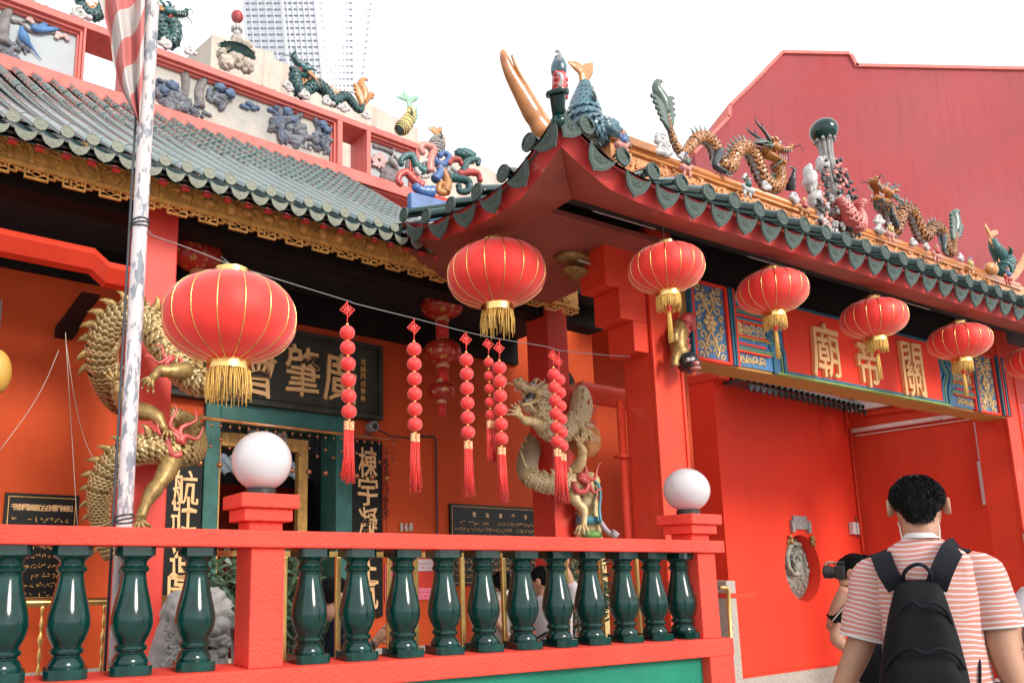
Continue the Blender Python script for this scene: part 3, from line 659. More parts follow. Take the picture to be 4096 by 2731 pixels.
for v in vs_:
    c = G(UG0, v, es(v)); an = slope_ang(es, v, .1); inst('end_tile', gd, groof, c - G.g * .01, Rs @ Matrix.Rotation(-an, 3, 'Z'), (RG * 1.12, RG * 1.12, RG))
    for j in range(3):
        a = c + (sslope(v, j * .14 + .02) - sslope(v, .02)); b = c + (sslope(v, (j + 1) * .14 + .02) - sslope(v, .02)); Rm = basis(b - a, (0, 0, 1)); inst('tile', gtm, groof, a - Rm @ V((0, 0, RG * .1)), Rm, ((b - a).length * 1.02, RG, RG))
for a, b in zip([3.6] + vs_, vs_ + [6.0]):
    v = (a + b) / 2; an = slope_ang(es, v, .1); inst('drip_tile', gdr, groof, G(UG0 - .01, v, es(v) - .085), Rsd @ Matrix.Rotation(an, 3, 'Y') @ Matrix.Rotation(radians(-14), 3, 'X'), ((b - a) * .42, .12, DU * .36))
ud = 3.58; inst('drip_tile', gdr, groof, G(ud, VG0 - .01, ef(ud) - .04), Rfd @ Matrix.Rotation(-slope_ang(ef, ud, .1), 3, 'Y') @ Matrix.Rotation(radians(-14), 3, 'X'), (DU * .34, .12, DU * .36))
# corner tile pointing up and outward
cc = G(UG0 + .01, VG0 + .01, ef(3.44) - .09); od = (-G.g - G.n).normalized()
m = MB(); top_ = cc + ez * .12 + od * .03; m.tube([cc + ez * .03 - od * .06, cc + ez * .06, top_], [.045, .05, .056], 20); m.lathe([(.03, 0), (.078, 0), (.082, .012), (.078, .03), (.066, .032), (.06, .026), (.02, .03)], 24, top_, basis(G.g - G.n, ez + od * .35)); m.build('corner_tile', MT['glaze'], groof, 40)
# hip ridge roll up to the main ridge
hp = spline([cc - V((0, 0, .05)), G(4.1, 4.2, 4.72), G(UR, VM, ZRG + .06)], 8)
m = MB(); m.tube(hp, [.045 + .045 * min(1, i / 6) for i in range(len(hp))], 10); m.build('hip_roll', MT['glaze'], groof, True)
# worn red fascia under the tiles and curving soffits
FD = .11; FH = .2
m = MB()
m.grid(lambda a, b: G(lerp(UG0 + .05, UE, a ** 1.8), lerp(VG0 + .03, VG0 + FD, b), ef(lerp(UG0 + .05, UE, a ** 1.8)) - lerp(.06, FH, b)), 50, 2)
m.grid(lambda a, b: G(lerp(UG0 + .03, UG0 + FD, b), lerp(VG0 + .05, 6.1, a), es(lerp(VG0 + .05, 6.1, a)) - lerp(.06, FH, b)), 24, 2)
m.build('fascia', MT['red_fascia_worn'], gate, True)
UI, VI, ZI = 4.12, 4.2, 4.35
m = MB()
def fso(a, b):
    u = lerp(UG0 + FD, UE, a ** 1.8); o = G(u, VG0 + FD, ef(u) - FH); i = G(max(u, UI), VI, ZI); p = lerp(o, i, b); p.z -= .05 * sin(pi * b) * (1 if u > 4.3 else .5); return p
def sso(a, b):
    v = lerp(VG0 + FD, 6.1, a); o = G(UG0 + FD, v, es(v) - FH); i = G(UI, max(v, VI), ZI); p = lerp(o, i, b); p.z -= .03 * sin(pi * b); return p
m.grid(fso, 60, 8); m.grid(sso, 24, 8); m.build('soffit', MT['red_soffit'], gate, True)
m = MB(); m.box(G, UI, UE, VI, VI + .1, ZI + .02, ZI + .3); m.box(G, UI, 5.6, VI + .1, 6.15, ZI + .3, ZI + .34); m.box(G, 5.6, UE, VI + .1, 5.4, ZI + .3, ZI + .34); m.build('inner_ceiling', MT['dark_ceiling'], gate)
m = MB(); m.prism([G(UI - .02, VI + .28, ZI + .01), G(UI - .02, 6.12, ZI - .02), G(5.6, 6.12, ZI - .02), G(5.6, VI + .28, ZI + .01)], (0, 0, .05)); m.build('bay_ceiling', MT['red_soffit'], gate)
for a_, b_ in ((4.55, 5.3), (6.6, 7.5), (9.0, 9.9)):
    m = MB(); m.tube([G(a_, VI + .2, ZI + .1), G(b_, VI + .2, ZI + .1)], .02, 8); m.box(G, a_, b_, VI + .17, VI + .23, ZI + .12, ZI + .18); m.build('tube_light', MT['white_paint'], gate)
# columns with stepped corbels
CA = (5.517, 5.882); CB = (12.2, 12.57); VC0 = 4.7; VC1 = 5.07
for ci, (a, b) in enumerate((CA, CB)):
    m = MB(); m.box(G, a, b, VC0, VC1, 0, 4.65); col = m.build('column', MT['red_gate'], gate, bevel=.02)
    m = MB()
    for uu in (a, b): m.box(G, uu - .016, uu + .016, VC0 - .016, VC0 + .016, 0, 4.2)
    m.build('corner_bead', MT['red_gate'], col, bevel=.006)
    m = MB(); sgn = -1 if ci == 0 else 1; e = a if ci == 0 else b
    zs = [G.v(2560, 1401, VC0)[2], G.v(2514, 1271, VC0)[2], G.v(2469, 1141, VC0)[2], 4.5]
    ws = (.2, .36, .52)
    for k in range(3): m.box(G, min(e, e + sgn * ws[k]), max(e, e + sgn * ws[k]) , VC0 + .03, VC1 - .02, zs[k], zs[k + 1])
    m.build('corbel', MT['red_gate'], col, bevel=.008)
    m = MB(); e = b if ci == 0 else a; z2 = G.v(2810, 1290, VC0)[2]; z1 = G.v(2810, 1130, VC0)[2]
    m.box(G, min(e, e - sgn * .22), max(e, e - sgn * .22), VC0 + .02, VC1 - .03, z2, z1); m.box(G, min(e, e - sgn * .36), max(e, e - sgn * .36), VC0 + .02, VC1 - .03, z1, 4.5)
    m.build('corbel', MT['red_gate'], col, bevel=.008)
m = MB(); m.tube([G(CA[0] - .04, VC1 + .02, 0), G(CA[0] - .04, VC1 + .02, 3.0)], .04, 10)
for z in (1.0, 2.45): m.box(G, CA[0] - .1, CA[0] + .02, VC1 - .04, VC1 + .08, z, z + .03)
m.build('downpipe', MT['red_gate'], gate, True)
m = MB(); m.box(G, CA[1], CB[0], VC0 + .04, VC1 - .05, 4.2, 4.65); m.build('upper_beam', MT['wood_and_shade'], gate)  # shade above the name board painted into the beam as near-black
# carved fish-head beam end
fh = MB(); VH = 5.05; hu = lambda px: G.v(px, 1080, VH)[0]; fz = G.v(2340, 1083, VH)[2]
def fhsec(x, w_, top, bot): return [G(hu(x), VH + w_ * cos(q), fz + ((top + bot) + (top - bot) * sin(q)) / 2 * .0021) for q in [2 * pi * k / 14 for k in range(14)]]
fh.loft([fhsec(x, w_, t, b) for x, w_, t, b in ((2450, .15, 62, -75), (2410, .17, 66, -78), (2370, .17, 72, -30), (2330, .15, 70, 0), (2300, .13, 78, 12), (2265, .11, 80, 22), (2243, .08, 62, 30), (2236, .03, 50, 38))])
fh.loft([fhsec(x, w_, t, b) for x, w_, t, b in ((2440, .15, -20, -85), (2400, .15, -28, -88), (2360, .14, -18, -70), (2320, .12, -2, -45), (2280, .1, 2, -28), (2258, .03, -4, -14))])
fh.build('fish_head_beam_end', MT['gold_dragon'], gate, True)
fh = MB()
for k in range(9): fh.ball(G(hu(2275 + k * 10), VH - .14, fz + .012 - .002 * k), .014, 6, 4)
fh.build('fish_teeth', MT['white_paint'], gate, True, kind='stuff')
# ---- main ridge with carved terracotta band
mat('terracotta', (.62, .26, .09), .45, var=.2, vs=10, bump=.2, bs=25, coat=.2)
mat('terra_roll', (.6, .22, .05), .3, var=.2, vs=8, coat=.4)
VRA = 4.78; zr1 = G.v(2644, 629, VRA)[2]; U0r = G.v(2440, 560, VRA)[0]
ridge = MB(); ridge.box(G, U0r, 13.6, VRA, VRA + .16, 4.85, zr1); ridge = ridge.build('ridge_wall', MT['terracotta'], gate)
m = MB(); m.tube([G(U0r + .25, VRA + .02, zr1 - .0), G(13.4, VRA + .02, zr1)], .042, 10); m.box(G, U0r + .25, 13.4, VRA - .03, VRA, zr1 - .09, zr1 - .06); m.build('ridge_roll', MT['terra_roll'], ridge, True)
m = MB(); rr = random.Random(8); u = U0r + .05
while u < 12.5:
    for k in range(3):
        c = G(u + rr.uniform(-.03, .03), VRA - .006, zr1 - .2 - rr.uniform(-.07, .1)); m.tube(scrollpts(c, G.g, ez, rr.uniform(.04, .075), rr.uniform(.7, 1.2), rr.uniform(0, 6), rr.choice((-1, 1))), [.02 - .001 * j for j in range(15)], 6)
    c = G(u, VRA - .01, zr1 - .22)
    for k in range(4): q = rr.uniform(0, 6.28); m.ball(c + G.g * .05 * cos(q) + ez * .07 * sin(q), (.035, .014, .016), 7, 4, M=G.rot() @ Matrix.Rotation(-q, 3, 'Y'))
    u += .085
m.build('ridge_carving', MT['terracotta'], ridge, True, kind='stuff')
# ============================================================ oval-window wall and side wall right of the gate
VO = 6.3
ow_ = thing('screen_wall', 'bright red screen wall with an oval stone relief behind the gate', 'wall', T(7, VO, 0))
ul = T.v(2870, 1760, VO)[0]; ur = T.v(3433, 1980, VO)[0]; zt = T.v(2996, 1520, VO)[2]; zpl = T.v(3356, 2658, VO)[2]
oc = T.v(3212, 2271, VO); oh = (T.v(3207, 2137, VO)[2] - T.v(3207, 2405, VO)[2]) / 2; owd = (T.v(3284, 2271, VO)[0] - T.v(3143, 2271, VO)[0]) / 2
# wall front with an oval hole
m = MB(); n = 48; el = [(oc[0] + owd * cos(2 * pi * k / n), oc[2] + oh * sin(2 * pi * k / n)) for k in range(n)]
def rectpt(k):
    q = 2 * pi * k / n; c, s = cos(q), sin(q); t = min((ur - oc[0]) / c if c > 1e-6 else 1e9, (ul - oc[0]) / c if c < -1e-6 else 1e9, (zt - oc[2]) / s if s > 1e-6 else 1e9, (zpl - oc[2]) / s if s < -1e-6 else 1e9)
    return (oc[0] + c * t, oc[2] + s * t)
rc = [rectpt(k) for k in range(n)]
m.add([T(a, VO, b) for a, b in el] + [T(a, VO, b) for a, b in rc] + [T(a, VO + .2, b) for a, b in el], [(k, (k + 1) % n, n + (k + 1) % n, n + k) for k in range(n)] + [(k, 2 * n + k, 2 * n + (k + 1) % n, (k + 1) % n) for k in range(n)])
for cu, cz in ((ul, zt), (ur, zt), (ul, zpl), (ur, zpl)):     # fill the corners
    ks = sorted(range(n), key=lambda k: (rc[k][0] - cu) ** 2 + (rc[k][1] - cz) ** 2)[:2]
    m.add([T(cu, VO, cz), T(rc[ks[0]][0], VO, rc[ks[0]][1]), T(rc[ks[1]][0], VO, rc[ks[1]][1])], [(0, 1, 2)])
m.build('wall_front', MT['red_wall'], ow_, 30)
m = MB(); m.box(T, ul, ur, VO + .21, VO + .4, -.35, zt); m.box(T, ul, ul + .05, VO + .002, VO + .21, -.35, zt); m.build('wall_core', MT['red_wall'], ow_)
m = MB(); m.box(T, ul, ur, VO - .03, VO + .1, -.35, zpl); m.build('plinth', MT['granite'], ow_)
m = MB(); m.box(T, ul - .01, ur, VO - .035, VO + .0, zpl, zpl + .03); m.build('skirting', MT['red_gate'], ow_)
mat('jade_stone', (.36, .36, .3), .7, var=.3, vs=8, bump=.6, bs=35, col2=(.22, .27, .22), c2=(.5, .7), c2s=6)
m = MB(); rr = random.Random(4)
m.prism([T(oc[0] + (owd - .01) * cos(2 * pi * k / 32), VO + .17, oc[2] + (oh - .01) * sin(2 * pi * k / 32)) for k in range(32)], T.n * .03)
for k in range(130):
    q = rr.uniform(0, 6.28); r = sqrt(rr.random()) * .88; c = T(oc[0] + owd * r * cos(q), VO + .165, oc[2] + oh * r * sin(q))
    if c.z > oc[2] - oh * .25: m.tube(spline([c, c + T.g * rr.uniform(-.05, .05) + ez * .05, c + T.g * rr.uniform(-.06, .06) + ez * rr.uniform(.03, .1)], 3), [.018, .02, .02, .018, .015, .01, .004], 6)
    else: m.ball(c, rr.uniform(.012, .028), 6, 4)
m.tube(scrollpts(T(oc[0], VO + .1, oc[2] + .1), T.g, ez, owd * .6, 1.4, 1), [.035] * 8 + [.02] * 7, 8); lump(m, T(oc[0] + .02, VO + .1, oc[2] + .02), (.08, .05, .09), 3)
m.build('oval_relief', MT['jade_stone'], ow_, True)
for s in (-1, 1):
    m = MB(); c = T(oc[0] + s * owd * .62, VO - .01, oc[2] + oh * .86)
    for k in range(7): m.ball(c + T.g * rr.uniform(-.05, .05) + ez * rr.uniform(-.08, .06) - T.n * rr.uniform(0, .04), (.03, .025, .03), 7, 5)
    m.tube(spline([c, c + T.g * s * .06 - ez * .04, c + T.g * s * .07 - ez * .12], 4), [.025] * 5 + [.018, .014, .01, .006], 6); m.build('corner_carving', MT['gold_dragon'], ow_, True)
# tiled coping of the screen wall
ev = VO - .35; ze = T.v(3230, 1590, ev)[2]; ua, ub_ = ul + .25, T.v(3465, 1664, ev)[0]
m = MB(); m.box(T, ua, ub_, ev + .05, VO + .4, ze + .06, ze + .09); cop = m.build('coping_deck', MT['tile_pan'], ow_)
lm = drip_mesh('drip_tile', MT['glaze'], h=1.2, ex=1.8, pt=.3); tm_ = tube_tile(8).mesh('tile', V((0, 0, 0)), [MT['glaze']], 50); st = .16
k = 0; u = ua + .05
while u < ub_:
    inst('tile', tm_, cop, T(u, ev, ze + .03), basis(T.n + ez * .55, ez), (.6, .062, .062)); inst('drip_tile', lm, cop, T(u + st / 2, ev, ze + .03), Matrix((T.g, -T.n, V((0, 0, 1)))).transposed() @ Matrix.Rotation(radians(-10), 3, 'X'), (.078, .1, .085)); u += st
m = MB(); m.box(T, ul - .02, ua - .02, VO - .12, VO + .4, zt - .12, zt); m.build('coping_block', MT['red_gate'], ow_)
# scroll plaque above the oval
pc = T.v(3204, 2096, VO - .03); pl = thing('wall_plaque', 'small grey stone scroll plaque above the oval relief', 'plaque', T(pc[0], VO - .03, pc[2]))
m = MB(); hw, hh = .25, .13
m.box(T, pc[0] - hw * .78, pc[0] + hw * .78, VO - .03, VO - .001, pc[2] - hh * .6, pc[2] + hh); m.build('scroll_face', MT['stone'], pl, bevel=.005)
for s in (-1, 1):
    m = MB(); a, b = sorted((pc[0] + s * hw * .78, pc[0] + s * hw * 1.1)); m.box(T, a, b, VO - .05, VO - .001, pc[2] - hh, pc[2] + hh * .45); m.build('scroll_roll', MT['stone'], pl, bevel=.01)
# perpendicular wall on the right
sw = thing('side_wall', 'deep red side wall with pale string course right of the screen wall', 'wall', T(ur, 3, 0))
m = MB(); m.box(T, ur + .001, ur + .3, T.u(4040, 1900, ur)[1], VO + .3, -.35, T.u(3404, 1545, ur)[2]); m.build('wall', MT['red_side'], sw)
def ribbon(name, p, q, h, d, mt):
    a = T.u(*p, ur); b = T.u(*q, ur); m = MB(); m.prism([T(ur - d, a[1], a[2]), T(ur - d, b[1], b[2]), T(ur - d, b[1], b[2] + h), T(ur - d, a[1], a[2] + h)], T.g * (d + .001)); return m.build(name, MT[mt], sw, bevel=.01)
ribbon('string_course', (3404, 1733), (3960, 1652), .07, .05, 'cornice'); ribbon('conduit', (3404, 1748), (3960, 1669), .02, .03, 'cornice')
ribbon('cornice', (3404, 1672), (3960, 1600), .1, .05, 'red_side'); ribbon('cornice', (3404, 1650), (3960, 1562), .2, .12, 'cornice'); ribbon('cornice', (3404, 1600), (3960, 1505), .25, .2, 'cornice')
m = MB(); cpt = [T.u(3400, 1560, ur), ]
m.tube([T(ur - .1, VO - .03, 3.8), T(ur - .1, VO - .03, 0)], .02, 8); m.tube([T(ur - .2, VO - .02, 4.1), T(ur - .2, VO - .02, T.v(3380, 1738, VO)[2]), T(ur - .03, VO - .06, T.v(3400, 1745, VO)[2])], .014, 8); m.build('conduit', MT['red_gate'], sw, True)
jb = T.v(3427, 2112, VO - .08); t = thing('junction_box', 'small white switch box in the corner of the red walls', 'box', T(jb[0], VO - .08, jb[2]))
m = MB(); m.box(T, jb[0] - .1, jb[0] + .1, VO - .08, VO - .002, jb[2] - .1, jb[2] + .1); m.build('box_body', MT['white_paint'], t, bevel=.012)
m = MB(); m.box(T, jb[0] - .004, jb[0] + .004, VO - .084, VO - .08, jb[2] - .1, jb[2] + .1); m.tube([T(jb[0] + .1, VO - .03, jb[2] - .05), T(jb[0] + .14, VO - .03, jb[2] - .16), T(jb[0] + .12, VO - .03, jb[2] + .2)], .01, 6); m.build('box_seam', MT['cable'], t)
for (p, q, lab, nm) in (((3903, 1690), (3970, 1838), 'white boxed sign with a black letter on the side wall', 'wall_sign'), ((3916, 1846), (3985, 2018), 'lower white sign panel with red fret corners', 'wall_sign')):
    a = T.u(*p, ur); b = T.u(*q, ur); t = thing(nm, lab, 'sign', T(ur, a[1], b[2]))
    m = MB(); m.box(T, ur - .1, ur - .001, a[1] - .5, a[1], b[2], a[2]); m.build('sign_body', MT['white_globe'], t, bevel=.01)
    m = MB()
    if q[1] < 1900:
        y = a[1] - .19; zc = (a[2] + .55 * (b[2] - a[2])); zc = a[2] - .28
        m.box(T, ur - .104, ur - .1, y - .03, y, zc - .12, zc + .12); m.box(T, ur - .104, ur - .1, y - .05, y + .02, zc + .1, zc + .12); m.box(T, ur - .104, ur - .1, y - .05, y + .02, zc - .12, zc - .1)
        m.prism([T(ur - .104, y - .03, zc), T(ur - .104, y - .03, zc + .03), T(ur - .104, y - .14, zc + .12), T(ur - .104, y - .17, zc + .12)], T.g * .003)
        m.prism([T(ur - .104, y - .03, zc + .02), T(ur - .104, y - .03, zc - .01), T(ur - .104, y - .14, zc - .12), T(ur - .104, y - .18, zc - .12)], T.g * .003)
        m.build('letter', MT['black_plastic'], t)
    else:
        for zz, s in ((a[2] - .08, -1), (b[2] + .08, 1)):
            y = a[1] - .08
            for k in range(3):
                e = .03 + .05 * k; m.box(T, ur - .104, ur - .1, y - e - .15, y - e, zz + s * e, zz + s * e + .008); m.box(T, ur - .104, ur - .1, y - e - .008, y - e, min(zz + s * e, zz + s * (e + .15)), max(zz + s * e, zz + s * (e + .15)))
        m.box(T, ur - .104, ur - .1, a[1] - .1, a[1] - .095, b[2] + .3, a[2] - .3)
        m.build('fret_pattern', MT['red_gate'], t)
# ============================================================ lettering
_tc = bpy.data.curves.new('glyph', 'FONT'); _to = bpy.data.objects.new('glyph', _tc); COL.objects.link(_to)
def glyph(name, ch, c, ex, ey, en, w_, h, mt, parent, depth=.02, bold=.02, wob=.02, seed=0, slant=0.0, bev=.004):
    """one character as solid lettering: c centre, ex right, ey up, en towards the reader"""
    _tc.body = ch; _tc.size = 1; _tc.extrude = depth / max(w_, h) / 2; _tc.offset = bold; _tc.bevel_depth = bev; _tc.bevel_resolution = 1; _tc.resolution_u = 3
    dg = bpy.context.evaluated_depsgraph_get(); dg.update(); ev = _to.evaluated_get(dg); me = ev.to_mesh()
    vs = [v.co.copy() for v in me.vertices]; fs = [tuple(p.vertices) for p in me.polygons]; ev.to_mesh_clear()
    x0 = min(v.x for v in vs); x1 = max(v.x for v in vs); y0 = min(v.y for v in vs); y1 = max(v.y for v in vs); z0 = min(v.z for v in vs)
    out = []
    for v in vs:
        x = (v.x - (x0 + x1) / 2) / (x1 - x0); y = (v.y - (y0 + y1) / 2) / (y1 - y0)
        if wob: x += wob * noise.noise(V((x * 3, y * 3, seed))); y += wob * noise.noise(V((x * 3 + 9, y * 3, seed + 5)))
        y += slant * x
        out.append(c + ex * (x * w_) + ey * (y * h) + en * ((v.z - z0) * max(w_, h)))
    m = MB(); m.add(out, fs); return m.build(name, mt, parent)
# ---- name board of the gate
VS = 4.66
sg = thing('gate_name_board', 'painted name board with gold characters on red over the gateway', 'sign', G(9, VS, 3.39))
zs0, zs1 = 3.395, 4.2
m = MB(); m.box(G, CA[1], CB[0], VS + .03, VS + .3, zs0 - .01, zs1); m.build('board_back', MT['beam_gold'], sg)
m = MB(); m.box(G, 7.45, 10.55, VS + .005, VS + .031, zs0 + .05, zs1 - .04); m.build('red_field', MT['red_wall'], sg)
def strip(m, pts, w_, d=.02, mi=0):              # mitre-free border strip along a polyline on the board
    for (a, b), (c, e) in zip(pts, pts[1:]):
        dx, dz = c - a, e - b; L = sqrt(dx * dx + dz * dz); nx, nz = -dz / L * w_ / 2, dx / L * w_ / 2
        m.prism([G(a + nx, VS, b + nz), G(c + nx, VS, e + nz), G(c - nx, VS, e - nz), G(a - nx, VS, b - nz)], G.n * d, mi)
mid = 9.0
def mir(pts, s): return [((mid + s * (mid - x)) if s > 0 else x, z) for x, z in pts]
zc = (zs0 + zs1) / 2
for s in (-1, 1):
    X = lambda x: x if s < 0 else 2 * mid - x
    bx = lambda m, a, b, v0, v1, c, d: m.box(G, min(X(a), X(b)), max(X(a), X(b)), v0, v1, c, d)
    tagn = 'left' if s < 0 else 'right'
    m = MB(); bx(m, 6.08, 6.56, VS + .015, VS + .03, zs0 + .02, zs1 - .02); bx(m, 6.68, 7.449, VS + .015, VS + .03, zs0 + .02, zs1 - .02); m.build('blue_ground', MT['blue_panel'], sg)
    m = MB()
    for a in (6.06, 6.56): bx(m, a - .018, a + .018, VS - .01, VS + .03, zs0, zs1)
    for z in (zs0 + .012, zs1 - .012): bx(m, 6.078, 6.542, VS - .008, VS + .03, z - .014, z + .014)
    bx(m, 6.665, 6.69, VS - .012, VS + .03, zs0, zs1)
    for z in (zs0 + .245, zs0 + .545): bx(m, 6.69, 7.12, VS - .01, VS + .012, z - .011, z + .011); bx(m, 6.69, 7.12, VS - .01, VS + .012, z + .0, z + .001)
    for z in (zs0 + .165, zs0 + .33, zs0 + .48, zs0 + .62): bx(m, 6.69, 7.18, VS - .011, VS + .013, z - .009, z + .009)
    m.build('red_border', MT['red_wall'], sg)
    m = MB()
    for a, w_ in ((6.6, .03), (6.64, .02), (6.02, .03)): bx(m, a - w_ / 2, a + w_ / 2, VS - .02, VS + .03, zs0, zs1)
    pl_ = [(7.28, zs0), (7.28, zs0 + .2), (7.18, zc - .02), (7.18, zc + .02), (7.28, zs1 - .2), (7.28, zs1)]
    strip(m, [(X(x), z) for x, z in [(7.44, zs0), (7.44, zs0 + .25), (7.32, zc), (7.32, zc), (7.44, zs1 - .25), (7.44, zs1)] if True][0:3], .05); strip(m, [(X(x), z) for x, z in [(7.32, zc), (7.44, zs1 - .25), (7.44, zs1)]], .05)
    strip(m, [(X(x), z) for x, z in pl_], .07, .018)
    for z in (zs0 + .205, zs0 + .585): bx(m, 6.69, 7.2, VS - .004, VS + .02, z - .03, z + .03)
    m.build('teal_border', MT['teal_blue'], sg, kind='stuff')
    m = MB(); strip(m, [(X(x), z) for x, z in [(7.385, zs0), (7.385, zs0 + .23), (7.26, zc)]], .014, .014); strip(m, [(X(x), z) for x, z in [(7.26, zc), (7.385, zs1 - .23), (7.385, zs1)]], .014, .014)
    for z in (zs0 + .205, zs0 + .585, zs0 + .18, zs0 + .61, zs0 + .315, zs0 + .495): bx(m, 6.69, 7.24, VS - .006, VS + .012, z - .006, z + .006)
    m.build('green_line', MT['green_line'], sg)
    # gilt scrollwork: tall panel
    m = MB(); cx_ = X(6.31)
    for sx in (-1, 1):
        for sz in (-1, 1):
            o = G(cx_, VS + .012, zc)
            st_ = spline([o + ez * sz * .08, o + ez * sz * .17 + G.g * sx * .05, o + ez * sz * .27 + G.g * sx * .1, o + ez * sz * .36 + G.g * sx * .07], 5); m.tube(st_, [.014] * 8 + [.01] * 8, 6)
            for (a, b, r, tn, ph, dr) in ((.12, .14, .055, 1.2, 2, 1), (.15, .25, .05, 1.3, 0, -1), (.07, .3, .05, 1.2, 3, 1), (.16, .34, .045, 1.2, 1, 1), (.05, .21, .04, 1.1, 4, -1), (.17, .06, .04, 1.2, 5, -1)):
                m.tube(scrollpts(o + G.g * sx * a + ez * sz * b, G.g * sx, ez * sz, r, tn, ph, dr), [.011] * 10 + [.009, .008, .007, .006, .005], 6)
    for k in range(6):
        q = k * pi / 3; m.ball(G(cx_, VS + .008, zc) + G.g * .06 * cos(q) + ez * .06 * sin(q), (.045, .014, .032), 9, 6, M=G.rot() @ Matrix.Rotation(-q, 3, 'Y'))
    m.ball(G(cx_, VS, zc), (.032, .02, .032), 10, 6, M=G.rot()); m.build('scrollwork', MT['gold_paint'], sg, True, kind='stuff')
    m = MB()                                    # scrollwork of the side fields
    for z in (zs0 + .08, zc, zs1 - .08):
        for k in range(4 if z != zc else 5):
            c = G(X(6.76 + k * .1), VS + .012, z); hh = .055 if z != zc else .1
            m.tube(scrollpts(c + ez * hh * .3, G.g, ez, .05, 1.2, k * 2, 1 if k % 2 else -1), [.009] * 12 + [.006, .005, .004], 6)
            if z == zc: m.tube(scrollpts(c - ez * hh * .6, G.g, ez, .045, 1.2, k + 1, -1 if k % 2 else 1), [.009] * 12 + [.006, .005, .004], 6)
            m.tube(spline([c - G.g * .05 - ez * hh * .5, c + ez * hh * .3, c + G.g * .06 - ez * .02], 4), .008, 5)
    for k in range(7):
        q = -pi / 2 + k * pi / 6; m.ball(G(X(6.7), VS + .01, zc) + G.g * (-s) * .075 * cos(q) + ez * .085 * sin(q), (.03, .012, .024), 8, 5, M=G.rot())
    m.prism([G(X(6.69), VS + .004, zc - .07)] + [G(X(6.69 + .055 * cos(-pi / 2 + pi * k / 8)), VS + .004, zc + .07 * sin(-pi / 2 + pi * k / 8)) for k in range(9)], G.n * .02)
    m.build('scrollwork', MT['gold_paint'], sg, True, kind='stuff')
m = MB(); m.box(G, 7.46, 10.54, VS - .005, VS + .02, zs0 + .02, zs0 + .05); m.box(G, 7.46, 10.54, VS - .005, VS + .02, zs1 - .04, zs1 - .01); m.build('teal_border', MT['teal_blue'], sg, kind='stuff')
m = MB(); m.box(G, 7.3, 10.7, VS - .003, VS + .03, zs0 - .002, zs0 + .019); m.build('green_line', MT['green_line'], sg)
for k, u in enumerate((11.98, 12.04, 12.1, 12.16)):
    m = MB(); m.box(G, u - .014, u + .014, VS - .04, VS + .03, zs0, zs1); m.build('side_slat', MT['red_wall' if k % 2 else 'teal_blue'], sg)
for ch, px, py, w_, h in (('廟', 3293, 1403, .5, .62), ('帝', 3465, 1455, .42, .58), ('關', 3642, 1478, .46, .66)):
    u, _, z = G.v(px, py, VS); glyph('character', ch, G(u, VS + .004, z), G.g, ez, -G.n, w_, h, MT['gold_sign'], sg, .035, .004, .05, u)
# ---- hall name board
VB = VW - .14
pb0, pb1 = T.v(640, 1585, VB), T.v(1533, 1681, VB); pbz = T.v(1533, 1385, VB)[2]
hb = thing('hall_name_board', 'dark carved name board with gilt characters above the hall doorway', 'sign', T(3.8, VB, pb1[2]))
m = MB(); m.box(T, 2.25, pb1[0], VB + .03, VW - .002, pb1[2], pbz); m.build('board', MT['grey_board'], hb, bevel=.01)
m = MB(); frame_bars(m, 2.25, pb1[0], pb1[2], pbz, .06, VB - .01, VB + .029); frame_bars(m, 2.33, pb1[0] - .08, pb1[2] + .08, pbz - .08, .025, VB + .01, VB + .029); m.build('board_frame', MT['grey_board'], hb, bevel=.008)
for ch, px, py in (('會', 1035, 1480), ('肇', 1212, 1483), ('廣', 1362, 1510)):
    u, _, z = T.v(px, py, VB); glyph('character', ch, T(u, VB + .026, z), T.g, ez, -T.n, .44, .6, MT['gold_sign'], hb, .03, .004, .05, u)
for k, ch in enumerate('光緒丙戌季秋'):
    u, _, z = T.v(1457, 1446 + k * 29, VB); glyph('character', ch, T(u, VB + .026, z), T.g, ez, -T.n, .075, .075, MT['gold_carved'], hb, .006, .01, .02, k)
# ---- couplet boards
for lab, xs, chars, top in (('black couplet board with gilt characters left of the hall doorway', (664, 808), (('航', 1952), ('壯', 2055), ('進', 2245), ('圖', 2370)), 1722), ('black couplet board with gilt characters right of the hall doorway', (1408, 1531), (('棟', 1850), ('宇', 1965), ('凝', 2090), ('正', 2275), ('氣', 2370)), 1752)):
    v = VW - .06; u0 = T.v(xs[0], 2000, v)[0]; u1 = T.v(xs[1], 2000, v)[0]; zt_ = T.v(xs[0], top, v)[2]; zb_ = T.v(xs[1], 2465, v)[2]
    cb = thing('couplet_board', lab, 'sign', T((u0 + u1) / 2, v, zb_), 'couplet boards beside the doorway')
    m = MB(); m.box(T, u0, u1, v, VW - .001, zb_, zt_); m.build('board', MT['black_board'], cb, bevel=.008)
    for ch, py in chars:
        pxm = (xs[0] + xs[1]) / 2 + (2000 - py) * .03 * (1 if xs[0] < 1000 else 0); u, _, z = T.v((xs[0] + xs[1]) / 2, py, v); u = (u0 + u1) / 2
        glyph('character', ch, T(u, v - .001, z), T.g, ez, -T.n, .27, .36, MT['gold_sign'], cb, .008, .008, .07, py)
    m = MB(); m.tube([T((u0 + u1) / 2 - .06, v, zt_), T((u0 + u1) / 2 - .05, v - .02, zt_ + .06), T((u0 + u1) / 2 + .05, v - .02, zt_ + .06), T((u0 + u1) / 2 + .06, v, zt_)], .012, 6); m.build('hanging_ring', MT['cable'], cb)
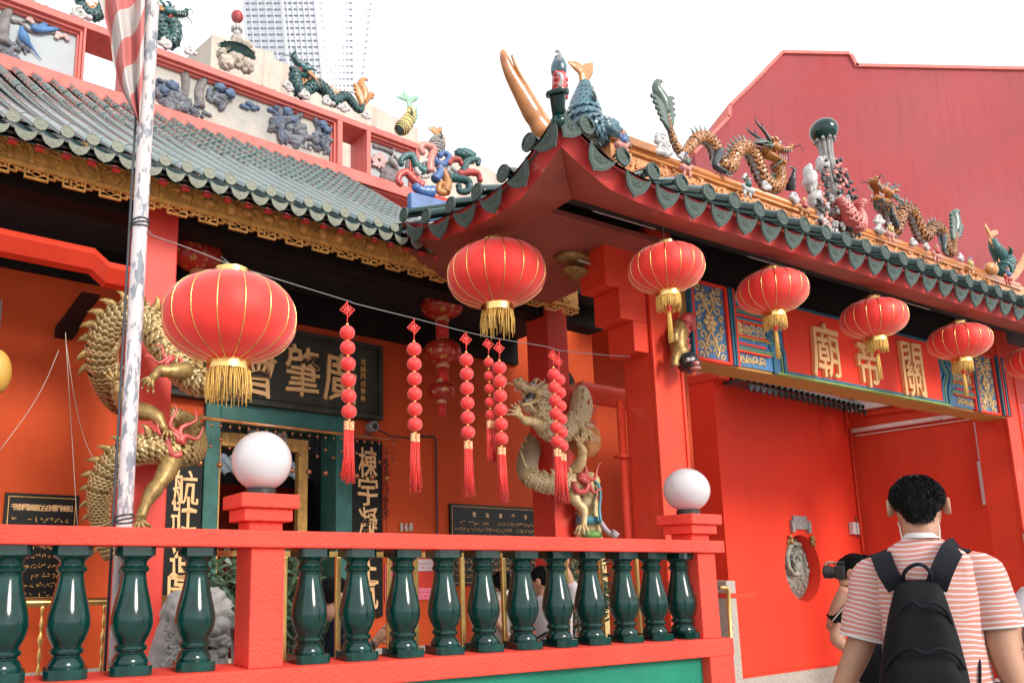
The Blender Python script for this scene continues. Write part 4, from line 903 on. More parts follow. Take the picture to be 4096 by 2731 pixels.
# ---- black donor plaques with small gilt text
def plaque(lab, p, q, seed, header, nl, split=False, rows_=None, tiny=()):
    v = VW - .035; a = T.v(*p, v); b = T.v(*q, v); t = thing('donor_plaque', lab, 'plaque', T(a[0], v, b[2]), 'black stone plaques on the rear wall')
    m = MB(); m.box(T, a[0], b[0], v, VW - .001, b[2], a[2]); m.build('slab', MT['black_plaque'], t, bevel=.004)
    m = MB(); frame_bars(m, a[0] + .03, b[0] - .03, b[2] + .03, a[2] - .03, .006, v - .002, v); m.build('gilt_line', MT['gold_carved'], t)
    rr = random.Random(seed); m = MB(); W_ = b[0] - a[0]; H_ = a[2] - b[2]
    u = a[0] + .09 * W_
    hd = list(header)
    for k, ch in enumerate(hd): glyph('character', ch, T(a[0] + W_ * (.1 + .8 * (k + .5) / len(hd)), v - .001, a[2] - .13 * min(1, H_)), T.g, ez, -T.n, .055, .06, MT['gold_sign'], t, .002, .01, 0)
    for r in range(nl):
        z = a[2] - .24 - r * .085
        if z < b[2] + .06: break
        x = a[0] + .07
        while x < b[0] - .09:
            if rr.random() < .88:                   # tiny brush strokes, too small to read
                for k in range(4): cx2 = x + rr.uniform(0, .03); cz2 = z + rr.uniform(-.02, .02); w2 = rr.uniform(.006, .028); m.box(T, cx2, cx2 + w2, v - .0015, v, cz2, cz2 + .004) if rr.random() < .6 else m.box(T, cx2, cx2 + .005, v - .0015, v, cz2 - w2 / 2, cz2 + w2 / 2)
            x += .046
    m.build('small_writing', MT['gold_carved'], t, kind='stuff'); return t
plaque('black stone plaque with small gilt writing on the rear wall left of the dragon column', (22, 1968), (292, 2400), 1, '千禧年關帝廟建立左右將軍門神緣起', 14)
plaque('wide black stone plaque with faint gilt writing between the house number and the dragon column', (1800, 2012), (2420, 2330), 2, '雪隆廣肇會館重修緣起', 12)
v = VW - .02
for k, ch in enumerate('168'):
    if k == 0: nb = thing('house_number', 'small cream house number 168 on the rear wall', 'number', T(*T.v(1620, 2125, v)))
    u, _, z = T.v(1606 + k * 19, 2107, v); glyph('digit', ch, T(u, v + .005, z), T.g, ez, -T.n, .06 if k else .035, .1, MT['cream'], nb, .01, .035, 0)
bpy.data.objects.remove(_to)
# ============================================================ lanterns
mat('silk', (.86, .034, .022), .55, var=.07, vs=6, bump=.06, bs=40, spec=.4, sheen=.35)
mat('silk_light', (.8, .045, .04), .5, var=.12, vs=9, spec=.4, sheen=.3, stretch=(.3, .3, 3))
def lantern(name, lab, hook, top, D, kind, seed=0, group=None):
    """hook: where it hangs; top: top of the upper cap; D: diameter"""
    H = .66 * D; t = thing(name, lab, 'lantern', top, group); rr = random.Random(seed)
    r0, r1 = .14 * D, .16 * D; zc_ = top.z - .05 * D - H / 2; c = V((top.x, top.y, zc_)); R0 = D / 2
    def rad(tz):                                  # tz -1..1 top to bottom
        a = (1 - abs(tz) ** 2.35) ** (1 / 2.1); e = r0 if tz < 0 else r1; return max(e * .97, R0 * a)
    NR = 16; N = NR * 6
    m = MB(); rings = 30
    def fn(a, b):
        q = 2 * pi * a; tz = -1 + 2 * b; tz = sin(tz * pi / 2); r = rad(tz); ph = (a * NR) % 1.0; k = sin(pi * ph)
        pan = int(a * NR); w_ = .013 * sin(tz * 46 + pan) * noise.noise(V((tz * 3, pan, seed))) * (1.6 if (pan * 7 + seed) % 5 == 0 else .35) * max(0, 1 - abs(tz - .0) * 1.6)
        r *= 1 - .016 + .016 * k + w_ * k
        return c + V((r * cos(q), r * sin(q), -tz * H / 2))
    m.grid(fn, N, rings, closeu=True); m.build('silk_body', MT['silk'], t, True)
    m = MB()
    for k in range(NR):
        q = 2 * pi * k / NR; pts = []
        for j in range(25):
            tz = sin((-1 + 2 * j / 24) * pi / 2); r = rad(tz) * .985 + .002; pts.append(c + V((r * cos(q), r * sin(q), -tz * H / 2)))
        m.tube(pts, .0032 * D / .6, 5)
    m.build('gold_ribs', MT['gold_foil'], t, True, kind='stuff')
    zt_ = zc_ + H / 2; zb_ = zc_ - H / 2; hc = .07 * D if kind == 'a' else .085 * D
    m = MB(); m.lathe([(r0 * .8, zt_ - .012), (r0, zt_ - .008), (r0 * 1.02, zt_ + .0), (r0, zt_ + .05 * D), (r0 * .93, zt_ + .05 * D)], 36, V((c.x, c.y, 0))); m.build('top_collar', MT['gold_foil'], t, 40)
    m = MB(); m.lathe([(r1 * .9, zb_ + .01), (r1 * 1.0, zb_ + .005), (r1 * 1.03, zb_), (r1 * 1.0, zb_ - hc), (r1 * .95, zb_ - hc), (r1 * .93, zb_ - hc * .5)], 36, V((c.x, c.y, 0))); m.build('bottom_collar', MT['gold_foil'], t, 40)
    m = MB(); fl = (.25 if kind == 'a' else .2) * D; n_ = 70 if kind == 'a' else 120
    for k in range(n_):
        q = 2 * pi * (k + rr.random()) / n_; r = r1 * rr.uniform(.92, 1.0); p = V((c.x + r * cos(q), c.y + r * sin(q), zb_ - hc * .8)); L = fl * rr.uniform(.72, 1.05); dx = rr.uniform(-.03, .03) * D * (1 if kind == 'a' else .35); dy = rr.uniform(-.03, .03) * D * (1 if kind == 'a' else .35)
        m.tube([p, p + V((dx * .6, dy * .6, -L * .5)), p + V((dx * .4, dy * .9, -L))], .0028, 4)
    m.build('fringe', MT['thread'], t, True, kind='stuff')
    if kind == 'b':
        m = MB(); p0 = V((c.x, c.y, zb_ - hc * .6)); p1 = p0 - V((0, 0, fl * .95)); m.tube([p0, p1], .003, 5); tl = .5 * D
        for k in range(40):
            q = rr.uniform(0, 6.28); r = .018 * sqrt(rr.random()); a = p1 + V((r * .6 * cos(q), r * .6 * sin(q), 0)); m.tube([a, a + V((r * .5 * cos(q), r * .5 * sin(q), -tl * rr.uniform(.85, 1)))], .0025, 4)
        m.build('centre_tassel', MT['thread'], t, True, kind='stuff'); m = MB(); m.lathe([(.012, -.03), (.018, -.025), (.018, .02), (.008, .03)], 10, p1); m.build('tassel_head', MT['thread_red'], t, True)
    m = MB(); m.tube([V((c.x, c.y, zt_ + .04 * D)), V((c.x, c.y, hook.z))], .004, 5); m.tube(scrollpts(V((c.x, c.y, hook.z - .02)), V((1, 0, 0)), ez, .018, .9, 0), .004, 5); m.build('hanger', MT['wire'], t)
    return t
PX_ = lambda p: (CX + FPX * p.x / ((p.y) * cos(PITCH) + (p.z - HC) * sin(PITCH)))
for k, (px, py, hy, lab) in enumerate(((2658, 985, 830, 'red silk lantern in front of the near gate column'), (3081, 1085, 1010, 'red silk lantern in front of the blue panel left of the gate name board'), (3485, 1200, 1130, 'red silk lantern in front of the middle gold character'), (3828, 1298, 1230, 'red silk lantern at the right end of the gate name board'), (4128, 1386, 1330, 'red silk lantern cut off by the right picture edge'))):
    u, _, z = G.v(px, py, 3.95); top = G(u, 3.95, z + .5 * .58 * .1); lantern('silk_lantern', lab, V((top.x, top.y, 4.29)), top + V((0, 0, .0)), .58, 'b', k, 'plain lanterns under the gate eave')
# the large one under the gate corner
h = G.z(1978, 905, 4.3); hk = G(*h); d_ = (hk.y * cos(PITCH) + 2.85 * sin(PITCH))
_, _, z = G.u(1980, 968, h[0]); tp2 = on_line(1980, 960, hk, hk + G.g); D2 = 394 * d_ / FPX * .98
lantern('silk_lantern', 'large red silk lantern hanging from the upturned corner of the gate roof', hk, V((hk.x, hk.y, tp2.z)), D2, 'a', 11, 'large lanterns')
# ============================================================ flagpole, wire, large lantern on the wire
VP = 3.74; up_ = G.v(496, 2101, VP)[0]; PB = G(up_, VP, -.1); pr_ = 32.5 / (FPX / (PB.y * cos(PITCH)))
fp = thing('flagpole', 'weathered white flagpole with flaking paint behind the balustrade', 'flagpole', PB)
m = MB(); m.tube([PB + V((0, 0, z)) for z in (0, 1, 2, 3, 4, 5, 6, 7)], [pr_ * 1.06, pr_ * 1.03, pr_, pr_, pr_, pr_ * .98, pr_ * .97, pr_ * .96], 28); m.build('pole', MT['pole_paint'], fp, True)
m = MB()
for z, n_ in ((G.v(580, 920, VP)[2] + .015, 3), (G.v(496, 2085, VP)[2], 3)):
    for k in range(n_): m.tube([V((PB.x + (pr_ + .004) * cos(q), PB.y + (pr_ + .004) * sin(q), z + .012 * k + .01 * sin(q + k))) for q in [2 * pi * j / 24 for j in range(25)]], .004, 5)
m.build('tie_wire', MT['cable'], fp, True, kind='stuff')
m = MB(); m.tube([PB + V((-pr_ - .012, -.01, z)) for z in (.1, 1.2, 2.0, 2.9, 3.6, 4.4)], .007, 6); m.build('halyard', MT['cable'], fp, True)
Cn = G(CA[0] + .02, VC0, 3)
WA = PB.copy()
wpx = [(598, 924), (613, 943), (760, 995), (926, 1060), (1000, 1083), (1200, 1145), (1390, 1203), (1430, 1217), (1655, 1273), (1863, 1327), (1996, 1355), (2180, 1385), (2237, 1401), (2400, 1418), (2520, 1426)]
wp = [on_line(px, py, WA, Cn) for px, py in wpx]
wr = thing('festoon_wire', 'thin wire strung from the flagpole to the gate column', 'wire', wp[0])
m = MB(); m.tube(spline(wp, 5), .0035, 6); m.tube([wp[3] + V((-.04, 0, .03)), wp[3], wp[3] + V((.0, 0, -.04))], .003, 5); m.tube([wp[3] + V((-.06, 0, .05)), wp[3]], .002, 5); m.build('strand', MT['wire'], wr, True)
tp1 = on_line(926, 1092, WA, Cn); d1 = tp1.y * cos(PITCH) + (tp1.z - HC) * sin(PITCH)
lantern('silk_lantern', 'largest red silk lantern hanging on the wire beside the flagpole', wp[3] + V((0, 0, 0)), tp1 + V((0, 0, .012)), 528 * d1 / FPX, 'a', 5, 'large lanterns')
# ---- strings of red balls
ballm = MB().ball((0, 0, 0), 1, 20, 14).mesh('ball', V((0, 0, 0)), [MT['silk_light']], True)
beadm = MB().ball((0, 0, 0), 1, 10, 7).mesh('bead', V((0, 0, 0)), [MT['gold_foil']], True)
def ball_string(lab, x0, x1, ys, rpx, wy, seed, off=0):
    rr = random.Random(seed); A_ = WA; B_ = Cn
    P = [on_line(lerp(x0, x1, k / (len(ys) - 1)), y, A_, B_) + G.n * off for k, y in enumerate(ys)]
    d = P[0].y * cos(PITCH) + (P[0].z - HC) * sin(PITCH); r = rpx * d / FPX
    top = on_line(x0, wy, A_, B_) + G.n * off; t = thing('ball_string', lab, 'ornament', top, 'strings of red balls on the wire')
    m = MB(); m.tube([top, P[0] + V((0, 0, r))], .004, 5); m.tube([P[0], P[-1] - V((0, 0, r + .03))], .003, 5); m.build('cord', MT['thread_red'], t, True)
    kz = P[0] + V((0, 0, r + .1)); m = MB()          # endless-knot with petal loops
    for k in range(8):
        q = 2 * pi * k / 8 + .2; e = G.g * cos(q) + ez * sin(q) * .8; L = .05 if k % 2 == 0 else .038; n2 = G.g * -sin(q) + ez * cos(q) * .8
        m.tube(spline([kz, kz + e * L * .6 + n2 * .012, kz + e * L, kz + e * L * .6 - n2 * .012, kz], 4), .0035, 5)
    m.ball(kz, (.018, .01, .018), 8, 6, M=G.rot()); m.build('knot', MT['thread_red'], t, True)
    for k, p in enumerate(P):
        inst('ball', ballm, t, p, Matrix.Rotation(rr.uniform(0, 6), 3, 'Z'), (r, r, r * .95))
    for k in range(len(P) + 1):
        p = P[0] + V((0, 0, r * 1.12)) if k == 0 else (P[-1] - V((0, 0, r * 1.12)) if k == len(P) else (P[k - 1] + P[k]) / 2)
        inst('bead', beadm, t, p, None, (.011, .011, .009))
    b = P[-1] - V((0, 0, r * 1.25)); gl = r * 6.6
    for s in (-1, 1):
        a = b + G.g * s * .017 - V((0, 0, .0))
        m = MB(); m.tube([a, a - V((0, 0, .055))], .0165, 10); m.build('tassel_band', MT['tassel_band'], t)
        m = MB()
        for k in range(45):
            q = rr.uniform(0, 6.28); rd = .015 * sqrt(rr.random()); p = a + V((rd * cos(q), rd * sin(q), -.05)); L = gl * rr.uniform(.86, 1.05); m.tube([p, p + V((rr.uniform(-.006, .006), 0, -L * .5)), p + V((rr.uniform(-.018, .018), rr.uniform(-.01, .01), -L))], .0024, 4)
        m.build('tassel', MT['thread_red'], t, True, kind='stuff')
mat('tassel_band', (.72, .25, .12), .4, var=.5, vs=90, col2=(.8, .6, .3), c2=(.5, .55), c2s=110)
ball_string('string of six red balls nearest the flagpole, in front of the dark name board', 1389, 1396, (1331, 1391, 1455, 1520, 1584, 1646), 31, 1205, 1)
ball_string('second string of red balls, left of the small inner lanterns', 1656, 1660, (1397, 1456, 1515, 1575, 1636, 1697), 29.5, 1273, 2)
ball_string('third string of red balls, right of the small inner lanterns', 1865, 1872, (1439, 1495, 1553, 1612, 1669, 1729), 28, 1327, 3)
ball_string('string of red balls just below the corner lantern, doubled by a second string', 1998, 2005, (1471, 1525, 1583, 1639, 1696, 1754), 27.5, 1356, 4)
ball_string('narrow string of red balls half hidden behind another under the corner lantern', 1981, 1988, (1438, 1493, 1544, 1600, 1650), 20, 1356, 14, .08)
ball_string('left string of the crossed pair of red balls before the dragon column', 2214, 2228, (1497, 1550, 1602, 1655, 1709, 1765), 25.5, 1393, 5)
ball_string('right string of the crossed pair of red balls before the dragon column', 2250, 2263, (1514, 1566, 1620, 1673, 1727, 1780), 25, 1400, 6, .04)
# ---- flag
fl = MB()
def flagfn(a, b):
    py = lerp(-260, 505, b)
    xl = interp([(-260, 330), (0, 396), (80, 420), (165, 442), (250, 452), (330, 474), (400, 505), (470, 545), (505, 556)], py); xr = interp([(-260, 640), (0, 580), (300, 573), (400, 566), (470, 560), (505, 560)], py)
    px = lerp(xl, xr, a); fold = .07 * sin(a * 11 + b * 1.0) * (1 - .5 * b) + .02 * sin(a * 23 + 2 + b * 2) * (1 - .4 * b)
    u, _, z = G.v(px, py, VP - .02 + fold); return G(u, VP - .02 + fold, z)
fl.grid(flagfn, 70, 60)
ft = thing('flag', 'limp red and white striped flag hanging beside the pole', 'flag', G(up_, VP, 4.6))
mf = mat('flag_cloth', (.8, .8, .8), .75, var=.05, vs=10)
N_ = mf.node_tree.nodes; Lk = mf.node_tree.links; uvn = N_.new('ShaderNodeUVMap'); sp = N_.new('ShaderNodeSeparateXYZ'); Lk.new(uvn.outputs[0], sp.inputs[0])
mth = N_.new('ShaderNodeMath'); mth.operation = 'MODULO'; Lk.new(sp.outputs[0], mth.inputs[0]); mth.inputs[1].default_value = 1.0
gt = N_.new('ShaderNodeMath'); gt.operation = 'GREATER_THAN'; Lk.new(mth.outputs[0], gt.inputs[0]); gt.inputs[1].default_value = .5
mx = N_.new('ShaderNodeMix'); mx.data_type = 'RGBA'; mx.inputs['A'].default_value = (.55, .52, .5, 1); mx.inputs['B'].default_value = (.55, .17, .16, 1); Lk.new(gt.outputs[0], mx.inputs['Factor']); Lk.new(mx.outputs['Result'], N_['Principled BSDF'].inputs['Base Color'])
fo = fl.build('cloth', mf, ft, True)
uvl = fo.data.uv_layers.new(name='UVMap')
for lp in fo.data.loops:
    i = lp.vertex_index; a = (i % 71) / 70; b = (i // 71) / 60; uvl.data[lp.index].uv = (a * 1.3 + b * 3.4 + .2 * sin(a * 6) + 10, b)
# ============================================================ dragons, fish and ridge figures
mat('d_orange', (.5, .215, .065), .4, var=.25, vs=14, coat=.3)
mat('d_orange_deep', (.36, .125, .025), .35, var=.2, vs=10, coat=.4)
mat('d_green', (.07, .11, .085), .35, var=.35, vs=12, coat=.4)
mat('d_teal', (.04, .13, .13), .45, var=.35, vs=14, coat=.2)
mat('d_black', (.02, .024, .03), .35, var=.3, vs=10, coat=.3)
mat('d_white', (.48, .46, .455), .5, var=.12, vs=12, coat=.2, col2=(.2, .24, .34), c2=(.62, .7), c2s=12)
mat('d_grey', (.3, .29, .28), .6, var=.3, vs=12)
mat('d_red', (.5, .07, .06), .4, var=.25, vs=10, coat=.3)
mat('d_pink', (.62, .24, .2), .5, var=.25, vs=8, coat=.3)
mat('d_blue', (.08, .17, .4), .4, var=.3, vs=8, coat=.4)
mat('d_yellow', (.62, .5, .2), .5, var=.2, vs=8)
mat('skin', (.52, .29, .19), .5, var=.06, vs=6)
mat('fish_blue', (.05, .13, .17), .3, var=.35, vs=6, coat=.5)
mat('tusk', (.5, .2, .06), .22, var=.3, vs=3, coat=.6, col2=(.3, .08, .02), c2=(.5, .7), c2s=4)
mat('mouth_red', (.35, .03, .02), .5)
def tangents(P): return [(P[min(i + 1, len(P) - 1)] - P[max(i - 1, 0)]).normalized() for i in range(len(P))]
def scaled_body(name, parent, P, r, back, mb_, ms, me_, belly=None, a0=-2.4, a1=2.4, size=1.0, edge=.28):
    """tube body with real overlapping scales; back(i) gives the direction of the spine side"""
    m = MB(); TN = tangents(P); n = len(P)
    secs = []
    fr_ = []
    for i in range(n):
        b = V(back(i)); b = (b - TN[i] * b.dot(TN[i])); b = b.normalized() if b.length > 1e-4 else TN[i].orthogonal().normalized(); s = TN[i].cross(b); fr_.append((b, s)); secs.append([P[i] + (b * cos(q) + s * sin(q)) * r[i] for q in [2 * pi * k / 14 for k in range(14)]])
    m.loft(secs); body = m.build(name, mb_, parent, True)
    m = MB(); dist = 0; nxt = 0; row = 0
    for i in range(1, n):
        dist += (P[i] - P[i - 1]).length
        while dist >= nxt:
            R_ = r[i]; w_ = R_ * .62 * size; b, s = fr_[i]; t = TN[i]; na = max(4, int((a1 - a0) * R_ / (w_ * .95)))
            for k in range(na + 1):
                q = a0 + (a1 - a0) * (k + (.5 if row % 2 else 0)) / (na + .5); o = b * cos(q) + s * sin(q); x = (-b * sin(q) + s * cos(q)); c = P[i] + o * R_ * .97
                pts = [(-.6, .4), (-.62, -.05), (-.46, -.4), (0, -.62), (.46, -.4), (.62, -.05), (.6, .4)]; L = w_ * 1.15
                out = [c + x * (a * w_) - t * (-bb * L) * -1 + o * (R_ * (.05 + .16 * max(0, .35 - bb))) for a, bb in pts]
                inn = [c + x * (a * w_ * (1 - edge)) - t * (-(bb * (1 - edge) + .06) * L) * -1 + o * (R_ * (.07 + .17 * max(0, .35 - bb))) for a, bb in pts]
                mid_ = c + o * R_ * .2 + t * (.05 * L)
                m.add(out + inn + [mid_], [(j, j + 1, 8 + j, 7 + j) for j in range(6)], 1); bq = len(m.V) - 15
                for j in range(6): m.F.append([bq + 7 + j, bq + 8 + j, bq + 14]); m.M.append(0)
            nxt += w_ * .78; row += 1
    m.build('scales', [ms, me_], body, False, kind='stuff')
    if belly:
        m = MB()
        for i in range(0, n - 1, 2): b, s = fr_[i]; m.ball(P[i] - b * r[i] * .75, (r[i] * .5,) * 3, 8, 6)
        m.build('belly_plates', belly, body, True, kind='stuff')
    return body, fr_
def spines(parent, P, r, fr_, mt, step, h, lean=.7, i0=0, i1=None):
    TN = tangents(P); i1 = i1 or len(P); acc = 0
    k = i0
    while k < i1:
        b, s = fr_[k]; t = TN[k]; o = P[k] + b * r[k] * .85; hh = h * (r[k])
        m = MB(); m.tube([o - b * .02, o + b * hh * .45 - t * hh * .1 * lean, o + b * hh * .8 - t * hh * .32 * lean, o + b * hh - t * hh * .62 * lean], [r[k] * .42, r[k] * .32, r[k] * .16, r[k] * .02], 6, flat=.4, up=t)
        m.build('spine_fin', mt, parent, True); k += step
def claw_foot(m, c, d, up, s, mi0=0, mi1=1, n=4):
    d = V(d).normalized(); up = V(up); side = d.cross(up).normalized(); up = side.cross(d)
    m.ball(c, s * .42, 9, 6, mi0)
    for k in range(n):
        a = -1 + 2 * k / (n - 1); dd = (d + side * a * .75).normalized()
        q = [c, c + dd * s * .5 + up * s * .22, c + dd * s * .95 + up * s * .12, c + dd * s * 1.2 - up * s * .15]; m.tube(spline(q, 3), [s * .2, s * .19, s * .18, s * .2, s * .19, s * .17, s * .17, s * .15, s * .12, s * .1], 7, mi0)
        e = q[-1]; m.tube([e - dd * s * .05, e + dd * s * .22 - up * s * .08, e + dd * s * .32 - up * s * .32], [s * .11, s * .08, s * .01], 6, mi1)
    dd = -d; m.tube([c, c + dd * s * .5 - up * s * .1, c + dd * s * .7 - up * s * .4], [s * .2, s * .15, s * .03], 6, mi1)
def flame(m, o, d, up, s, n=3, mi=0):
    d = V(d).normalized(); up = V(up)
    for k in range(n):
        a = (k - (n - 1) / 2) * .7; L = s * (1 - .18 * abs(k - (n - 1) / 2)); dd = (d * cos(a) + up * sin(a)).normalized(); nn = (-d * sin(a) + up * cos(a))
        pts = [o + dd * L * t + nn * (.13 * L * sin(t * 8 + k)) for t in [j / 10 for j in range(11)]]; m.tube(pts, [s * .085 * (1 - .9 * j / 10) + .001 for j in range(11)], 7, mi)
    m.tube(spline([o - d * s * .25 + up * s * .1, o - d * s * .3 - up * s * .1, o - up * s * .25, o + d * s * .2 - up * s * .15, o + d * s * .1], 4), s * .075, 7, mi)
def dragon_head(parent, o, R_, s, mm, opening=.55, mane=14, seed=0, hornlen=1.0):
    """local x forward, y left, z up; mm: skin, jaw, horn, mane, tooth, inside"""
    sk, jw, hn, mn, th, ins = mm; rr = random.Random(seed)
    X = lambda x, y, z: o + R_ @ V((x * s, y * s, z * s))
    def sec(x, w_, zt, zb, ang=0, px=-.35, pz=-.12):
        out = []
        for k in range(12):
            q = 2 * pi * k / 12; y = w_ * cos(q); z = (zt + zb) / 2 + (zt - zb) / 2 * sin(q); xx = x
            if ang: dx, dz = x - px, z - pz; xx = px + dx * cos(ang) + dz * sin(ang); z = pz - dx * sin(ang) + dz * cos(ang)
            out.append(X(xx, y, z))
        return out
    m = MB(); m.loft([sec(*a) for a in ((-.62, .2, .2, -.2), (-.4, .32, .36, -.26), (-.15, .35, .42, -.16), (.05, .31, .36, -.06), (.25, .23, .22, -.03), (.45, .22, .2, -.02), (.62, .24, .27, .0), (.76, .2, .28, .04), (.84, .1, .2, .09))])
    for y in (-.11, .11): m.ball(X(.74, y, .27), s * .1, 8, 6); m.tube(spline([X(.0, y * 1.8, .36), X(-.08, y * 2.2, .5), X(-.25, y * 2.6, .52)], 3), [s * .09, s * .09, s * .08, s * .07, s * .05, s * .03, s * .01], 6); m.ball(X(-.15, y * 3, -.02), (s * .16,) * 3, 8, 6)
    for y in (-1, 1): m.tube(spline([X(-.3, y * .3, .2), X(-.42, y * .48, .3), X(-.62, y * .52, .32)], 3), [s * .06, s * .09, s * .1, s * .1, s * .08, s * .05, s * .01], 7, flat=.5)
    head = m.build('head', sk, parent, True)
    A = opening; m = MB(); m.loft([sec(*a, A) for a in ((-.42, .24, -.08, -.34), (-.2, .27, -.1, -.34), (.05, .22, -.1, -.28), (.3, .2, -.08, -.24), (.5, .17, -.05, -.22), (.6, .08, -.06, -.16))]); m.build('lower_jaw', jw, head, True)
    pv = lambda x, y, z: X(-.35 + (x + .35) * cos(A) + (z + .12) * sin(A), y, -.12 - (x + .35) * sin(A) + (z + .12) * cos(A))
    m = MB(); m.tube(spline([pv(-.1, 0, -.06), pv(.2, 0, -.02), pv(.45, 0, .04)], 3), [s * .1, s * .1, s * .1, s * .09, s * .08, s * .06, s * .03], 8, flat=.4); m.ball(X(-.1, 0, -.12), s * .2, 8, 6); m.build('tongue', ins, head, True)
    m = MB()
    for y in (-1, 1):
        for x in (.3, .42, .54, .66): m.tube([X(x, y * .19, .02), X(x + .02, y * .19, -.1 - (.06 if x > .6 else 0))], [s * .035, .001], 5)
        for x in (.1, .22, .34, .46): m.tube([pv(x, y * .16, -.08), pv(x + .02, y * .16, .05 + (.06 if x > .4 else 0))], [s * .035, .001], 5)
    m.build('teeth', th, head, True, kind='stuff')
    for y in (-1, 1):
        m = MB(); m.ball(X(.1, y * .22, .27), s * .095, 10, 7); m.build('eye', th, head, True); m = MB(); m.ball(X(.15, y * .28, .28), s * .05, 8, 6); m.build('pupil', MT['d_black'], head, True)
        m = MB(); L = hornlen; m.tube(spline([X(-.3, y * .16, .34), X(-.5 * L, y * .22, .62 * L), X(-.85 * L, y * .3, .92 * L), X(-.95 * L, y * .3, 1.15 * L)], 5), [s * .09 * (1 - .8 * k / 15) for k in range(16)], 8); m.tube(spline([X(-.6 * L, y * .24, .7 * L), X(-.6 * L, y * .26, .88 * L), X(-.66 * L, y * .26, 1.0 * L)], 3), [s * .05 * (1 - .8 * k / 6) for k in range(7)], 6); m.build('horn', hn, head, True)
        m = MB(); m.tube(spline([X(.72, y * .16, .14), X(.95, y * .4, .12), X(1.0, y * .5, -.2), X(.85, y * .55, -.45)], 5), [s * .03 * (1 - .85 * k / 15) for k in range(16)], 5); m.build('whisker', hn, head, True)
    m = MB()
    for k in range(mane):
        a = -1.5 + 3.0 * k / (mane - 1); y = sin(a) * .34; z = cos(a) * .34 - .05; j = rr.uniform(.8, 1.2)
        m.tube(spline([X(-.35, y, z), X(-.65, y * 1.35, z * 1.25 + .06 * sin(k * 2)), X(-.95 * j, y * 1.5 + .05 * sin(k * 3), z * 1.25 - .05), X(-1.2 * j, y * 1.6, z * 1.5 + .12 * sin(k * 5))], 4), [s * .085 * (1 - .92 * q / 12) for q in range(13)], 6, flat=.7)
    for k in range(5): y = -.16 + .08 * k; m.tube(spline([pv(.3, y, -.2), pv(.25, y * 1.3, -.42), pv(.1, y * 1.5, -.62 - .05 * (k % 2))], 3), [s * .06 * (1 - .9 * q / 6) for q in range(7)], 6)
    m.build('mane', mn, head, True, kind='stuff'); return head
def cloud_puff(m, c, s, fr, seed=0):
    rr = random.Random(seed)
    m.tube(scrollpts(c, fr.g, ez, s, 1.6, rr.uniform(0, 6)), [s * .32] * 10 + [s * .26, s * .22, s * .18, s * .15, s * .12], 8)
    for k in range(4): m.ball(c + fr.g * s * rr.uniform(-1.3, 1.3) - ez * s * rr.uniform(.1, .6), (s * .6, s * .4, s * .45), 9, 6)
# ---------- dragons coiled on the hall columns
def px_path(fr, pts): return [fr(*fr.v(a, b, v)) for a, b, v in pts]
def coldragon(lab, pts, r0, tail, mids, ma='gold_dragon', mb='gold_dragon_edge'):
    P = spline([tuple(q) for q in px_path(T, pts)], 9); n = len(P); t = thing('column_dragon', lab, 'dragon', P[0]); rad_ = [r0 * interp(tail, i / (n - 1)) for i in range(n)]
    cen = sum((p for p in P), V()) / n
    ax = V((mids[0].x, mids[0].y, 0))
    back = lambda i: (P[i] - V((ax.x, ax.y, P[i].z))) * .55 + V((0, 0, 1)) * mids[1][min(i * len(mids[1]) // n, len(mids[1]) - 1)]
    b, fr_ = scaled_body('body', t, P, rad_, back, MT[ma], MT[ma], MT[mb], MT[mb], edge=.22, size=.72)
    spines(b, P, rad_, fr_, MT[ma], 4, .95, 1.1, 3, n - 4)
    return t, P, b
def leg(t, pts, r, foot_dir, fs, mats_, up=None, flames=None):
    m = MB(); Q = spline([tuple(q) for q in pts], 5); n = len(Q); m.tube(Q, [r * interp([(0, 1.25), (.3, 1.1), (.5, .8), (.62, .95), (.85, .55), (1, .6)], i / (n - 1)) for i in range(n)], 10); claw_foot(m, Q[-1], foot_dir, up or V((0, 0, 1)), fs); return m.build('leg', mats_, t, True)
gm = [MT['gold_dragon'], MT['gold_dragon_edge']]
axL = T((CL[0] + CL[1]) / 2, VC + .17, 2)
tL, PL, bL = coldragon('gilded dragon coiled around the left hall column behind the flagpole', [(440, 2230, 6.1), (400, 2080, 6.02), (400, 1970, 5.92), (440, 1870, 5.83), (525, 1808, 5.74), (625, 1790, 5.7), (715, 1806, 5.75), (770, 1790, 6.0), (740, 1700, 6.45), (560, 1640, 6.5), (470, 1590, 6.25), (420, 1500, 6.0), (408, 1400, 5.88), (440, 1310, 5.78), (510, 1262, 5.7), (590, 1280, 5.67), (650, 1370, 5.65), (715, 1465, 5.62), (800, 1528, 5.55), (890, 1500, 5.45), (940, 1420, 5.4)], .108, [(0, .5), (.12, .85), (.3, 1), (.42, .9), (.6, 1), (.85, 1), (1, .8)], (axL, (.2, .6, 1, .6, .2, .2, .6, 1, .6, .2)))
Q = lambda px, py, v: T(*T.v(px, py, v))
leg(tL, [Q(690, 1830, 5.68), Q(665, 1890, 5.62), Q(635, 1935, 5.58), Q(595, 1990, 5.56), Q(560, 2075, 5.54)], .07, V((.3, -.3, -.9)), .085, gm, V((0, -1, .2)))
leg(tL, [Q(550, 1640, 5.75), Q(620, 1660, 5.65), Q(660, 1720, 5.6)], .06, V((.5, -.4, -.6)), .07, gm)
leg(tL, [Q(750, 1480, 5.5), Q(690, 1485, 5.45), Q(640, 1485, 5.45), Q(612, 1510, 5.45)], .055, V((-.5, -.2, -.8)), .08, gm, V((0, -1, .2)))
leg(tL, [Q(500, 1620, 5.7), Q(480, 1570, 5.65), Q(468, 1530, 5.65)], .05, V((-.2, -.4, .8)), .085, gm, V((0, -1, .2)))
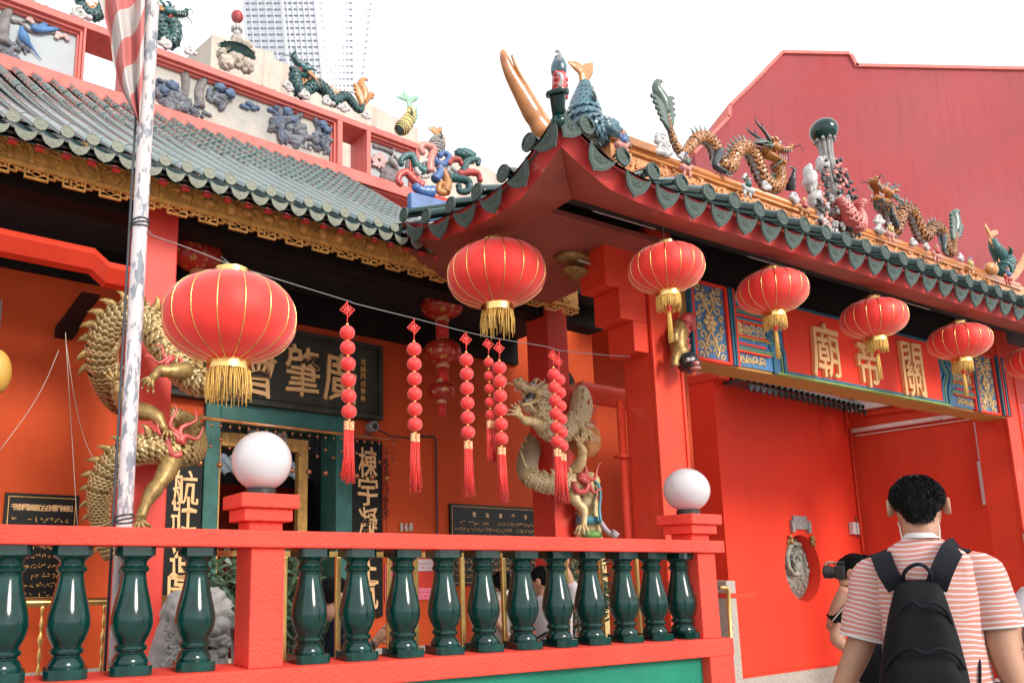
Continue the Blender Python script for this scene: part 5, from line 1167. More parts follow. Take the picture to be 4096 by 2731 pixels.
m = MB(); flame(m, Q(715, 1770, 5.6), ez + T.g * .1, T.g, .34, 4); flame(m, Q(690, 1440, 5.5), -T.g - ez * .1, ez, .22, 3); m.build('flame', MT['d_red'], tL, True, kind='stuff')
dragon_head(tL, PL[-1] + V((.08, 0, .06)), basis(T.g * .6 + ez * .6 - T.n * .5, ez), .16, (MT['gold_dragon'], MT['gold_dragon'], MT['gold_dragon_edge'], MT['gold_dragon_edge'], MT['white_paint'], MT['mouth_red']))
axR = T((CR[0] + CR[1]) / 2, VC + .17, 2)
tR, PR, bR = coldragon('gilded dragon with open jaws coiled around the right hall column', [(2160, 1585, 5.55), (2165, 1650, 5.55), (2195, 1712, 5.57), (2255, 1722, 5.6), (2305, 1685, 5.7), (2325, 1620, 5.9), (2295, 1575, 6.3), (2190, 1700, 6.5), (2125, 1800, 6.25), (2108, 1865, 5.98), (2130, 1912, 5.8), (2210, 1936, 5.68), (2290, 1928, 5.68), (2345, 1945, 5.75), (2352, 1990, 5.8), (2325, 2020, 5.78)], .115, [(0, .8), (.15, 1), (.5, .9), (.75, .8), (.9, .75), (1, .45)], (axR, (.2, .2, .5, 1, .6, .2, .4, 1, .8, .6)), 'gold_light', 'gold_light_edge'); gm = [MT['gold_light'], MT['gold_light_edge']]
dragon_head(tR, Q(2118, 1568, 5.5), basis(-T.g * .9 - T.n * .15 + ez * .12, ez), .27, (MT['gold_light'], MT['gold_light'], MT['gold_light_edge'], MT['gold_light_edge'], MT['white_paint'], MT['d_black']), .6, 22, 3, .55)
leg(tR, [Q(2170, 1715, 5.6), Q(2140, 1690, 5.5), Q(2100, 1680, 5.45), Q(2078, 1660, 5.42)], .055, V((-.6, -.3, .5)), .09, gm, V((0, -1, .3)))
leg(tR, [Q(2280, 1690, 5.62), Q(2310, 1690, 5.52), Q(2335, 1720, 5.48)], .055, V((.3, -.4, -.7)), .09, gm, V((.3, -1, 0)))
leg(tR, [Q(2300, 1880, 5.65), Q(2325, 1840, 5.55), Q(2330, 1800, 5.5), Q(2318, 1775, 5.48)], .055, V((0, -.3, .8)), .085, gm, V((0, -1, 0)))
leg(tR, [Q(2285, 1960, 5.66), Q(2305, 2005, 5.6), Q(2335, 2040, 5.56), Q(2335, 2105, 5.55)], .055, V((-.4, -.6, -.4)), .09, gm)
m = MB(); flame(m, Q(2325, 1925, 5.55), T.g + ez * .5, -T.g * .4 + ez, .42, 3); flame(m, Q(2335, 1650, 5.7), T.g + ez * .3, ez, .3, 3); m.build('flame', MT['d_red'], tR, True, kind='stuff')
m = MB()
oc_ = Q(2338, 1760, 5.62); m.lathe([(.02, -.2), (.1, -.18), (.17, -.1), (.19, 0), (.17, .1), (.1, .18), (.02, .2)], 48, oc_, fn=lambda q, z: 1 - .06 * abs(sin(q * 4))); m.build('orb', MT['d_orange'], tR, True)
# ---------- gate ridge dragons
VD = VRA + .06
def ridge_dragon(lab, pts, r0, tailtab, headpx, hv, hs, face, mats_, plume, seed=0, fr=G, v=VD, spine_h=1.5, opening=.5, scale=1.0, clouds=(), claws=(), wide=.0):
    rr = random.Random(seed); P = spline([tuple(fr(*fr.v(a, b, v + (q[0] if q else wide * sin(k * 1.7))))) for k, (a, b, *q) in enumerate(pts)], 7); n = len(P); rad_ = [r0 * interp(tailtab, i / (n - 1)) for i in range(n)]
    t = thing('ridge_dragon', lab, 'dragon', P[0]); TN = tangents(P)
    sgn = 1 if TN[n // 2].dot(fr.g) > 0 else -1
    back = lambda i: (fr.n.cross(TN[i])) * sgn * -1
    if back(n // 2).z < 0 and sum(back(i).z for i in range(n)) < 0: bk = back; back = lambda i: -bk(i)
    b, fr_ = scaled_body('body', t, P, rad_, back, mats_['body'], mats_['scale'], mats_['edge'], mats_.get('belly'), edge=.26, size=1.35)
    spines(b, P, rad_, fr_, mats_['fin'], 3, spine_h, .5, int(n * .25), int(n * .95))
    if plume:
        m = MB(); o = P[0]; d = (P[0] - P[4]).normalized(); sd = d.cross(fr.n)
        for k in range(plume):
            s_ = -1 if k % 2 else 1; j = k // 2; L = r0 * (4.2 - .35 * j); a = P[min(j * 2, n - 1)]
            m.tube(spline([a, a + d * L * .35 + sd * s_ * L * .2, a + d * L * .6 + sd * s_ * L * .42, a + d * L * .62 + sd * s_ * L * .58], 4), [r0 * .55, r0 * .6, r0 * .62, r0 * .62, r0 * .6, r0 * .56, r0 * .52, r0 * .48, r0 * .45, r0 * .42, r0 * .4, r0 * .38, r0 * .36], 7, flat=.6)
        m.tube(spline([o, o + d * r0 * 2, o + d * r0 * 3.8 + sd * r0 * .8, o + d * r0 * 5 + sd * r0 * .2, o + d * r0 * 5.1 - sd * r0 * .6], 4), [r0 * .7, r0 * .8, r0 * .9, r0 * 1, r0 * 1, r0 * .95, r0 * .9, r0 * .82, r0 * .75, r0 * .68, r0 * .6, r0 * .55, r0 * .5, r0 * .46, r0 * .42, r0 * .4, r0 * .38], 8, flat=.6); m.build('tail_plume', mats_['fin'], t, True, kind='stuff')
    hp_ = fr(*fr.v(*headpx, hv)); dragon_head(t, hp_, basis(face, ez), hs, mats_['head'], opening, 12, seed, mats_.get('hl', .9))
    for k, (cp, ab, d, s_) in enumerate(claws): leg(t, [fr(*fr.v(*ab[0], v - .05)), fr(*fr.v(*ab[1], v - .1)), fr(*fr.v(*cp, v - .12))], r0 * .62, d, s_, [mats_.get('claw', MT['d_black']), MT['d_white']], -fr.n)
    for k, (cx_, cy_, s_) in enumerate(clouds):
        m = MB(); cloud_puff(m, fr(*fr.v(cx_, cy_, v - .1)), s_ * 1.1, fr, k + seed); m.build('cloud_base', MT['d_white'], t, True)
    return t
mat('d_brown', (.16, .05, .012), .5, var=.2)
OM = dict(body=MT['d_brown'], scale=MT['d_orange'], edge=MT['d_brown'], belly=MT['d_grey'], fin=MT['d_green'], head=(MT['d_orange_deep'], MT['d_orange'], MT['d_black'], MT['d_green'], MT['d_white'], MT['mouth_red']), hl=1.15)
ridge_dragon('orange dragon with black horns on the gate ridge, left of the green pearl', [(2665, 455), (2680, 515), (2699, 573), (2724, 610), (2750, 600), (2779, 562), (2807, 550), (2836, 562), (2858, 592), (2874, 640), (2897, 668), (2920, 668), (2934, 632), (2951, 602), (2976, 592), (3002, 608), (3026, 655), (3050, 712), (3080, 748), (3112, 742), (3117, 700), (3105, 655)], .07, [(0, .3), (.12, .55), (.25, .85), (.5, 1), (.85, 1), (1, .9)], (3100, 605), VD - .12, .25, G.g * .95 - G.n * .35 - ez * .02, OM, 9, 1, clouds=((2645, 560, .07), (2650, 600, .07), (2735, 630, .045), (2985, 712, .04), (3060, 740, .05), (3175, 790, .06)), claws=(((2905, 690), ((2880, 610), (2860, 660)), -G.n - ez, .05), ((3175, 690), ((3160, 760), (3168, 725)), ez, .055)))
ridge_dragon('orange dragon with raised head on the gate ridge, right of the green pearl', [(3822, 925), (3818, 962), (3812, 1010), (3795, 1010), (3782, 975), (3768, 930), (3748, 908), (3726, 915), (3706, 945), (3688, 945), (3668, 900), (3646, 850), (3625, 838), (3604, 855), (3588, 910), (3575, 925), (3562, 880), (3548, 835), (3525, 800)], .072, [(0, .4), (.12, .6), (.3, .85), (.5, 1), (.85, 1), (1, .9)], (3522, 775), VD - .12, .28, -G.g * .95 - G.n * .12 + ez * .38, OM, 9, 2, clouds=((3515, 880, .06), (3520, 920, .06), (3560, 930, .055), (3650, 965, .05), (3705, 985, .045), (3845, 1030, .05)), claws=(((3565, 840), ((3580, 900), (3570, 870)), ez, .05), ((3775, 1000), ((3770, 950), (3775, 975)), -ez - G.n, .05)))
# ---------- pearl finial
pf = G(*G.v(3295, 525, VD)); pt_ = thing('pearl_finial', 'green glazed pearl on a carved rocky pedestal at the middle of the gate ridge', 'finial', G(*G.v(3330, 960, VD)))
m = MB(); m.ball(pf, .155, 32, 22); m.build('pearl', MT['glaze'], pt_, True)
q_ = G(*G.v(3310, 640, VD)); q2 = G(*G.v(3345, 800, VD)); q3 = G(*G.v(3360, 960, VD))
m = MB()
for k in range(9):
    a = 2 * pi * k / 9; e = G.g * cos(a) + G.n * sin(a); m.tube(spline([q2 + e * .05, q_ + e * .055, pf + e * .07 - ez * .13, pf + e * .1 - ez * .12, pf + e * .11 - ez * .15], 5), [.022] * 14 + [.018] * 7, 7)
m.tube([q3, q2, q_, pf - ez * .1], [.1, .075, .055, .05], 12); m.build('stem', MT['d_grey'], pt_, True)
m = MB(); rr = random.Random(2)
for k in range(330):
    py = lerp(625, 1000, rr.random() ** .8); hw = interp([(625, 25), (760, 75), (850, 90), (1000, 100)], py); px = lerp(3335, 3365, (py - 625) / 375) + rr.uniform(-hw, hw)
    if abs(px - lerp(3322, 3345, (py - 640) / 300)) < 14: continue
    c = G(*G.v(px, py, VD - rr.uniform(.02, .14))); a = rr.uniform(0, 3); m.ball(c, (.034, .02, .022), 6, 4, k % 4 == 0, M=Matrix.Rotation(a, 3, 'Y'))
m.build('grape_clusters', [MT['d_black'], MT['d_pink']], pt_, True, kind='stuff')
m = MB()
for px, py, r1_, r2_ in ((3240, 720, .07, .16), (3262, 800, .09, .14), (3270, 880, .1, .12), (3290, 660, .06, .1)): lump(m, G(*G.v(px, py, VD - .03)), (r1_, .07, r2_), px * .1)
m.build('rock', MT['d_white'], pt_, True, kind='stuff')
m = MB()
for k in range(60): c = G(*G.v(rr.uniform(3285, 3400), rr.uniform(790, 960), VD - rr.uniform(.1, .2))); m.tube(scrollpts(c, G.g, ez, rr.uniform(.02, .05), 1, rr.uniform(0, 6)), [.018] * 10 + [.012] * 5, 6, k % 3)
m.build('coral_scrolls', [MT['d_pink'], MT['d_white'], MT['d_grey']], pt_, True, kind='stuff')
Pf = spline([tuple(G(*G.v(a, b, VD - .22))) for a, b in ((3358, 790), (3375, 830), (3398, 872), (3428, 905), (3440, 865), (3438, 815))], 6); rf = [.075 * interp([(0, .5), (.15, 1.05), (.5, 1.3), (.75, .9), (.9, .45), (1, .9)], i / (len(Pf) - 1)) for i in range(len(Pf))]
scaled_body('carp', pt_, Pf, rf, lambda i: G.g + ez * .5, MT['d_red'], MT['d_pink'], MT['d_red'], None, edge=.25)
# ---------- fish finials
def fish(lab, pts, r0, tab, tailpts, mb_, ms, mfin, v, fr=G, dors=1, headmat=None):
    P = spline([tuple(fr(*fr.v(a, b, v))) for a, b in pts], 7); n = len(P); rad_ = [r0 * interp(tab, i / (n - 1)) for i in range(n)]; t = thing('fish_finial', lab, 'fish', P[-1])
    b, f_ = scaled_body('body', t, P, rad_, lambda i: fr.g * dors, mb_, ms, ms, None, -3.0, 3.0, .7, .2)
    o = P[0]
    for tp_ in tailpts:
        Qp = [o - ez * .02] + [fr(*fr.v(a, b2, v)) for a, b2 in tp_]; S = spline([tuple(q) for q in Qp], 6); m = MB(); m.tube(S, [r0 * interp([(0, .5), (.5, .55), (.8, .4), (1, .05)], i / (len(S) - 1)) for i in range(len(S))], 8, flat=.35, up=fr.g); m.build('tail_fin', mfin, t, True)
    for k in range(6):
        i = int(n * (.15 + .13 * k)); m = MB(); c = P[i] + fr.g * dors * rad_[i] * .9; m.tube([c, c + fr.g * dors * .05 + ez * .04, c + fr.g * dors * .06 + ez * .11], [.035, .028, .003], 6, flat=.4); m.build('dorsal_fin', mfin, t, True)
    i = int(n * .45); m = MB(); c = P[i] - fr.n * rad_[i]; m.tube(spline([c, c - fr.n * .03 + ez * .06 - fr.g * .02, c - fr.n * .01 + ez * .12 - fr.g * .05], 3), [.02, .035, .04, .035, .028, .015, .003], 7, flat=.4); m.build('side_fin', MT['d_green'], t, True)
    return t, P, rad_
t, P, rad_ = fish('blue-green fish finial with orange tail at the left end of the gate ridge', ((2338, 330), (2336, 380), (2335, 430), (2338, 485), (2365, 525), (2420, 540)), .135, [(0, .35), (.25, .75), (.5, 1.1), (.75, 1.05), (1, .7)], [[(2335, 300), (2318, 275), (2270, 247)], [(2338, 300), (2352, 280), (2372, 252)], [(2337, 300), (2336, 285), (2333, 268)]], MT['fish_blue'], MT['fish_blue'], MT['d_orange'], VD)
m = MB(); c = G(*G.v(2435, 520, VD - .08)); lump(m, c, (.16, .09, .09), 4, 18); m.tube(spline([c - ez * .02, c + G.g * .14 + ez * .0, c + G.g * .26 - ez * .12], 4), [.07, .075, .07, .065, .06, .055, .05, .04, .02], 9); m.build('fish_head', MT['fish_blue'], t, True)
m = MB(); m.box(G, U0r - .05, U0r + .62, VRA - .05, VRA + .2, zr1 - .02, zr1 + .07); m.build('pedestal', MT['d_orange_deep'], t, bevel=.01)
t, P, rad_ = fish('green fish finial with curled orange tail at the right end of the gate ridge', ((3968, 955), (3980, 990), (4002, 1020), (4020, 1050), (4010, 1080), (3985, 1085)), .085, [(0, .5), (.3, .9), (.6, 1.3), (.85, 1.3), (1, .8)], [[(3958, 935), (3945, 910), (3942, 893)], [(3965, 940), (3985, 930), (3994, 935)]], MT['d_teal'], MT['d_teal'], MT['d_orange'], VD, dors=-1)
m = MB(); c = G(*G.v(3965, 1075, VD - .1)); m.ball(c, (.14, .07, .09), 16, 10, M=G.rot()); m.build('fish_mouth', MT['d_orange'], t, True)
# ---------- horn ornaments
def horn(lab, pts, r, v, mt, fr=G):
    P = spline([tuple(fr(*fr.v(a, b, v + k * dv))) for k, (a, b, dv) in enumerate(pts)], 7); n = len(P); t = thing('ridge_horn', lab, 'horn', P[0]); m = MB(); m.tube(P, [r * interp([(0, 1.05), (.12, 1.15), (.22, .95), (.3, 1.05), (.5, .85), (.8, .5), (.95, .3), (1, .15)], i / (n - 1)) for i in range(n)], 14, flat=.75); m.build('horn_body', mt, t, True)
    m = MB(); TN = tangents(P); m.tube([P[i] + fr.g * r * .45 - fr.n * r * .5 for i in range(3, n - 6)], [r * .3 * (1 - i / n) + .004 for i in range(n - 9)], 7); m.build('rib', MT['d_orange'], t, True); return t
horn('large orange upward-curving horn at the left corner of the gate ridge', [(2195, 545, 0), (2160, 500, 0), (2125, 440, 0), (2085, 370, 0), (2045, 300, 0), (2018, 235, 0), (2012, 200, 0)], .11, VM + .25, MT['tusk'])
horn('pale upward-curving horn cut off by the right picture edge', [(4010, 1125, 0), (4045, 1110, 0), (4075, 1075, 0), (4092, 1035, 0), (4100, 1010, 0)], .07, VD, MT['d_orange'])
# crest of the corner roll: stacked red and blue feather drum
t = thing('corner_crest', 'narrow red and blue feathered crest above the gate roof corner', 'ornament', G(*G.v(2238, 390, 3.95)))
m = MB(); a = G(*G.v(2236, 392, 3.95)); b = G(*G.v(2236, 300, 3.95)); m.tube([a, lerp(a, b, .5), b], [.055, .056, .052], 16, flat=1)
for k in range(8): m.ball(lerp(a, b, (k + .3) / 8) - G.n * .02 + G.g * .045 * (-1 if k % 2 else 1), (.025, .03, .022), 7, 5)
m.build('red_drum', MT['d_red'], t, True)
m = MB(); c = G(*G.v(2233, 222, 3.95)); m.tube(spline([b, lerp(b, c, .35), lerp(b, c, .7), c], 4), [.05, .058, .06, .062, .062, .06, .057, .052, .047, .04, .032, .025, .015], 14)
for k in range(10): m.ball(lerp(b, c, k / 11) + G.g * (.05 * (1 - k / 14)) * (-1 if k % 2 else 1), (.022, .028, .02), 7, 5)
m.build('blue_crest', MT['fish_blue'], t, True)
m = MB()
for z0_, z1_ in (((2236, 350), (2236, 305)), ((2232, 245), (2230, 212))): p = G(*G.v(*z0_, 3.88)); q = G(*G.v(*z1_, 3.88)); m.tube(spline([p, lerp(p, q, .5) - G.n * .03, q - G.n * .02, q + ez * .02 + G.n * .01], 4), .014, 8)
m.build('white_curl', MT['d_white'], t, True, kind='stuff')
# ---------- small painted horsemen in front of the carved band
def figure(lab, px, py, cols, s, flip, seed):
    rr = random.Random(seed); c = G(*G.v(px, py, VRA - .14)); t = thing('ridge_figurine', lab, 'figurine', c - ez * s * .9, 'painted figurines along the gate ridge'); e = G.g * flip
    m = MB(); m.tube(spline([c - e * s * .75 - ez * s * .2, c - e * s * .35 - ez * s * .05, c + e * s * .3 - ez * s * .05, c + e * s * .6 + ez * s * .25, c + e * s * .85 + ez * s * .15], 4), [s * .22, s * .3, s * .34, s * .34, s * .3, s * .28, s * .27, s * .27, s * .25, s * .2, s * .17, s * .16, s * .15, s * .16, s * .13, s * .1, s * .05], 9)
    for d in (-.45, -.3, .3, .45): m.tube([c + e * s * d - ez * s * .2, c + e * s * (d + .1) - ez * s * .55, c + e * s * (d - .02) - ez * s * .88], [s * .14, s * .09, s * .07], 6)
    m.build('horse', MT[cols[0]], t, True)
    b = c + ez * s * .2 - G.n * s * .12
    m = MB(); m.tube([b, b + ez * s * .3, b + ez * s * .6], [s * .3, s * .27, s * .15], 10); m.tube(spline([b + ez * s * .52, b + e * s * .3 + ez * s * .45, b + e * s * .5 + ez * s * .7], 3), s * .1, 7); m.tube(spline([b + ez * s * .5, b - e * s * .3 + ez * s * .35, b - e * s * .25 + ez * s * .7], 3), s * .1, 7); m.build('robe', MT[cols[1]], t, True)
    m = MB(); m.ball(b + ez * s * .8, (s * .17, s * .17, s * .2), 10, 8); m.build('face', MT['skin'], t, True)
    m = MB(); m.ball(b + ez * s * .92, (s * .19, s * .19, s * .13), 10, 6); m.tube([b + ez * s * 1.0, b + ez * s * 1.15], [s * .08, s * .03], 6); m.build('cap', MT[cols[2]], t, True)
    m = MB(); m.tube([b - e * s * .5 + ez * s * .95, b + e * s * .9 - ez * s * .1], s * .03, 5); m.build('lance', MT['cream'], t)
for k, (px, py, cols, f, lab) in enumerate(((2490, 600, ('d_pink', 'd_blue', 'd_orange_deep'), 1, 'painted rider in blue nearest the left fish on the gate ridge'), (2745, 690, ('d_pink', 'd_green', 'd_blue'), 1, 'painted rider with blue cap below the tail of the left ridge dragon'), (2990, 775, ('d_white', 'd_teal', 'd_black'), -1, 'painted rider in teal on a white horse below the left ridge dragon'), (3215, 860, ('d_orange_deep', 'd_red', 'd_yellow'), -1, 'painted rider in red beside the pearl pedestal'), (3410, 930, ('d_black', 'd_red', 'd_blue'), 1, 'painted rider on a dark horse right of the pearl pedestal'), (3560, 955, ('d_pink', 'd_yellow', 'd_white'), 1, 'painted rider in yellow below the right ridge dragon'), (3745, 1040, ('d_pink', 'd_red', 'd_grey'), -1, 'painted rider on a pink horse below the tail of the right ridge dragon'), (3880, 1090, ('d_orange', 'd_yellow', 'd_blue'), 1, 'painted rider left of the right fish finial'), (4030, 1130, ('d_red', 'd_blue', 'd_red'), -1, 'painted rider in blue below the right fish finial'))): figure(lab, px, py - 18, cols, .115, f, k)
# ---------- carved lion on the gate column bracket
t = thing('bracket_lion', 'painted lion climbing head-down on the right side of the near gate column', 'lion', G(*G.v(2745, 1490, VC0 - .1)))
QG = lambda px, py, dv: G(*G.v(px, py, VC0 - dv))
m = MB(); P = spline([tuple(QG(2715, 1290, .05)), tuple(QG(2712, 1350, .09)), tuple(QG(2715, 1400, .1)), tuple(QG(2735, 1440, .13))], 6); m.tube(P, [.06, .075, .085, .09, .09, .088, .085, .082, .08, .08, .08, .08, .082, .085, .085, .08, .075, .07, .06], 12); m.tube(spline([tuple(QG(2705, 1320, .12)), tuple(QG(2698, 1345, .16)), tuple(QG(2702, 1365, .16))], 3), [.05, .05, .045, .04, .036, .04, .04], 8); m.tube(spline([tuple(QG(2705, 1410, .14)), tuple(QG(2698, 1440, .17)), tuple(QG(2700, 1465, .17))], 3), [.05, .05, .045, .04, .036, .04, .04], 8); m.build('body', MT['gold_dragon'], t, True)
m = MB()
for k in range(10):
    c = QG(2742 + rr.uniform(-6, 6), 1300 + k * 12, .13); m.ball(c, (.04, .04, .03), 7, 5)
m.tube(spline([tuple(QG(2735, 1290, .12)), tuple(QG(2755, 1270, .14)), tuple(QG(2765, 1300, .14)), tuple(QG(2775, 1325, .14))], 4), [.05, .055, .06, .06, .055, .05, .05, .045, .04, .035, .03, .02, .01], 8); m.build('mane', MT['d_red'], t, True, kind='stuff')
m = MB(); c = QG(2752, 1450, .17); m.ball(c, (.1, .1, .1), 16, 12); m.ball(QG(2775, 1460, .25), (.06, .06, .05), 10, 8); m.build('head', MT['d_black'], t, True)
m = MB(); m.ball(QG(2784, 1452, .3), (.03, .03, .02), 8, 6); m.ball(QG(2782, 1472, .28), (.05, .04, .016), 8, 6); m.build('nose', MT['d_pink'], t, True)
for dx in (0, 14): m = MB(); m.ball(QG(2752 + dx, 1438, .265), .02, 8, 6); m.build('eye', MT['d_white'], t, True)
# ---------- hall ridge dragons, finial and fish
mat('d_teal_dark', (.012, .04, .042), .5, var=.2)
TM = dict(body=MT['d_teal_dark'], scale=MT['d_teal'], edge=MT['d_teal_dark'], belly=None, fin=MT['d_orange'], head=(MT['d_teal'], MT['d_teal'], MT['d_black'], MT['d_orange'], MT['d_white'], MT['mouth_red']), hl=.7)
VT = VZ + .2
ridge_dragon('teal dragon with open jaws on the hall ridge right of the red ball', [(1452, 408), (1448, 438), (1432, 440), (1412, 415), (1392, 390), (1368, 388), (1348, 405), (1330, 405), (1310, 375), (1285, 350), (1262, 342), (1240, 352), (1218, 372), (1195, 365), (1185, 335), (1180, 310), (1178, 290)], .07, [(0, .35), (.2, .7), (.5, 1), (1, 1.05)], (1200, 275), VT, .24, -T.g * .8 + ez * .55 - T.n * .2, TM, 5, 6, T, VT, 1.1, .6, clouds=((1150, 345, .06), (1225, 380, .06), (1310, 405, .06), (1375, 430, .06), (1465, 460, .05)))
ridge_dragon('teal dragon with orange beard on the hall ridge just right of the flagpole', [(520, 70), (560, 100), (590, 80), (610, 60), (640, 90), (655, 140), (670, 170), (695, 165), (700, 130), (690, 95)], .075, [(0, .8), (.5, 1), (1, 1)], (685, 62), VT, .24, T.g * .9 - T.n * .3 + ez * .1, TM, 0, 7, T, VT, 1.1, .5, clouds=((668, 175, .06), (760, 205, .05)))
ridge_dragon('teal dragon coil with orange fins at the upper left corner on the hall ridge', [(250, -120), (285, -80), (310, -30), (330, 30), (365, 62), (400, 55), (420, 20), (440, -40), (470, -60), (500, -30)], .06, [(0, .6), (.5, 1), (1, 1)], (250, -160), VT, .15, -T.g, TM, 0, 8, T, VT, 1.1, .5, clouds=((320, 55, .07),))
t = thing('ball_finial', 'dark red ball on a carved lotus pedestal at the middle of the hall ridge', 'finial', T(*T.v(945, 290, VT)))
mat('ball_red', (.36, .03, .04), .4, var=.2, vs=5, col2=(.5, .22, .2), c2=(.5, .7), c2s=5)
Bq = lambda px, py, d=0: T(*T.v(px, py, VT - d))
m = MB(); m.ball(Bq(949, 68), .077, 26, 18); m.build('ball', MT['ball_red'], t, True)
m = MB(); m.tube([Bq(947, 150), Bq(948, 125), Bq(949, 100)], [.06, .045, .035], 14)
for k in range(10): a = 2 * pi * k / 10; c = Bq(948, 118); m.ball(c + T.g * .06 * cos(a) + T.n * .06 * sin(a), (.02, .02, .04), 7, 5)
m.build('lotus_collar', MT['d_white'], t, True, kind='stuff')
m = MB()
def shell(a, b):
    q = pi * (.05 + .9 * a); r = lerp(.03, .2, b); w_ = 1 + .06 * sin(a * 70); c = Bq(945, 250 - 40 * b); return c + T.g * (-cos(q) * r * 1.25 * w_) - T.n * (sin(q) * r * .8) + ez * (.12 * b - .16 * b * b + .03 * sin(q))
m.grid(shell, 60, 8); m.grid(lambda a, b: shell(a, b) + ez * .035 + T.n * .01, 60, 8); m.build('shell_canopy', MT['d_teal'], t, True, kind='stuff')
m = MB()
for px, py, r in ((905, 250, .09), (985, 262, .09), (945, 240, .1), (910, 190, .07), (985, 190, .07), (948, 170, .08), (1000, 215, .05), (885, 215, .05)): lump(m, Bq(px, py), (r, .08, r), px)
m.build('carved_base', MT['cream'], t, True, kind='stuff')
fish('pale green fish with spread tail at the right end of the hall ridge', ((1640, 430), (1642, 455), (1632, 480), (1615, 505), (1600, 520)), .08, [(0, .5), (.4, 1), (.8, 1.2), (1, .9)], [[(1635, 405), (1620, 380), (1612, 360)], [(1640, 405), (1660, 395), (1672, 385)], [(1630, 400), (1605, 390), (1584, 387)]], MT['d_teal'], MT['d_yellow'], mat('d_mint', (.25, .45, .32), .5, var=.15, vs=6), VT, T)
t, _, _ = fish('grey fish with orange tail and fins behind the coloured scrolls', ((1748, 545), (1748, 565), (1745, 590), (1740, 620)), .09, [(0, .5), (.35, 1.2), (.7, 1.2), (1, .8)], [[(1745, 535), (1730, 520), (1712, 515)], [(1748, 535), (1760, 520), (1768, 510)], [(1746, 530), (1738, 515), (1733, 505)]], MT['d_grey'], MT['d_grey'], MT['d_orange'], VT + .1, T)
# ---------- coloured scroll ornament at the back corner of the gate roof
t = thing('scroll_ornament', 'glazed rainbow scroll ornament with curling arms between hall and gate roofs', 'ornament', G(*G.v(1750, 790, 6.0)))
SQ = lambda px, py, d=0: G(*G.v(px, py, 6.0 - d))
arms = [(((1720, 690), (1722, 640), (1735, 600), (1715, 585), (1695, 580), (1682, 595), (1690, 610)), 'd_pink', .035), (((1700, 690), (1665, 660), (1650, 625), (1625, 625), (1605, 640), (1605, 655)), 'd_teal', .034), (((1690, 745), (1655, 720), (1625, 690), (1600, 700), (1592, 725), (1602, 735)), 'd_red', .034), (((1730, 770), (1690, 765), (1665, 750)), 'd_blue', .05), (((1735, 640), (1760, 660), (1785, 650), (1795, 625), (1775, 612), (1762, 622)), 'd_blue', .032), (((1740, 720), (1760, 690), (1755, 660), (1740, 650)), 'd_blue', .036), (((1780, 770), (1790, 730), (1775, 690), (1758, 670)), 'd_orange', .04), (((1780, 770), (1755, 765), (1760, 735), (1775, 738)), 'd_orange', .03), (((1790, 710), (1840, 715), (1875, 730), (1870, 765), (1840, 765), (1835, 745)), 'd_teal', .036), (((1830, 700), (1870, 690), (1910, 695), (1920, 720)), 'd_red', .034), (((1790, 660), (1805, 640), (1835, 640), (1845, 655)), 'd_red', .03), (((1850, 690), (1868, 650), (1890, 640), (1915, 640), (1912, 655)), 'd_teal', .03), (((1680, 700), (1665, 680), (1680, 650), (1720, 645), (1732, 680), (1715, 705), (1690, 708)), 'd_white', .022), (((1790, 690), (1800, 670), (1830, 690), (1850, 690), (1845, 705), (1815, 708), (1790, 695)), 'd_white', .02)]
for pts, mt, r in arms:
    S = spline([tuple(SQ(a, b, .03)) for a, b in pts], 6); n = len(S); m = MB(); r *= 1.4; m.tube(S, [r * (1 - .45 * i / n) * (1 + .05 * sin(i * 2.2)) for i in range(n)], 9); m.ball(S[-1], r * .7, 8, 6); m.build('curl', MT[mt], t, True)
m = MB(); m.box(G, SQ(1660, 790)[0] * 0 + G.v(1665, 780, 6.0)[0], G.v(1960, 780, 6.0)[0], 5.98, 6.12, G.v(1700, 830, 6.0)[2], G.v(1700, 772, 6.0)[2]); m.build('base_block', MT['red_gate'], t, bevel=.01)
m = MB(); m.box(G, G.v(1640, 800, 5.9)[0], G.v(1800, 800, 5.9)[0], 5.88, 5.96, G.v(1700, 850, 5.9)[2], G.v(1700, 785, 5.9)[2]); m.build('blue_block', MT['d_blue'], t, bevel=.01)
m = MB(); lump(m, SQ(1690, 675), (.035, .04, .04), 3); lump(m, SQ(1860, 625, -.3), (.12, .08, .07), 5); m.build('rock', MT['d_teal'], t, True, kind='stuff')
# ============================================================ people
mat('hair', (.006, .0055, .0055), .5, var=.3, vs=30, bump=.5, bs=90, stretch=(1, 1, .1), spec=.18)
mat('skin_man', (.42, .225, .145), .5, var=.12, vs=7, bump=.12, bs=70, col2=(.46, .2, .13), c2=(.5, .8), c2s=9, spec=.35)
mat('skin_dark', (.33, .17, .11), .5, var=.08, vs=5)
mat('nylon', (.007, .008, .0095), .7, var=.3, vs=5, bump=.5, bs=11, spec=.12)
mat('nylon_strap', (.009, .01, .014), .75, var=.2, vs=5, bump=.2, bs=120, spec=.15)
mat('cloth_black', (.007, .007, .008), .85, var=.2, spec=.1)
mat('cloth_white', (.55, .52, .45), .8, var=.06, vs=4, bump=.3, bs=9)
mat('cloth_grey', (.45, .41, .43), .8, var=.06, vs=4, bump=.3, bs=9)
mat('cloth_navy', (.008, .012, .025), .85, spec=.1, var=.2, vs=5, bump=.2, bs=9)
mat('cloth_khaki', (.3, .24, .2), .85, var=.1)
mat('collar_white', (.6, .58, .58), .8, var=.04)
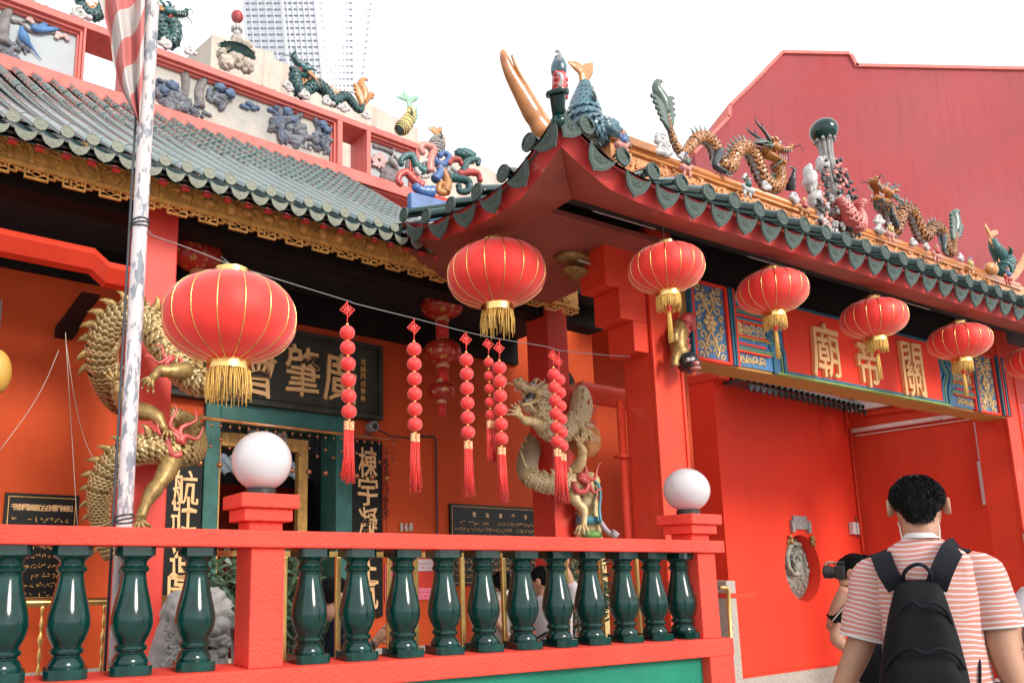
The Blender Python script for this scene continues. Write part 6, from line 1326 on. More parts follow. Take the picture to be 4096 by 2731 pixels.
def stripes(name, d, period, ca, cb, duty=.34, warp=.022):
    m = mat(name, ca, .8, var=.05, vs=5, bump=.35, bs=7); N = m.node_tree.nodes; L = m.node_tree.links; b = N['Principled BSDF']
    tc = N.new('ShaderNodeTexCoord'); dt = N.new('ShaderNodeVectorMath'); dt.operation = 'DOT_PRODUCT'; L.new(tc.outputs['Object'], dt.inputs[0]); dt.inputs[1].default_value = d
    nz = N.new('ShaderNodeTexNoise'); nz.inputs['Scale'].default_value = 5; L.new(tc.outputs['Object'], nz.inputs['Vector']); ma = N.new('ShaderNodeMath'); ma.operation = 'MULTIPLY_ADD'; L.new(nz.outputs['Fac'], ma.inputs[0]); ma.inputs[1].default_value = warp * 2; L.new(dt.outputs['Value'], ma.inputs[2])
    dv = N.new('ShaderNodeMath'); dv.operation = 'DIVIDE'; L.new(ma.outputs[0], dv.inputs[0]); dv.inputs[1].default_value = period; fr = N.new('ShaderNodeMath'); fr.operation = 'FRACT'; L.new(dv.outputs[0], fr.inputs[0])
    lt = N.new('ShaderNodeMath'); lt.operation = 'LESS_THAN'; L.new(fr.outputs[0], lt.inputs[0]); lt.inputs[1].default_value = duty
    mx = N.new('ShaderNodeMix'); mx.data_type = 'RGBA'; mx.inputs['A'].default_value = (*ca, 1); mx.inputs['B'].default_value = (*cb, 1); L.new(lt.outputs[0], mx.inputs['Factor']); L.new(mx.outputs['Result'], b.inputs['Base Color']); return m
class Body:
    """a figure seen in the upright plane through its own spot: x to the right, y away, z up"""
    def __init__(s, px, depth, turn=0.0, ground=0.0):
        p = at_depth(px, 2262, depth); s.o = V((p.x, p.y, ground)); f = V((p.x, p.y, 0)).normalized(); f = Matrix.Rotation(turn, 3, 'Z') @ f; s.f = f; s.r = V((f.y, -f.x, 0)); s.pl = V((p.x, p.y, 0)).normalized(); s.pr = V((s.pl.y, -s.pl.x, 0))
    def P(s, px, py, y=0):
        p = on_line(px, py, s.o, s.o + s.pr); return p + s.pl * y
    def w(s, x, y, z): return s.o + s.r * x + s.f * y + V((0, 0, z))
    def ring(s, c, hx, hy, ax=None, ay=None, n=20, p=2.3):
        ax = ax or s.pr; ay = ay or s.pl; out = []
        for k in range(n):
            q = 2 * pi * k / n; a, b = cos(q), sin(q); out.append(c + ax * (hx * math.copysign(abs(a) ** (2 / p), a)) + ay * (hy * math.copysign(abs(b) ** (2 / p), b)))
        return out
def limb(m, pts, hw, seg=12, hy=1.0, mi=0):
    S = spline([tuple(p) for p in pts], 5); n = len(S); tab = [(i / (len(hw) - 1), h) for i, h in enumerate(hw)]; m.tube(S, [interp(tab, i / (n - 1)) for i in range(n)], seg, mi)
def hand(m, c, d, up, s=.085, curl=.5, mi=0):
    d = V(d).normalized(); up = V(up); sd = d.cross(up).normalized(); up = sd.cross(d)
    m.loft([[c + d * (t * s) + sd * (w_ * s * cos(q)) + up * (h * s * sin(q)) for q in [2 * pi * k / 10 for k in range(10)]] for t, w_, h in ((-.1, .3, .22), (.2, .4, .2), (.6, .46, .17), (.95, .44, .14))], mi)
    for k, (a, L) in enumerate(((-.33, .8), (-.11, .95), (.11, .9), (.33, .7))):
        p = c + d * s * .9 + sd * a * s; q = p + d * L * s * .5 - up * curl * s * .2; e = q + d * L * s * .3 * (1 - curl) - up * (curl * s * .55); m.tube(spline([p, q, e], 3), [s * .12, s * .12, s * .115, s * .11, s * .105, s * .1, s * .07], 7, mi)
    p = c + d * s * .15 + sd * s * .36; m.tube(spline([p, p + d * s * .35 + sd * s * .3, p + d * s * .75 + sd * s * .28 - up * s * .1], 3), [s * .15, s * .15, s * .14, s * .13, s * .12, s * .11, s * .07], 7, mi)
def head(t, c, R_, s, skin, hairm, faceless=False, hairlow=-.35):
    """c centre of the skull, local x right, y forward (gaze), z up, s half height"""
    X = lambda x, y, z: c + R_ @ V((x * s, y * s, z * s))
    m = MB(); secs = []
    for z, hx, y0, y1 in ((-1.0, .3, .25, .62), (-.88, .45, -.05, .72), (-.6, .58, -.5, .78), (-.3, .64, -.74, .8), (0, .68, -.84, .82), (.3, .69, -.86, .8), (.6, .62, -.76, .68), (.85, .42, -.5, .42), (.98, .15, -.2, .12)): secs.append([X(hx * cos(q), (y0 + y1) / 2 + (y1 - y0) / 2 * sin(q), z) for q in [2 * pi * k / 20 for k in range(20)]])
    m.loft(secs)
    m.loft([[X(w_ * cos(q), y + .12 * sin(q) * w_ * 4, z) for q in [2 * pi * k / 8 for k in range(8)]] for w_, y, z in ((.06, .8, .2), (.1, .9, -.05), (.17, .98, -.22), (.1, .86, -.32))])
    for sx in (-1, 1): m.loft([[X(sx * (.69 + .19 * k_), -.05 + r_ * .2 * cos(q) - .06 * k_, -.05 + r_ * .3 * sin(q)) for q in [2 * pi * k / 12 for k in range(12)]] for k_, r_ in ((0, .75), (.6, .95), (1.0, 1.0), (1.15, .8))])
    m.tube([X(0, -.15, -.4), X(0, -.2, -.95), X(0, -.2, -1.32)], [s * .54, s * .53, s * .55], 20)
    b = m.build('body', skin, t, True)
    m = MB()
    for sx in (-1, 1): m.ball(X(sx * .28, .74, .05), (s * .1, s * .06, s * .06), 8, 6)
    m.build('eyes', MT['d_white'], b, True, kind='stuff')
    m = MB(); m.loft([[X(w_ * cos(q), .76 + .06 * sin(q), z) for q in [2 * pi * k / 8 for k in range(8)]] for w_, z in ((.1, -.62), (.24, -.56), (.1, -.5))]); m.build('mouth', MT['d_pink'], b, True)
    m = MB()                                       # cap of hair plus tufts
    def hf(a, bb):
        q = 2 * pi * a; low = lerp(hairlow * (.9 + .1 * sin(q * 17)), .45, max(0, sin(q)) ** .7) ; low = low if abs(cos(q)) < .8 or sin(q) < -.2 else lerp(low, .0, .5); ph = bb; z = lerp(low, 1.1, sin(ph * pi / 2)); r_ = sqrt(max(0, 1 - (max(0, z) / 1.1) ** 2.6)); k = 1 + .045 * noise.noise(V((cos(q) * 5, sin(q) * 5, z * 3))) ; kz = 1 if z > -.1 else 1 - .12 * (-.1 - z); kx = 1 if z > .05 else 1 - .62 * (.05 - z)
        return X(.76 * r_ * cos(q) * k * kz * kx, -.04 + .92 * r_ * sin(q) * k * kz, z)
    m.grid(hf, 48, 16, closeu=True)
    rr = random.Random(4)
    for k in range(2600):
        q = rr.uniform(0, 6.28); z = lerp(hairlow * .75, 1.06, rr.random() ** .8)
        if sin(q) > .35 and z < .55: continue
        if abs(cos(q)) > .8 and z < .05: continue
        r_ = sqrt(max(0, 1 - (max(0, z) / 1.1) ** 2.6)); kz = 1 if z > -.1 else 1 - .12 * (-.1 - z); kx = 1 if z > .05 else 1 - .62 * (.05 - z); p = X(.755 * r_ * cos(q) * kz * kx, -.04 + .915 * r_ * sin(q) * kz, z); o = (p - c).normalized(); L = s * (.26 if z > .3 else .14)
        dn = (V((0, 0, -1)) * (1 if z < .85 else .35) + o * .12 - R_ @ V((0, .5 if z > .8 else 0, 0)) + V((rr.uniform(-.09, .09), rr.uniform(-.09, .09), rr.uniform(-.05, .3 if z > .85 else .05)))); dn = (dn - o * min(0, dn.dot(o)) * .9).normalized()
        m.tube([p, p + dn * L * .5 + o * s * .02, p + dn * L + o * s * .012], [s * .013, s * .011, s * .002], 3)
    m.build('hair', hairm, b, True); return b
# ---- the man with the rucksack
mn = Body(3690, 3.15)
tm = thing('person', 'man in a salmon and white striped t-shirt seen from behind, wearing a black rucksack', 'person', mn.o)
c = mn.P(3671, 2022); Rm = Matrix((mn.r, mn.f, V((0, 0, 1)))).transposed()
bh = head(tm, c, Rm, .118, MT['skin_man'], MT['hair'], hairlow=-.72)
m = MB()
limb(m, [mn.P(3462, 2500, .02), mn.P(3432, 2600, .0), mn.P(3395, 2690, -.02), mn.P(3352, 2800, -.02)], [.052, .05, .043, .036]); limb(m, [mn.P(3990, 2470, .02), mn.P(4010, 2580, .0), mn.P(4045, 2690, -.02), mn.P(4085, 2790, -.02)], [.056, .054, .046, .038])
hand(m, mn.P(3335, 2850, -.02), V((-.1, .1, -1)), mn.r); hand(m, mn.P(4100, 2840, -.02), V((.1, .1, -1)), -mn.r)
m.build('arms', MT['skin_man'], tm, True, kind='stuff')
sp_ = .0195
st_t = stripes('shirt_stripes', (0, 0, 1), sp_, (.54, .22, .175), (.58, .53, .53))
dl_ = (mn.P(3500, 2280) - mn.P(3440, 2560)).normalized(); dr_ = (mn.P(3930, 2240) - mn.P(4000, 2510)).normalized()
st_l = stripes('sleeve_stripes_near', tuple(dl_), sp_, (.54, .22, .175), (.58, .53, .53)); st_r = stripes('sleeve_stripes_far', tuple(dr_), sp_, (.54, .22, .175), (.58, .53, .53))
secs = []; RGS = [(2960, 3490, 3990, .135), (2850, 3505, 3990, .135), (2731, 3522, 3985, .13), (2640, 3530, 3962, .125), (2560, 3530, 3940, .125), (2480, 3522, 3930, .13), (2400, 3508, 3928, .135), (2330, 3505, 3915, .135), (2280, 3505, 3908, .13), (2240, 3510, 3892, .12), (2210, 3530, 3862, .108), (2185, 3558, 3825, .095), (2165, 3592, 3785, .082), (2150, 3612, 3757, .072), (2141, 3618, 3748, .068)]
for py, a, b, d in RGS:
    A = mn.P(a, py); B = mn.P(b, py); cc_ = (A + B) / 2; ring_ = mn.ring(cc_ + mn.pl * (.0 if py > 2250 else -.02 * (2250 - py) / 110 + .0), (B - A).length / 2, d, n=40, p=2.4); secs.append([p + mn.pl * (.024 * noise.noise(V((p.x * 8, p.y * 8, p.z * 3.5))) + .01 * noise.noise(p * 20)) for p in ring_])
m = MB(); m.loft(secs); sh = m.build('shirt', st_t, tm, True)
for pts, hw, mt_, lab in ((((3545, 2238), (3502, 2300), (3474, 2420), (3452, 2548)), (.03, .083, .082, .084), st_l, 0), (((3862, 2218), (3908, 2275), (3957, 2390), (3994, 2505)), (.03, .083, .082, .082), st_r, 1)):
    S = spline([tuple(mn.P(a, b, .01)) for a, b in pts], 6); n = len(S); TNs = tangents(S); rings = []
    for i in range(n):
        r_ = interp([(0, hw[0]), (.33, hw[1]), (.66, hw[2]), (1, hw[3])], i / (n - 1)); ax = TNs[i].cross(mn.pl).normalized(); ay = TNs[i].cross(ax); rings.append([p + ax * .012 * noise.noise(V((p.x * 14, p.y * 14, p.z * 9))) for p in mn.ring(S[i], r_, r_ * .95, ax, ay, 24, 2.1)])
    m = MB(); m.loft(rings, cap=False); m.loft([rings[-1], [S[-1] + (p - S[-1]) * .9 + (S[0] - S[-1]).normalized() * .03 for p in rings[-1]]], cap=False); m.build('sleeve', mt_, sh, True)
    m = MB(); m.tube([p for p in rings[-1]] + [rings[-1][0]], .005, 6); m.build('sleeve_hem', MT['collar_white'], sh, True)
m = MB(); cr_ = [mn.ring((mn.P(a, py) + mn.P(b, py)) / 2 - mn.pl * .025, (mn.P(b, py) - mn.P(a, py)).length / 2, d, n=28, p=2.1) for py, a, b, d in ((2152, 3608, 3762, .076), (2140, 3614, 3752, .074), (2132, 3620, 3746, .07), (2138, 3626, 3740, .066))]; m.loft(cr_, cap=False); m.build('collar', MT['collar_white'], sh, True)
m = MB()
for s in (-1, 1): m.loft([mn.ring(mn.w(s * .1 + .02, .0, z), hx, hy, mn.r, mn.f, 16) for z, hx, hy in ((.95, .11, .13), (.75, .1, .11), (.5, .075, .085), (.1, .06, .07))])
m.loft([mn.ring(mn.w(.02, 0, z), .2, .13, mn.r, mn.f, 20) for z in (.85, 1.0)]); tr = m.build('trousers', MT['cloth_black'], tm, True)
for s in (-1, 1): m = MB(); m.loft([mn.ring(mn.w(s * .1 + .02, y, .045), .045, .045, mn.r, V((0, 0, 1)), 12) for y in (-.1, -.05, .05, .14, .18)]); m.build('shoe', MT['cloth_white'], tm, True)
m = MB()
for s, pp in ((-1, ((3592, 2088), (3600, 2110), (3606, 2140), (3612, 2160))), (1, ((3752, 2090), (3757, 2110), (3758, 2140), (3757, 2156)))):
    m.tube(spline([tuple(mn.P(a, b, -.01 - .05 * k / 3)) for k, (a, b) in enumerate(pp)], 4), .0028, 6)
m.build('earphone_cord', MT['collar_white'], tm, True, kind='stuff')
# ---- rucksack
rk = thing('rucksack', 'black nylon rucksack with haul loop on the back of the striped man', 'rucksack', mn.P(3700, 2760, -.2))
yb = -.13
secs = []
for py, a, b, d in ((2960, 3560, 3850, .04), (2930, 3525, 3885, .1), (2850, 3512, 3900, .13), (2731, 3515, 3890, .135), (2640, 3522, 3870, .13), (2540, 3535, 3842, .12), (2450, 3552, 3812, .105), (2390, 3566, 3790, .095), (2355, 3576, 3776, .082), (2332, 3588, 3760, .062), (2320, 3605, 3742, .035), (2315, 3630, 3720, .012)):
    A = mn.P(a, py); B = mn.P(b, py); secs.append([p + mn.pl * (-.0 + .02 * noise.noise(p * 9) + .008 * noise.noise(p * 25)) for p in mn.ring((A + B) / 2 + mn.pl * (yb - d * .75), (B - A).length / 2 * .93, d, n=36, p=2.8)])
m = MB(); m.loft(secs); bd = m.build('main_body', MT['nylon'], rk, True)
def seam(pts, r, name, mt_, flat=1.0, y=None): m = MB(); m.tube(spline([tuple(mn.P(a, b, yy)) for a, b, yy in pts], 6), r, 8, flat=flat, up=mn.pl); return m.build(name, mt_, bd, True)
# rounded pockets with rain flaps
for (py0, py1, xa, xb, off) in ((2440, 2400, 3580, 3800, 0), (2600, 2565, 3555, 3845, 0)):
    S = [(xa, py0 + 40, yb - .19), (lerp(xa, xb, .12), py0 - 15, yb - .225), (lerp(xa, xb, .33), py1 - 6, yb - .25), (lerp(xa, xb, .5), py1 + 12, yb - .26), (lerp(xa, xb, .67), py1 - 6, yb - .25), (lerp(xa, xb, .88), py0 - 15, yb - .225), (xb, py0 + 40, yb - .19)]
    S = [(a, b, yy + (.045 if py0 < 2500 else 0)) for a, b, yy in S]; seam(S, .006, 'zip_flap', MT['nylon_strap'])
secs = []
for py, a, b, d in ((2900, 3560, 3860, .03), (2860, 3545, 3868, .05), (2731, 3545, 3862, .06), (2650, 3555, 3845, .055), (2610, 3575, 3820, .04), (2592, 3610, 3785, .015)):
    A = mn.P(a, py); B = mn.P(b, py); secs.append(mn.ring((A + B) / 2 + mn.pl * (yb - .215), (B - A).length / 2 * .9, d, n=28, p=2.6))
m = MB(); m.loft(secs); m.build('front_pocket', MT['nylon'], bd, True)
def strap(pts, wd, name, mt_):
    S = spline([tuple(mn.P(a, b, yy)) for a, b, yy in pts], 6); n = len(S); TNs = tangents(S); rings = []
    for i in range(n):
        nn = -mn.pl if i > n * .3 else (-mn.pl * (i / (n * .3)) + V((0, 0, 1)) * (1 - i / (n * .3))).normalized()
        sd = TNs[i].cross(nn).normalized(); rings.append([S[i] + sd * wd + nn * .009, S[i] - sd * wd + nn * .009, S[i] - sd * wd * 1.02 - nn * .006, S[i] + sd * wd * 1.02 - nn * .006])
    m = MB(); m.loft(rings); return m.build(name, mt_, rk, 40)
strap([(3512, 2235, .06), (3522, 2208, -.01), (3530, 2225, -.115), (3558, 2290, -.165), (3596, 2350, -.16)], .036, 'shoulder_strap', MT['nylon_strap'])
strap([(3842, 2212, .06), (3828, 2188, -.01), (3805, 2200, -.115), (3765, 2280, -.165), (3740, 2350, -.16)], .036, 'shoulder_strap', MT['nylon_strap'])
seam([(3622, 2330, -.17), (3618, 2295, -.2), (3640, 2268, -.21), (3672, 2256, -.215), (3702, 2266, -.21), (3722, 2295, -.2), (3718, 2330, -.17)], .011, 'haul_loop', MT['nylon_strap'], .6)
for s in ((3905, 2540), (3520, 2600)): seam([(s[0], s[1], -.02), (s[0] + 10, s[1] + 120, -.08), (s[0] + 4, s[1] + 260, -.1)], .012, 'lower_strap', MT['nylon_strap'], .4)
# ---- photographer
ph = Body(3425, 5.0, 0)
tp_ = thing('person', 'man in a black t-shirt facing left and holding a camera to his eye', 'person', ph.o)
fw = (-ph.pr * .9 + ph.pl * .35).normalized(); Rp = Matrix((V((fw.y, -fw.x, 0)), fw, V((0, 0, 1)))).transposed()
head(tp_, ph.P(3420, 2290), Rp @ Matrix.Rotation(radians(8), 3, 'X'), .115, MT['skin_man'], MT['hair'], hairlow=-.45)
m = MB(); limb(m, [ph.P(3440, 2400, .05), ph.P(3345, 2500, -.02), ph.P(3338, 2512, -.03)], [.055, .05, .045]); limb(m, [ph.P(3338, 2505, -.03), ph.P(3352, 2430, -.06), ph.P(3382, 2345, -.08)], [.047, .045, .032]); limb(m, [ph.P(3450, 2420, .2), ph.P(3390, 2390, .22), ph.P(3382, 2290, .08)], [.05, .045, .032]); hand(m, ph.P(3380, 2335, -.06), V((0, 0, 1)) + ph.pr * .1, -ph.pl, .08, .8); hand(m, ph.P(3385, 2262, .03), -ph.pr + ez * .3, ez, .08, .7)
limb(m, [ph.P(3372, 2500, -.1), ph.P(3352, 2545, -.14), ph.P(3385, 2580, -.16)], [.042, .045, .035]); m.build('arms', MT['skin_man'], tp_, True, kind='stuff')
m = MB(); m.loft([ph.ring((ph.P(a, py) + ph.P(b, py)) / 2, (ph.P(b, py) - ph.P(a, py)).length / 2, d, n=24) for py, a, b, d in ((2720, 3380, 3560, .14), (2600, 3390, 3560, .14), (2480, 3395, 3560, .15), (2410, 3395, 3550, .15), (2378, 3405, 3500, .1), (2366, 3412, 3470, .06))]); ts = m.build('shirt', MT['cloth_black'], tp_, True)
m = MB(); limb(m, [ph.P(3432, 2400, .0), ph.P(3390, 2450, -.03), ph.P(3350, 2492, -.03)], [.085, .085, .078], 16); m.build('sleeve', MT['cloth_black'], ts, True)
m = MB(); m.tube(spline([tuple(ph.P(3415, 2390, -.1)), tuple(ph.P(3372, 2430, -.12)), tuple(ph.P(3330, 2480, -.1))], 5), .004, 6); m.build('piping', MT['cream'], ts, True)
m = MB(); m.loft([ph.ring(ph.w(.12, .05, z), hx, .13, n=18) for z, hx in ((1.02, .17), (.8, .18), (.4, .13), (.05, .1))]); m.build('trousers', MT['cloth_khaki'], tp_, True)
m = MB(); m.tube([ph.P(3402, 2292, -.1), ph.P(3412, 2293, -.12), ph.P(3440, 2288, -.14)], .004, 5); m.ball(ph.P(3404, 2295, -.07), (.008, .03, .022), 10, 6); m.build('spectacles', MT['black_plastic'], tp_, True, kind='stuff')
cm = thing('camera_body', 'black camera held up by the man in the black t-shirt', 'camera', ph.P(3380, 2300, -.02))
cc = ph.P(3376, 2288, -.03); ax, ay = fw, V((fw.y, -fw.x, 0))
class CF:
    def __call__(s, a, b, z): return cc + ax * a + ay * b + V((0, 0, z))
m = MB(); m.box(CF(), -.03, .03, -.07, .07, -.045, .045); m.box(CF(), -.025, .025, -.03, .03, .045, .075); m.build('housing', MT['black_plastic'], cm, bevel=.008)
m = MB(); m.lathe([(.01, .0), (.038, .0), (.038, .05), (.042, .055), (.042, .095), (.034, .095), (.03, .08)], 24, cc + ax * .02, basis(ay, ax)); m.build('lens', MT['black_plastic'], cm, 40)
# ---- others, half hidden
def bystander(lab, px, depth, headpx, hs, face, torso, shirt, skin, arms_=(), ground=-.35, strapm=None, lower='cloth_black', hats=None, hd=True):
    b = Body(px, depth, 0, ground); t = thing('person', lab, 'person', b.o)
    if hd: fw = (b.pr * face[0] + b.pl * face[1]).normalized(); head(t, b.P(*headpx), Matrix((V((fw.y, -fw.x, 0)), fw, V((0, 0, 1)))).transposed(), hs, skin, MT['hair'])
    m = MB(); m.loft([b.ring((b.P(a, py) + b.P(c_, py)) / 2, (b.P(c_, py) - b.P(a, py)).length / 2, d, n=24) for py, a, c_, d in torso]); sh = m.build('shirt', shirt, t, True)
    for pts, hw, bare in arms_:
        m = MB(); limb(m, [b.P(*p) for p in pts], hw); 
        if bare: e = b.P(*pts[-1]); d = (e - b.P(*pts[-2])); hand(m, e, d, -b.pl, .08, .7)
        m.build('arm' if bare else 'sleeve', skin if bare else shirt, t, True)
    zb = b.P(torso[0][1], torso[0][0]).z
    if zb > ground + .25: m = MB(); cx_ = (b.P(torso[0][1], torso[0][0]) + b.P(torso[0][2], torso[0][0])) / 2; m.loft([b.ring(V((cx_.x, cx_.y, z)), hx, .12, n=16) for z, hx in ((zb + .05, .16), (lerp(zb, ground, .5), .15), (ground + .02, .1))]); m.build('trousers', MT[lower], t, True)
    return b, t
b, t = bystander('man in a cream shirt with a black shoulder strap behind the balusters', 2015, 7.2, (2005, 2338), .115, (-.5, .85), ((2580, 1968, 2062, .12), (2480, 1972, 2075, .13), (2400, 1968, 2082, .13), (2368, 1980, 2070, .1), (2352, 1995, 2035, .06)), MT['cloth_white'], MT['skin_dark'], (([(1990, 2400, -.1), (1985, 2470, -.14), (2020, 2520, -.16)], [.05, .045, .035], True),))
m = MB(); m.tube(spline([tuple(b.P(2000, 2358, -.08)), tuple(b.P(2040, 2400, -.15)), tuple(b.P(2060, 2480, -.15)), tuple(b.P(2055, 2540, -.14))], 5), .022, 8, flat=.4, up=b.pl); m.build('shoulder_strap', MT['nylon_strap'], t, True)
b, t = bystander('man in a pale grey t-shirt with a waist strap and raised arm behind the balusters', 2190, 6.4, (2170, 2325), .12, (-.8, .4), ((2620, 2150, 2290, .13), (2520, 2138, 2290, .14), (2430, 2132, 2292, .14), (2390, 2140, 2280, .12), (2372, 2160, 2240, .07)), MT['cloth_grey'], MT['skin_man'], (([(2270, 2400, -.02), (2290, 2360, -.05), (2280, 2330, -.06)], [.06, .055, .05], False), ([(2282, 2350, -.05), (2268, 2300, -.07), (2255, 2270, -.08)], [.045, .042, .035], True)))
m = MB(); m.tube(spline([tuple(b.P(2140, 2550, -.14)), tuple(b.P(2190, 2520, -.15)), tuple(b.P(2280, 2480, -.13))], 5), .025, 8, flat=.3, up=b.pl); m.build('waist_strap', MT['nylon_strap'], t, True)
b, t = bystander('crouching person in navy clothing with a wristwatch behind the balusters', 1400, 5.2, (1345, 2385), .12, (.8, .4), ((2760, 1290, 1450, .2), (2640, 1292, 1440, .2), (2560, 1300, 1425, .18), (2490, 1320, 1400, .14), (2455, 1330, 1375, .08)), MT['cloth_navy'], MT['skin_man'], (([(1400, 2560, -.12), (1430, 2600, -.2), (1470, 2585, -.22)], [.065, .06, .05], False), ([(1465, 2582, -.22), (1490, 2560, -.22), (1505, 2545, -.22)], [.036, .033, .03], True)))
m = MB(); e = b.P(1488, 2562, -.22); m.tube([e - b.pr * .012, e + b.pr * .012], .036, 14); m.build('wristwatch', MT['black_plastic'], t, True)
b, t = bystander('person at the right picture edge, only a bent bare arm in view', 4150, 4.3, (4190, 2150), .115, (0, 1), ((2731, 4085, 4300, .14), (2600, 4080, 4310, .14), (2450, 4092, 4320, .14), (2380, 4110, 4300, .12), (2330, 4150, 4250, .07)), MT['cloth_grey'], MT['skin_man'], (([(4125, 2370, -.05), (4090, 2410, -.08), (4056, 2450, -.1)], [.052, .05, .045], False), ([(4062, 2445, -.1), (4052, 2520, -.12), (4072, 2590, -.12)], [.043, .04, .03], True)), ground=0)
# ============================================================ things in the forecourt and veranda
# stone lion
sl_ = Body(760, 5.0, 0, -.35); t = thing('stone_lion', 'weathered grey stone lion sitting behind the balusters left of the door', 'statue', sl_.o)
m = MB(); S = spline([tuple(sl_.P(720, 2800, .1)), tuple(sl_.P(710, 2690, .05)), tuple(sl_.P(730, 2590, .0)), tuple(sl_.P(760, 2500, -.05)), tuple(sl_.P(800, 2450, -.1))], 6); n = len(S); m.tube(S, [.2 * interp([(0, 1.1), (.4, 1), (.7, .95), (1, .6)], i / (n - 1)) for i in range(n)], 18)
lump(m, sl_.P(790, 2460, -.1), (.2, .18, .16), 31, 24); m.ball(sl_.P(860, 2485, -.18), (.1, .1, .075), 14, 10); lump(m, sl_.P(865, 2545, -.15), (.07, .09, .05), 33)
for px, py in ((885, 2520), (890, 2560), (880, 2590), (872, 2640)): lump(m, sl_.P(px, py, -.15), (.04, .05, .04), px)
m.tube([sl_.P(830, 2600, -.15), sl_.P(845, 2690, -.2), sl_.P(840, 2780, -.2)], [.07, .06, .07], 12); m.build('body', MT['stone'], t, True)
m = MB()
for k in range(26): a = random.Random(k).uniform(0, 1); py = lerp(2430, 2640, a); px = lerp(735, 720, a) + random.Random(k + 99).uniform(-45, 45); cq = sl_.P(px, py, -.2); m.tube(scrollpts(cq, sl_.pr, ez, .045, 1.3, k), [.016] * 15, 6)
m.build('mane_curls', MT['stone'], t, True, kind='stuff')
m = MB(); m.box(G, *sorted((G.loc(sl_.o)[0] - .35, G.loc(sl_.o)[0] + .35)), G.loc(sl_.o)[1] - .25, G.loc(sl_.o)[1] + .3, -.35, .3); m.build('plinth', MT['granite'], t, bevel=.02)
# brass handrail with turned spindles
hr = thing('brass_handrail', 'brass handrail with turned spindles in front of the rear wall', 'handrail', T(1.5, 6.9, -.35))
a = T.v(60, 2413, 6.9); b_ = T.v(735, 2394, 6.9); zr = (a[2] + b_[2]) / 2
m = MB(); m.tube([T(a[0] - 1, 6.9, zr), T(b_[0], 6.9, zr)], .035, 14); m.build('rail', MT['gold_brass'], hr, True)
pr2 = [(.012, 0)]; z = 0
for k in range(12): pr2 += [(.012, z + .01), (.022 if k % 3 else .03, z + .04), (.012, z + .07)]; z += .08
sm = MB().lathe([(r_, q * (zr + .35) / pr2[-1][1]) for r_, q in pr2], 12).mesh('spindle', V((0, 0, 0)), [MT['gold_brass']], True)
for px in (165, 413, 40, 290, 560): u = T.v(px, 2500, 6.9)[0]; inst('spindle', sm, hr, T(u, 6.9, -.35))
# gilt screen bars right behind the balustrade
gs = thing('gilt_screen', 'gilt barred screen standing right behind the balustrade', 'screen', G(3, VR + .5, 0)); vg = VR + .5
for px in (1140, 1355, 1560, 1668, 1855, 2022, 2100, 2272, 2412, 2560, 2640): u = G.v(px, 2420, vg)[0]; m = MB(); m.box(G, u - .014, u + .014, vg, vg + .028, .3, 1.5); m.build('bar', MT['gold_brass'], gs, bevel=.004)
m = MB(); m.box(G, 1.2, 4.4, vg + .002, vg + .026, 1.5, 1.53); m.box(G, 1.2, 4.4, vg + .002, vg + .026, .28, .3); m.build('cross_bar', MT['gold_brass'], gs, kind='stuff')
# bushes in pots
leafm = mat('leaf', (.05, .09, .05), .35, var=.4, vs=3, coat=.2)
def bush(lab, px, py, depth, rx, rz, n, seed):
    rr = random.Random(seed); c = at_depth(px, py, depth); t = thing('potted_bush', lab, 'plant', V((c.x, c.y, -.35)), 'dark potted bushes in the forecourt'); m = MB()
    for k in range(n):
        d = V((rr.gauss(0, 1), rr.gauss(0, 1), rr.gauss(0, 1))).normalized() * rr.random() ** .4; p = c + V((d.x * rx, d.y * rx, d.z * rz)); a = V((rr.uniform(-1, 1), rr.uniform(-1, 1), rr.uniform(-.3, 1))).normalized(); b = a.orthogonal().normalized(); s = rr.uniform(.03, .055); m.add([p, p + a * s + b * s * .38, p + a * s * 2, p + a * s - b * s * .38], [(0, 1, 2, 3)])
    m.build('crown', leafm, t, kind='stuff'); m = MB()
    for k in range(7): e = c + V((rr.uniform(-rx, rx) * .7, rr.uniform(-rx, rx) * .7, rr.uniform(-rz, rz) * .6)); m.tube([V((c.x, c.y, -.1)), lerp(V((c.x, c.y, -.1)), e, .5) + V((rr.uniform(-.05, .05), 0, 0)), e], [.02, .014, .006], 6)
    m.build('trunk', MT['bark'], t, True); m = MB(); m.lathe([(.14, -.35), (.2, -.1), (.22, .0), (.2, .02), (.18, .0)], 24, V((c.x, c.y, 0))); m.build('pot', MT['terracotta'], t, 40)
bush('dark leafy bush behind the balusters between lion and lamp post', 950, 2370, 5.6, .3, .3, 700, 1); bush('dark leafy bush just right of the lamp post behind the balusters', 1178, 2420, 5.4, .22, .5, 800, 2); bush('dark leafy bush behind the balusters below the dragon column', 2300, 2400, 7.2, .3, .45, 700, 3); bush('dark leafy bush behind the balusters near the gate column', 2360, 2330, 7.4, .25, .4, 500, 4)
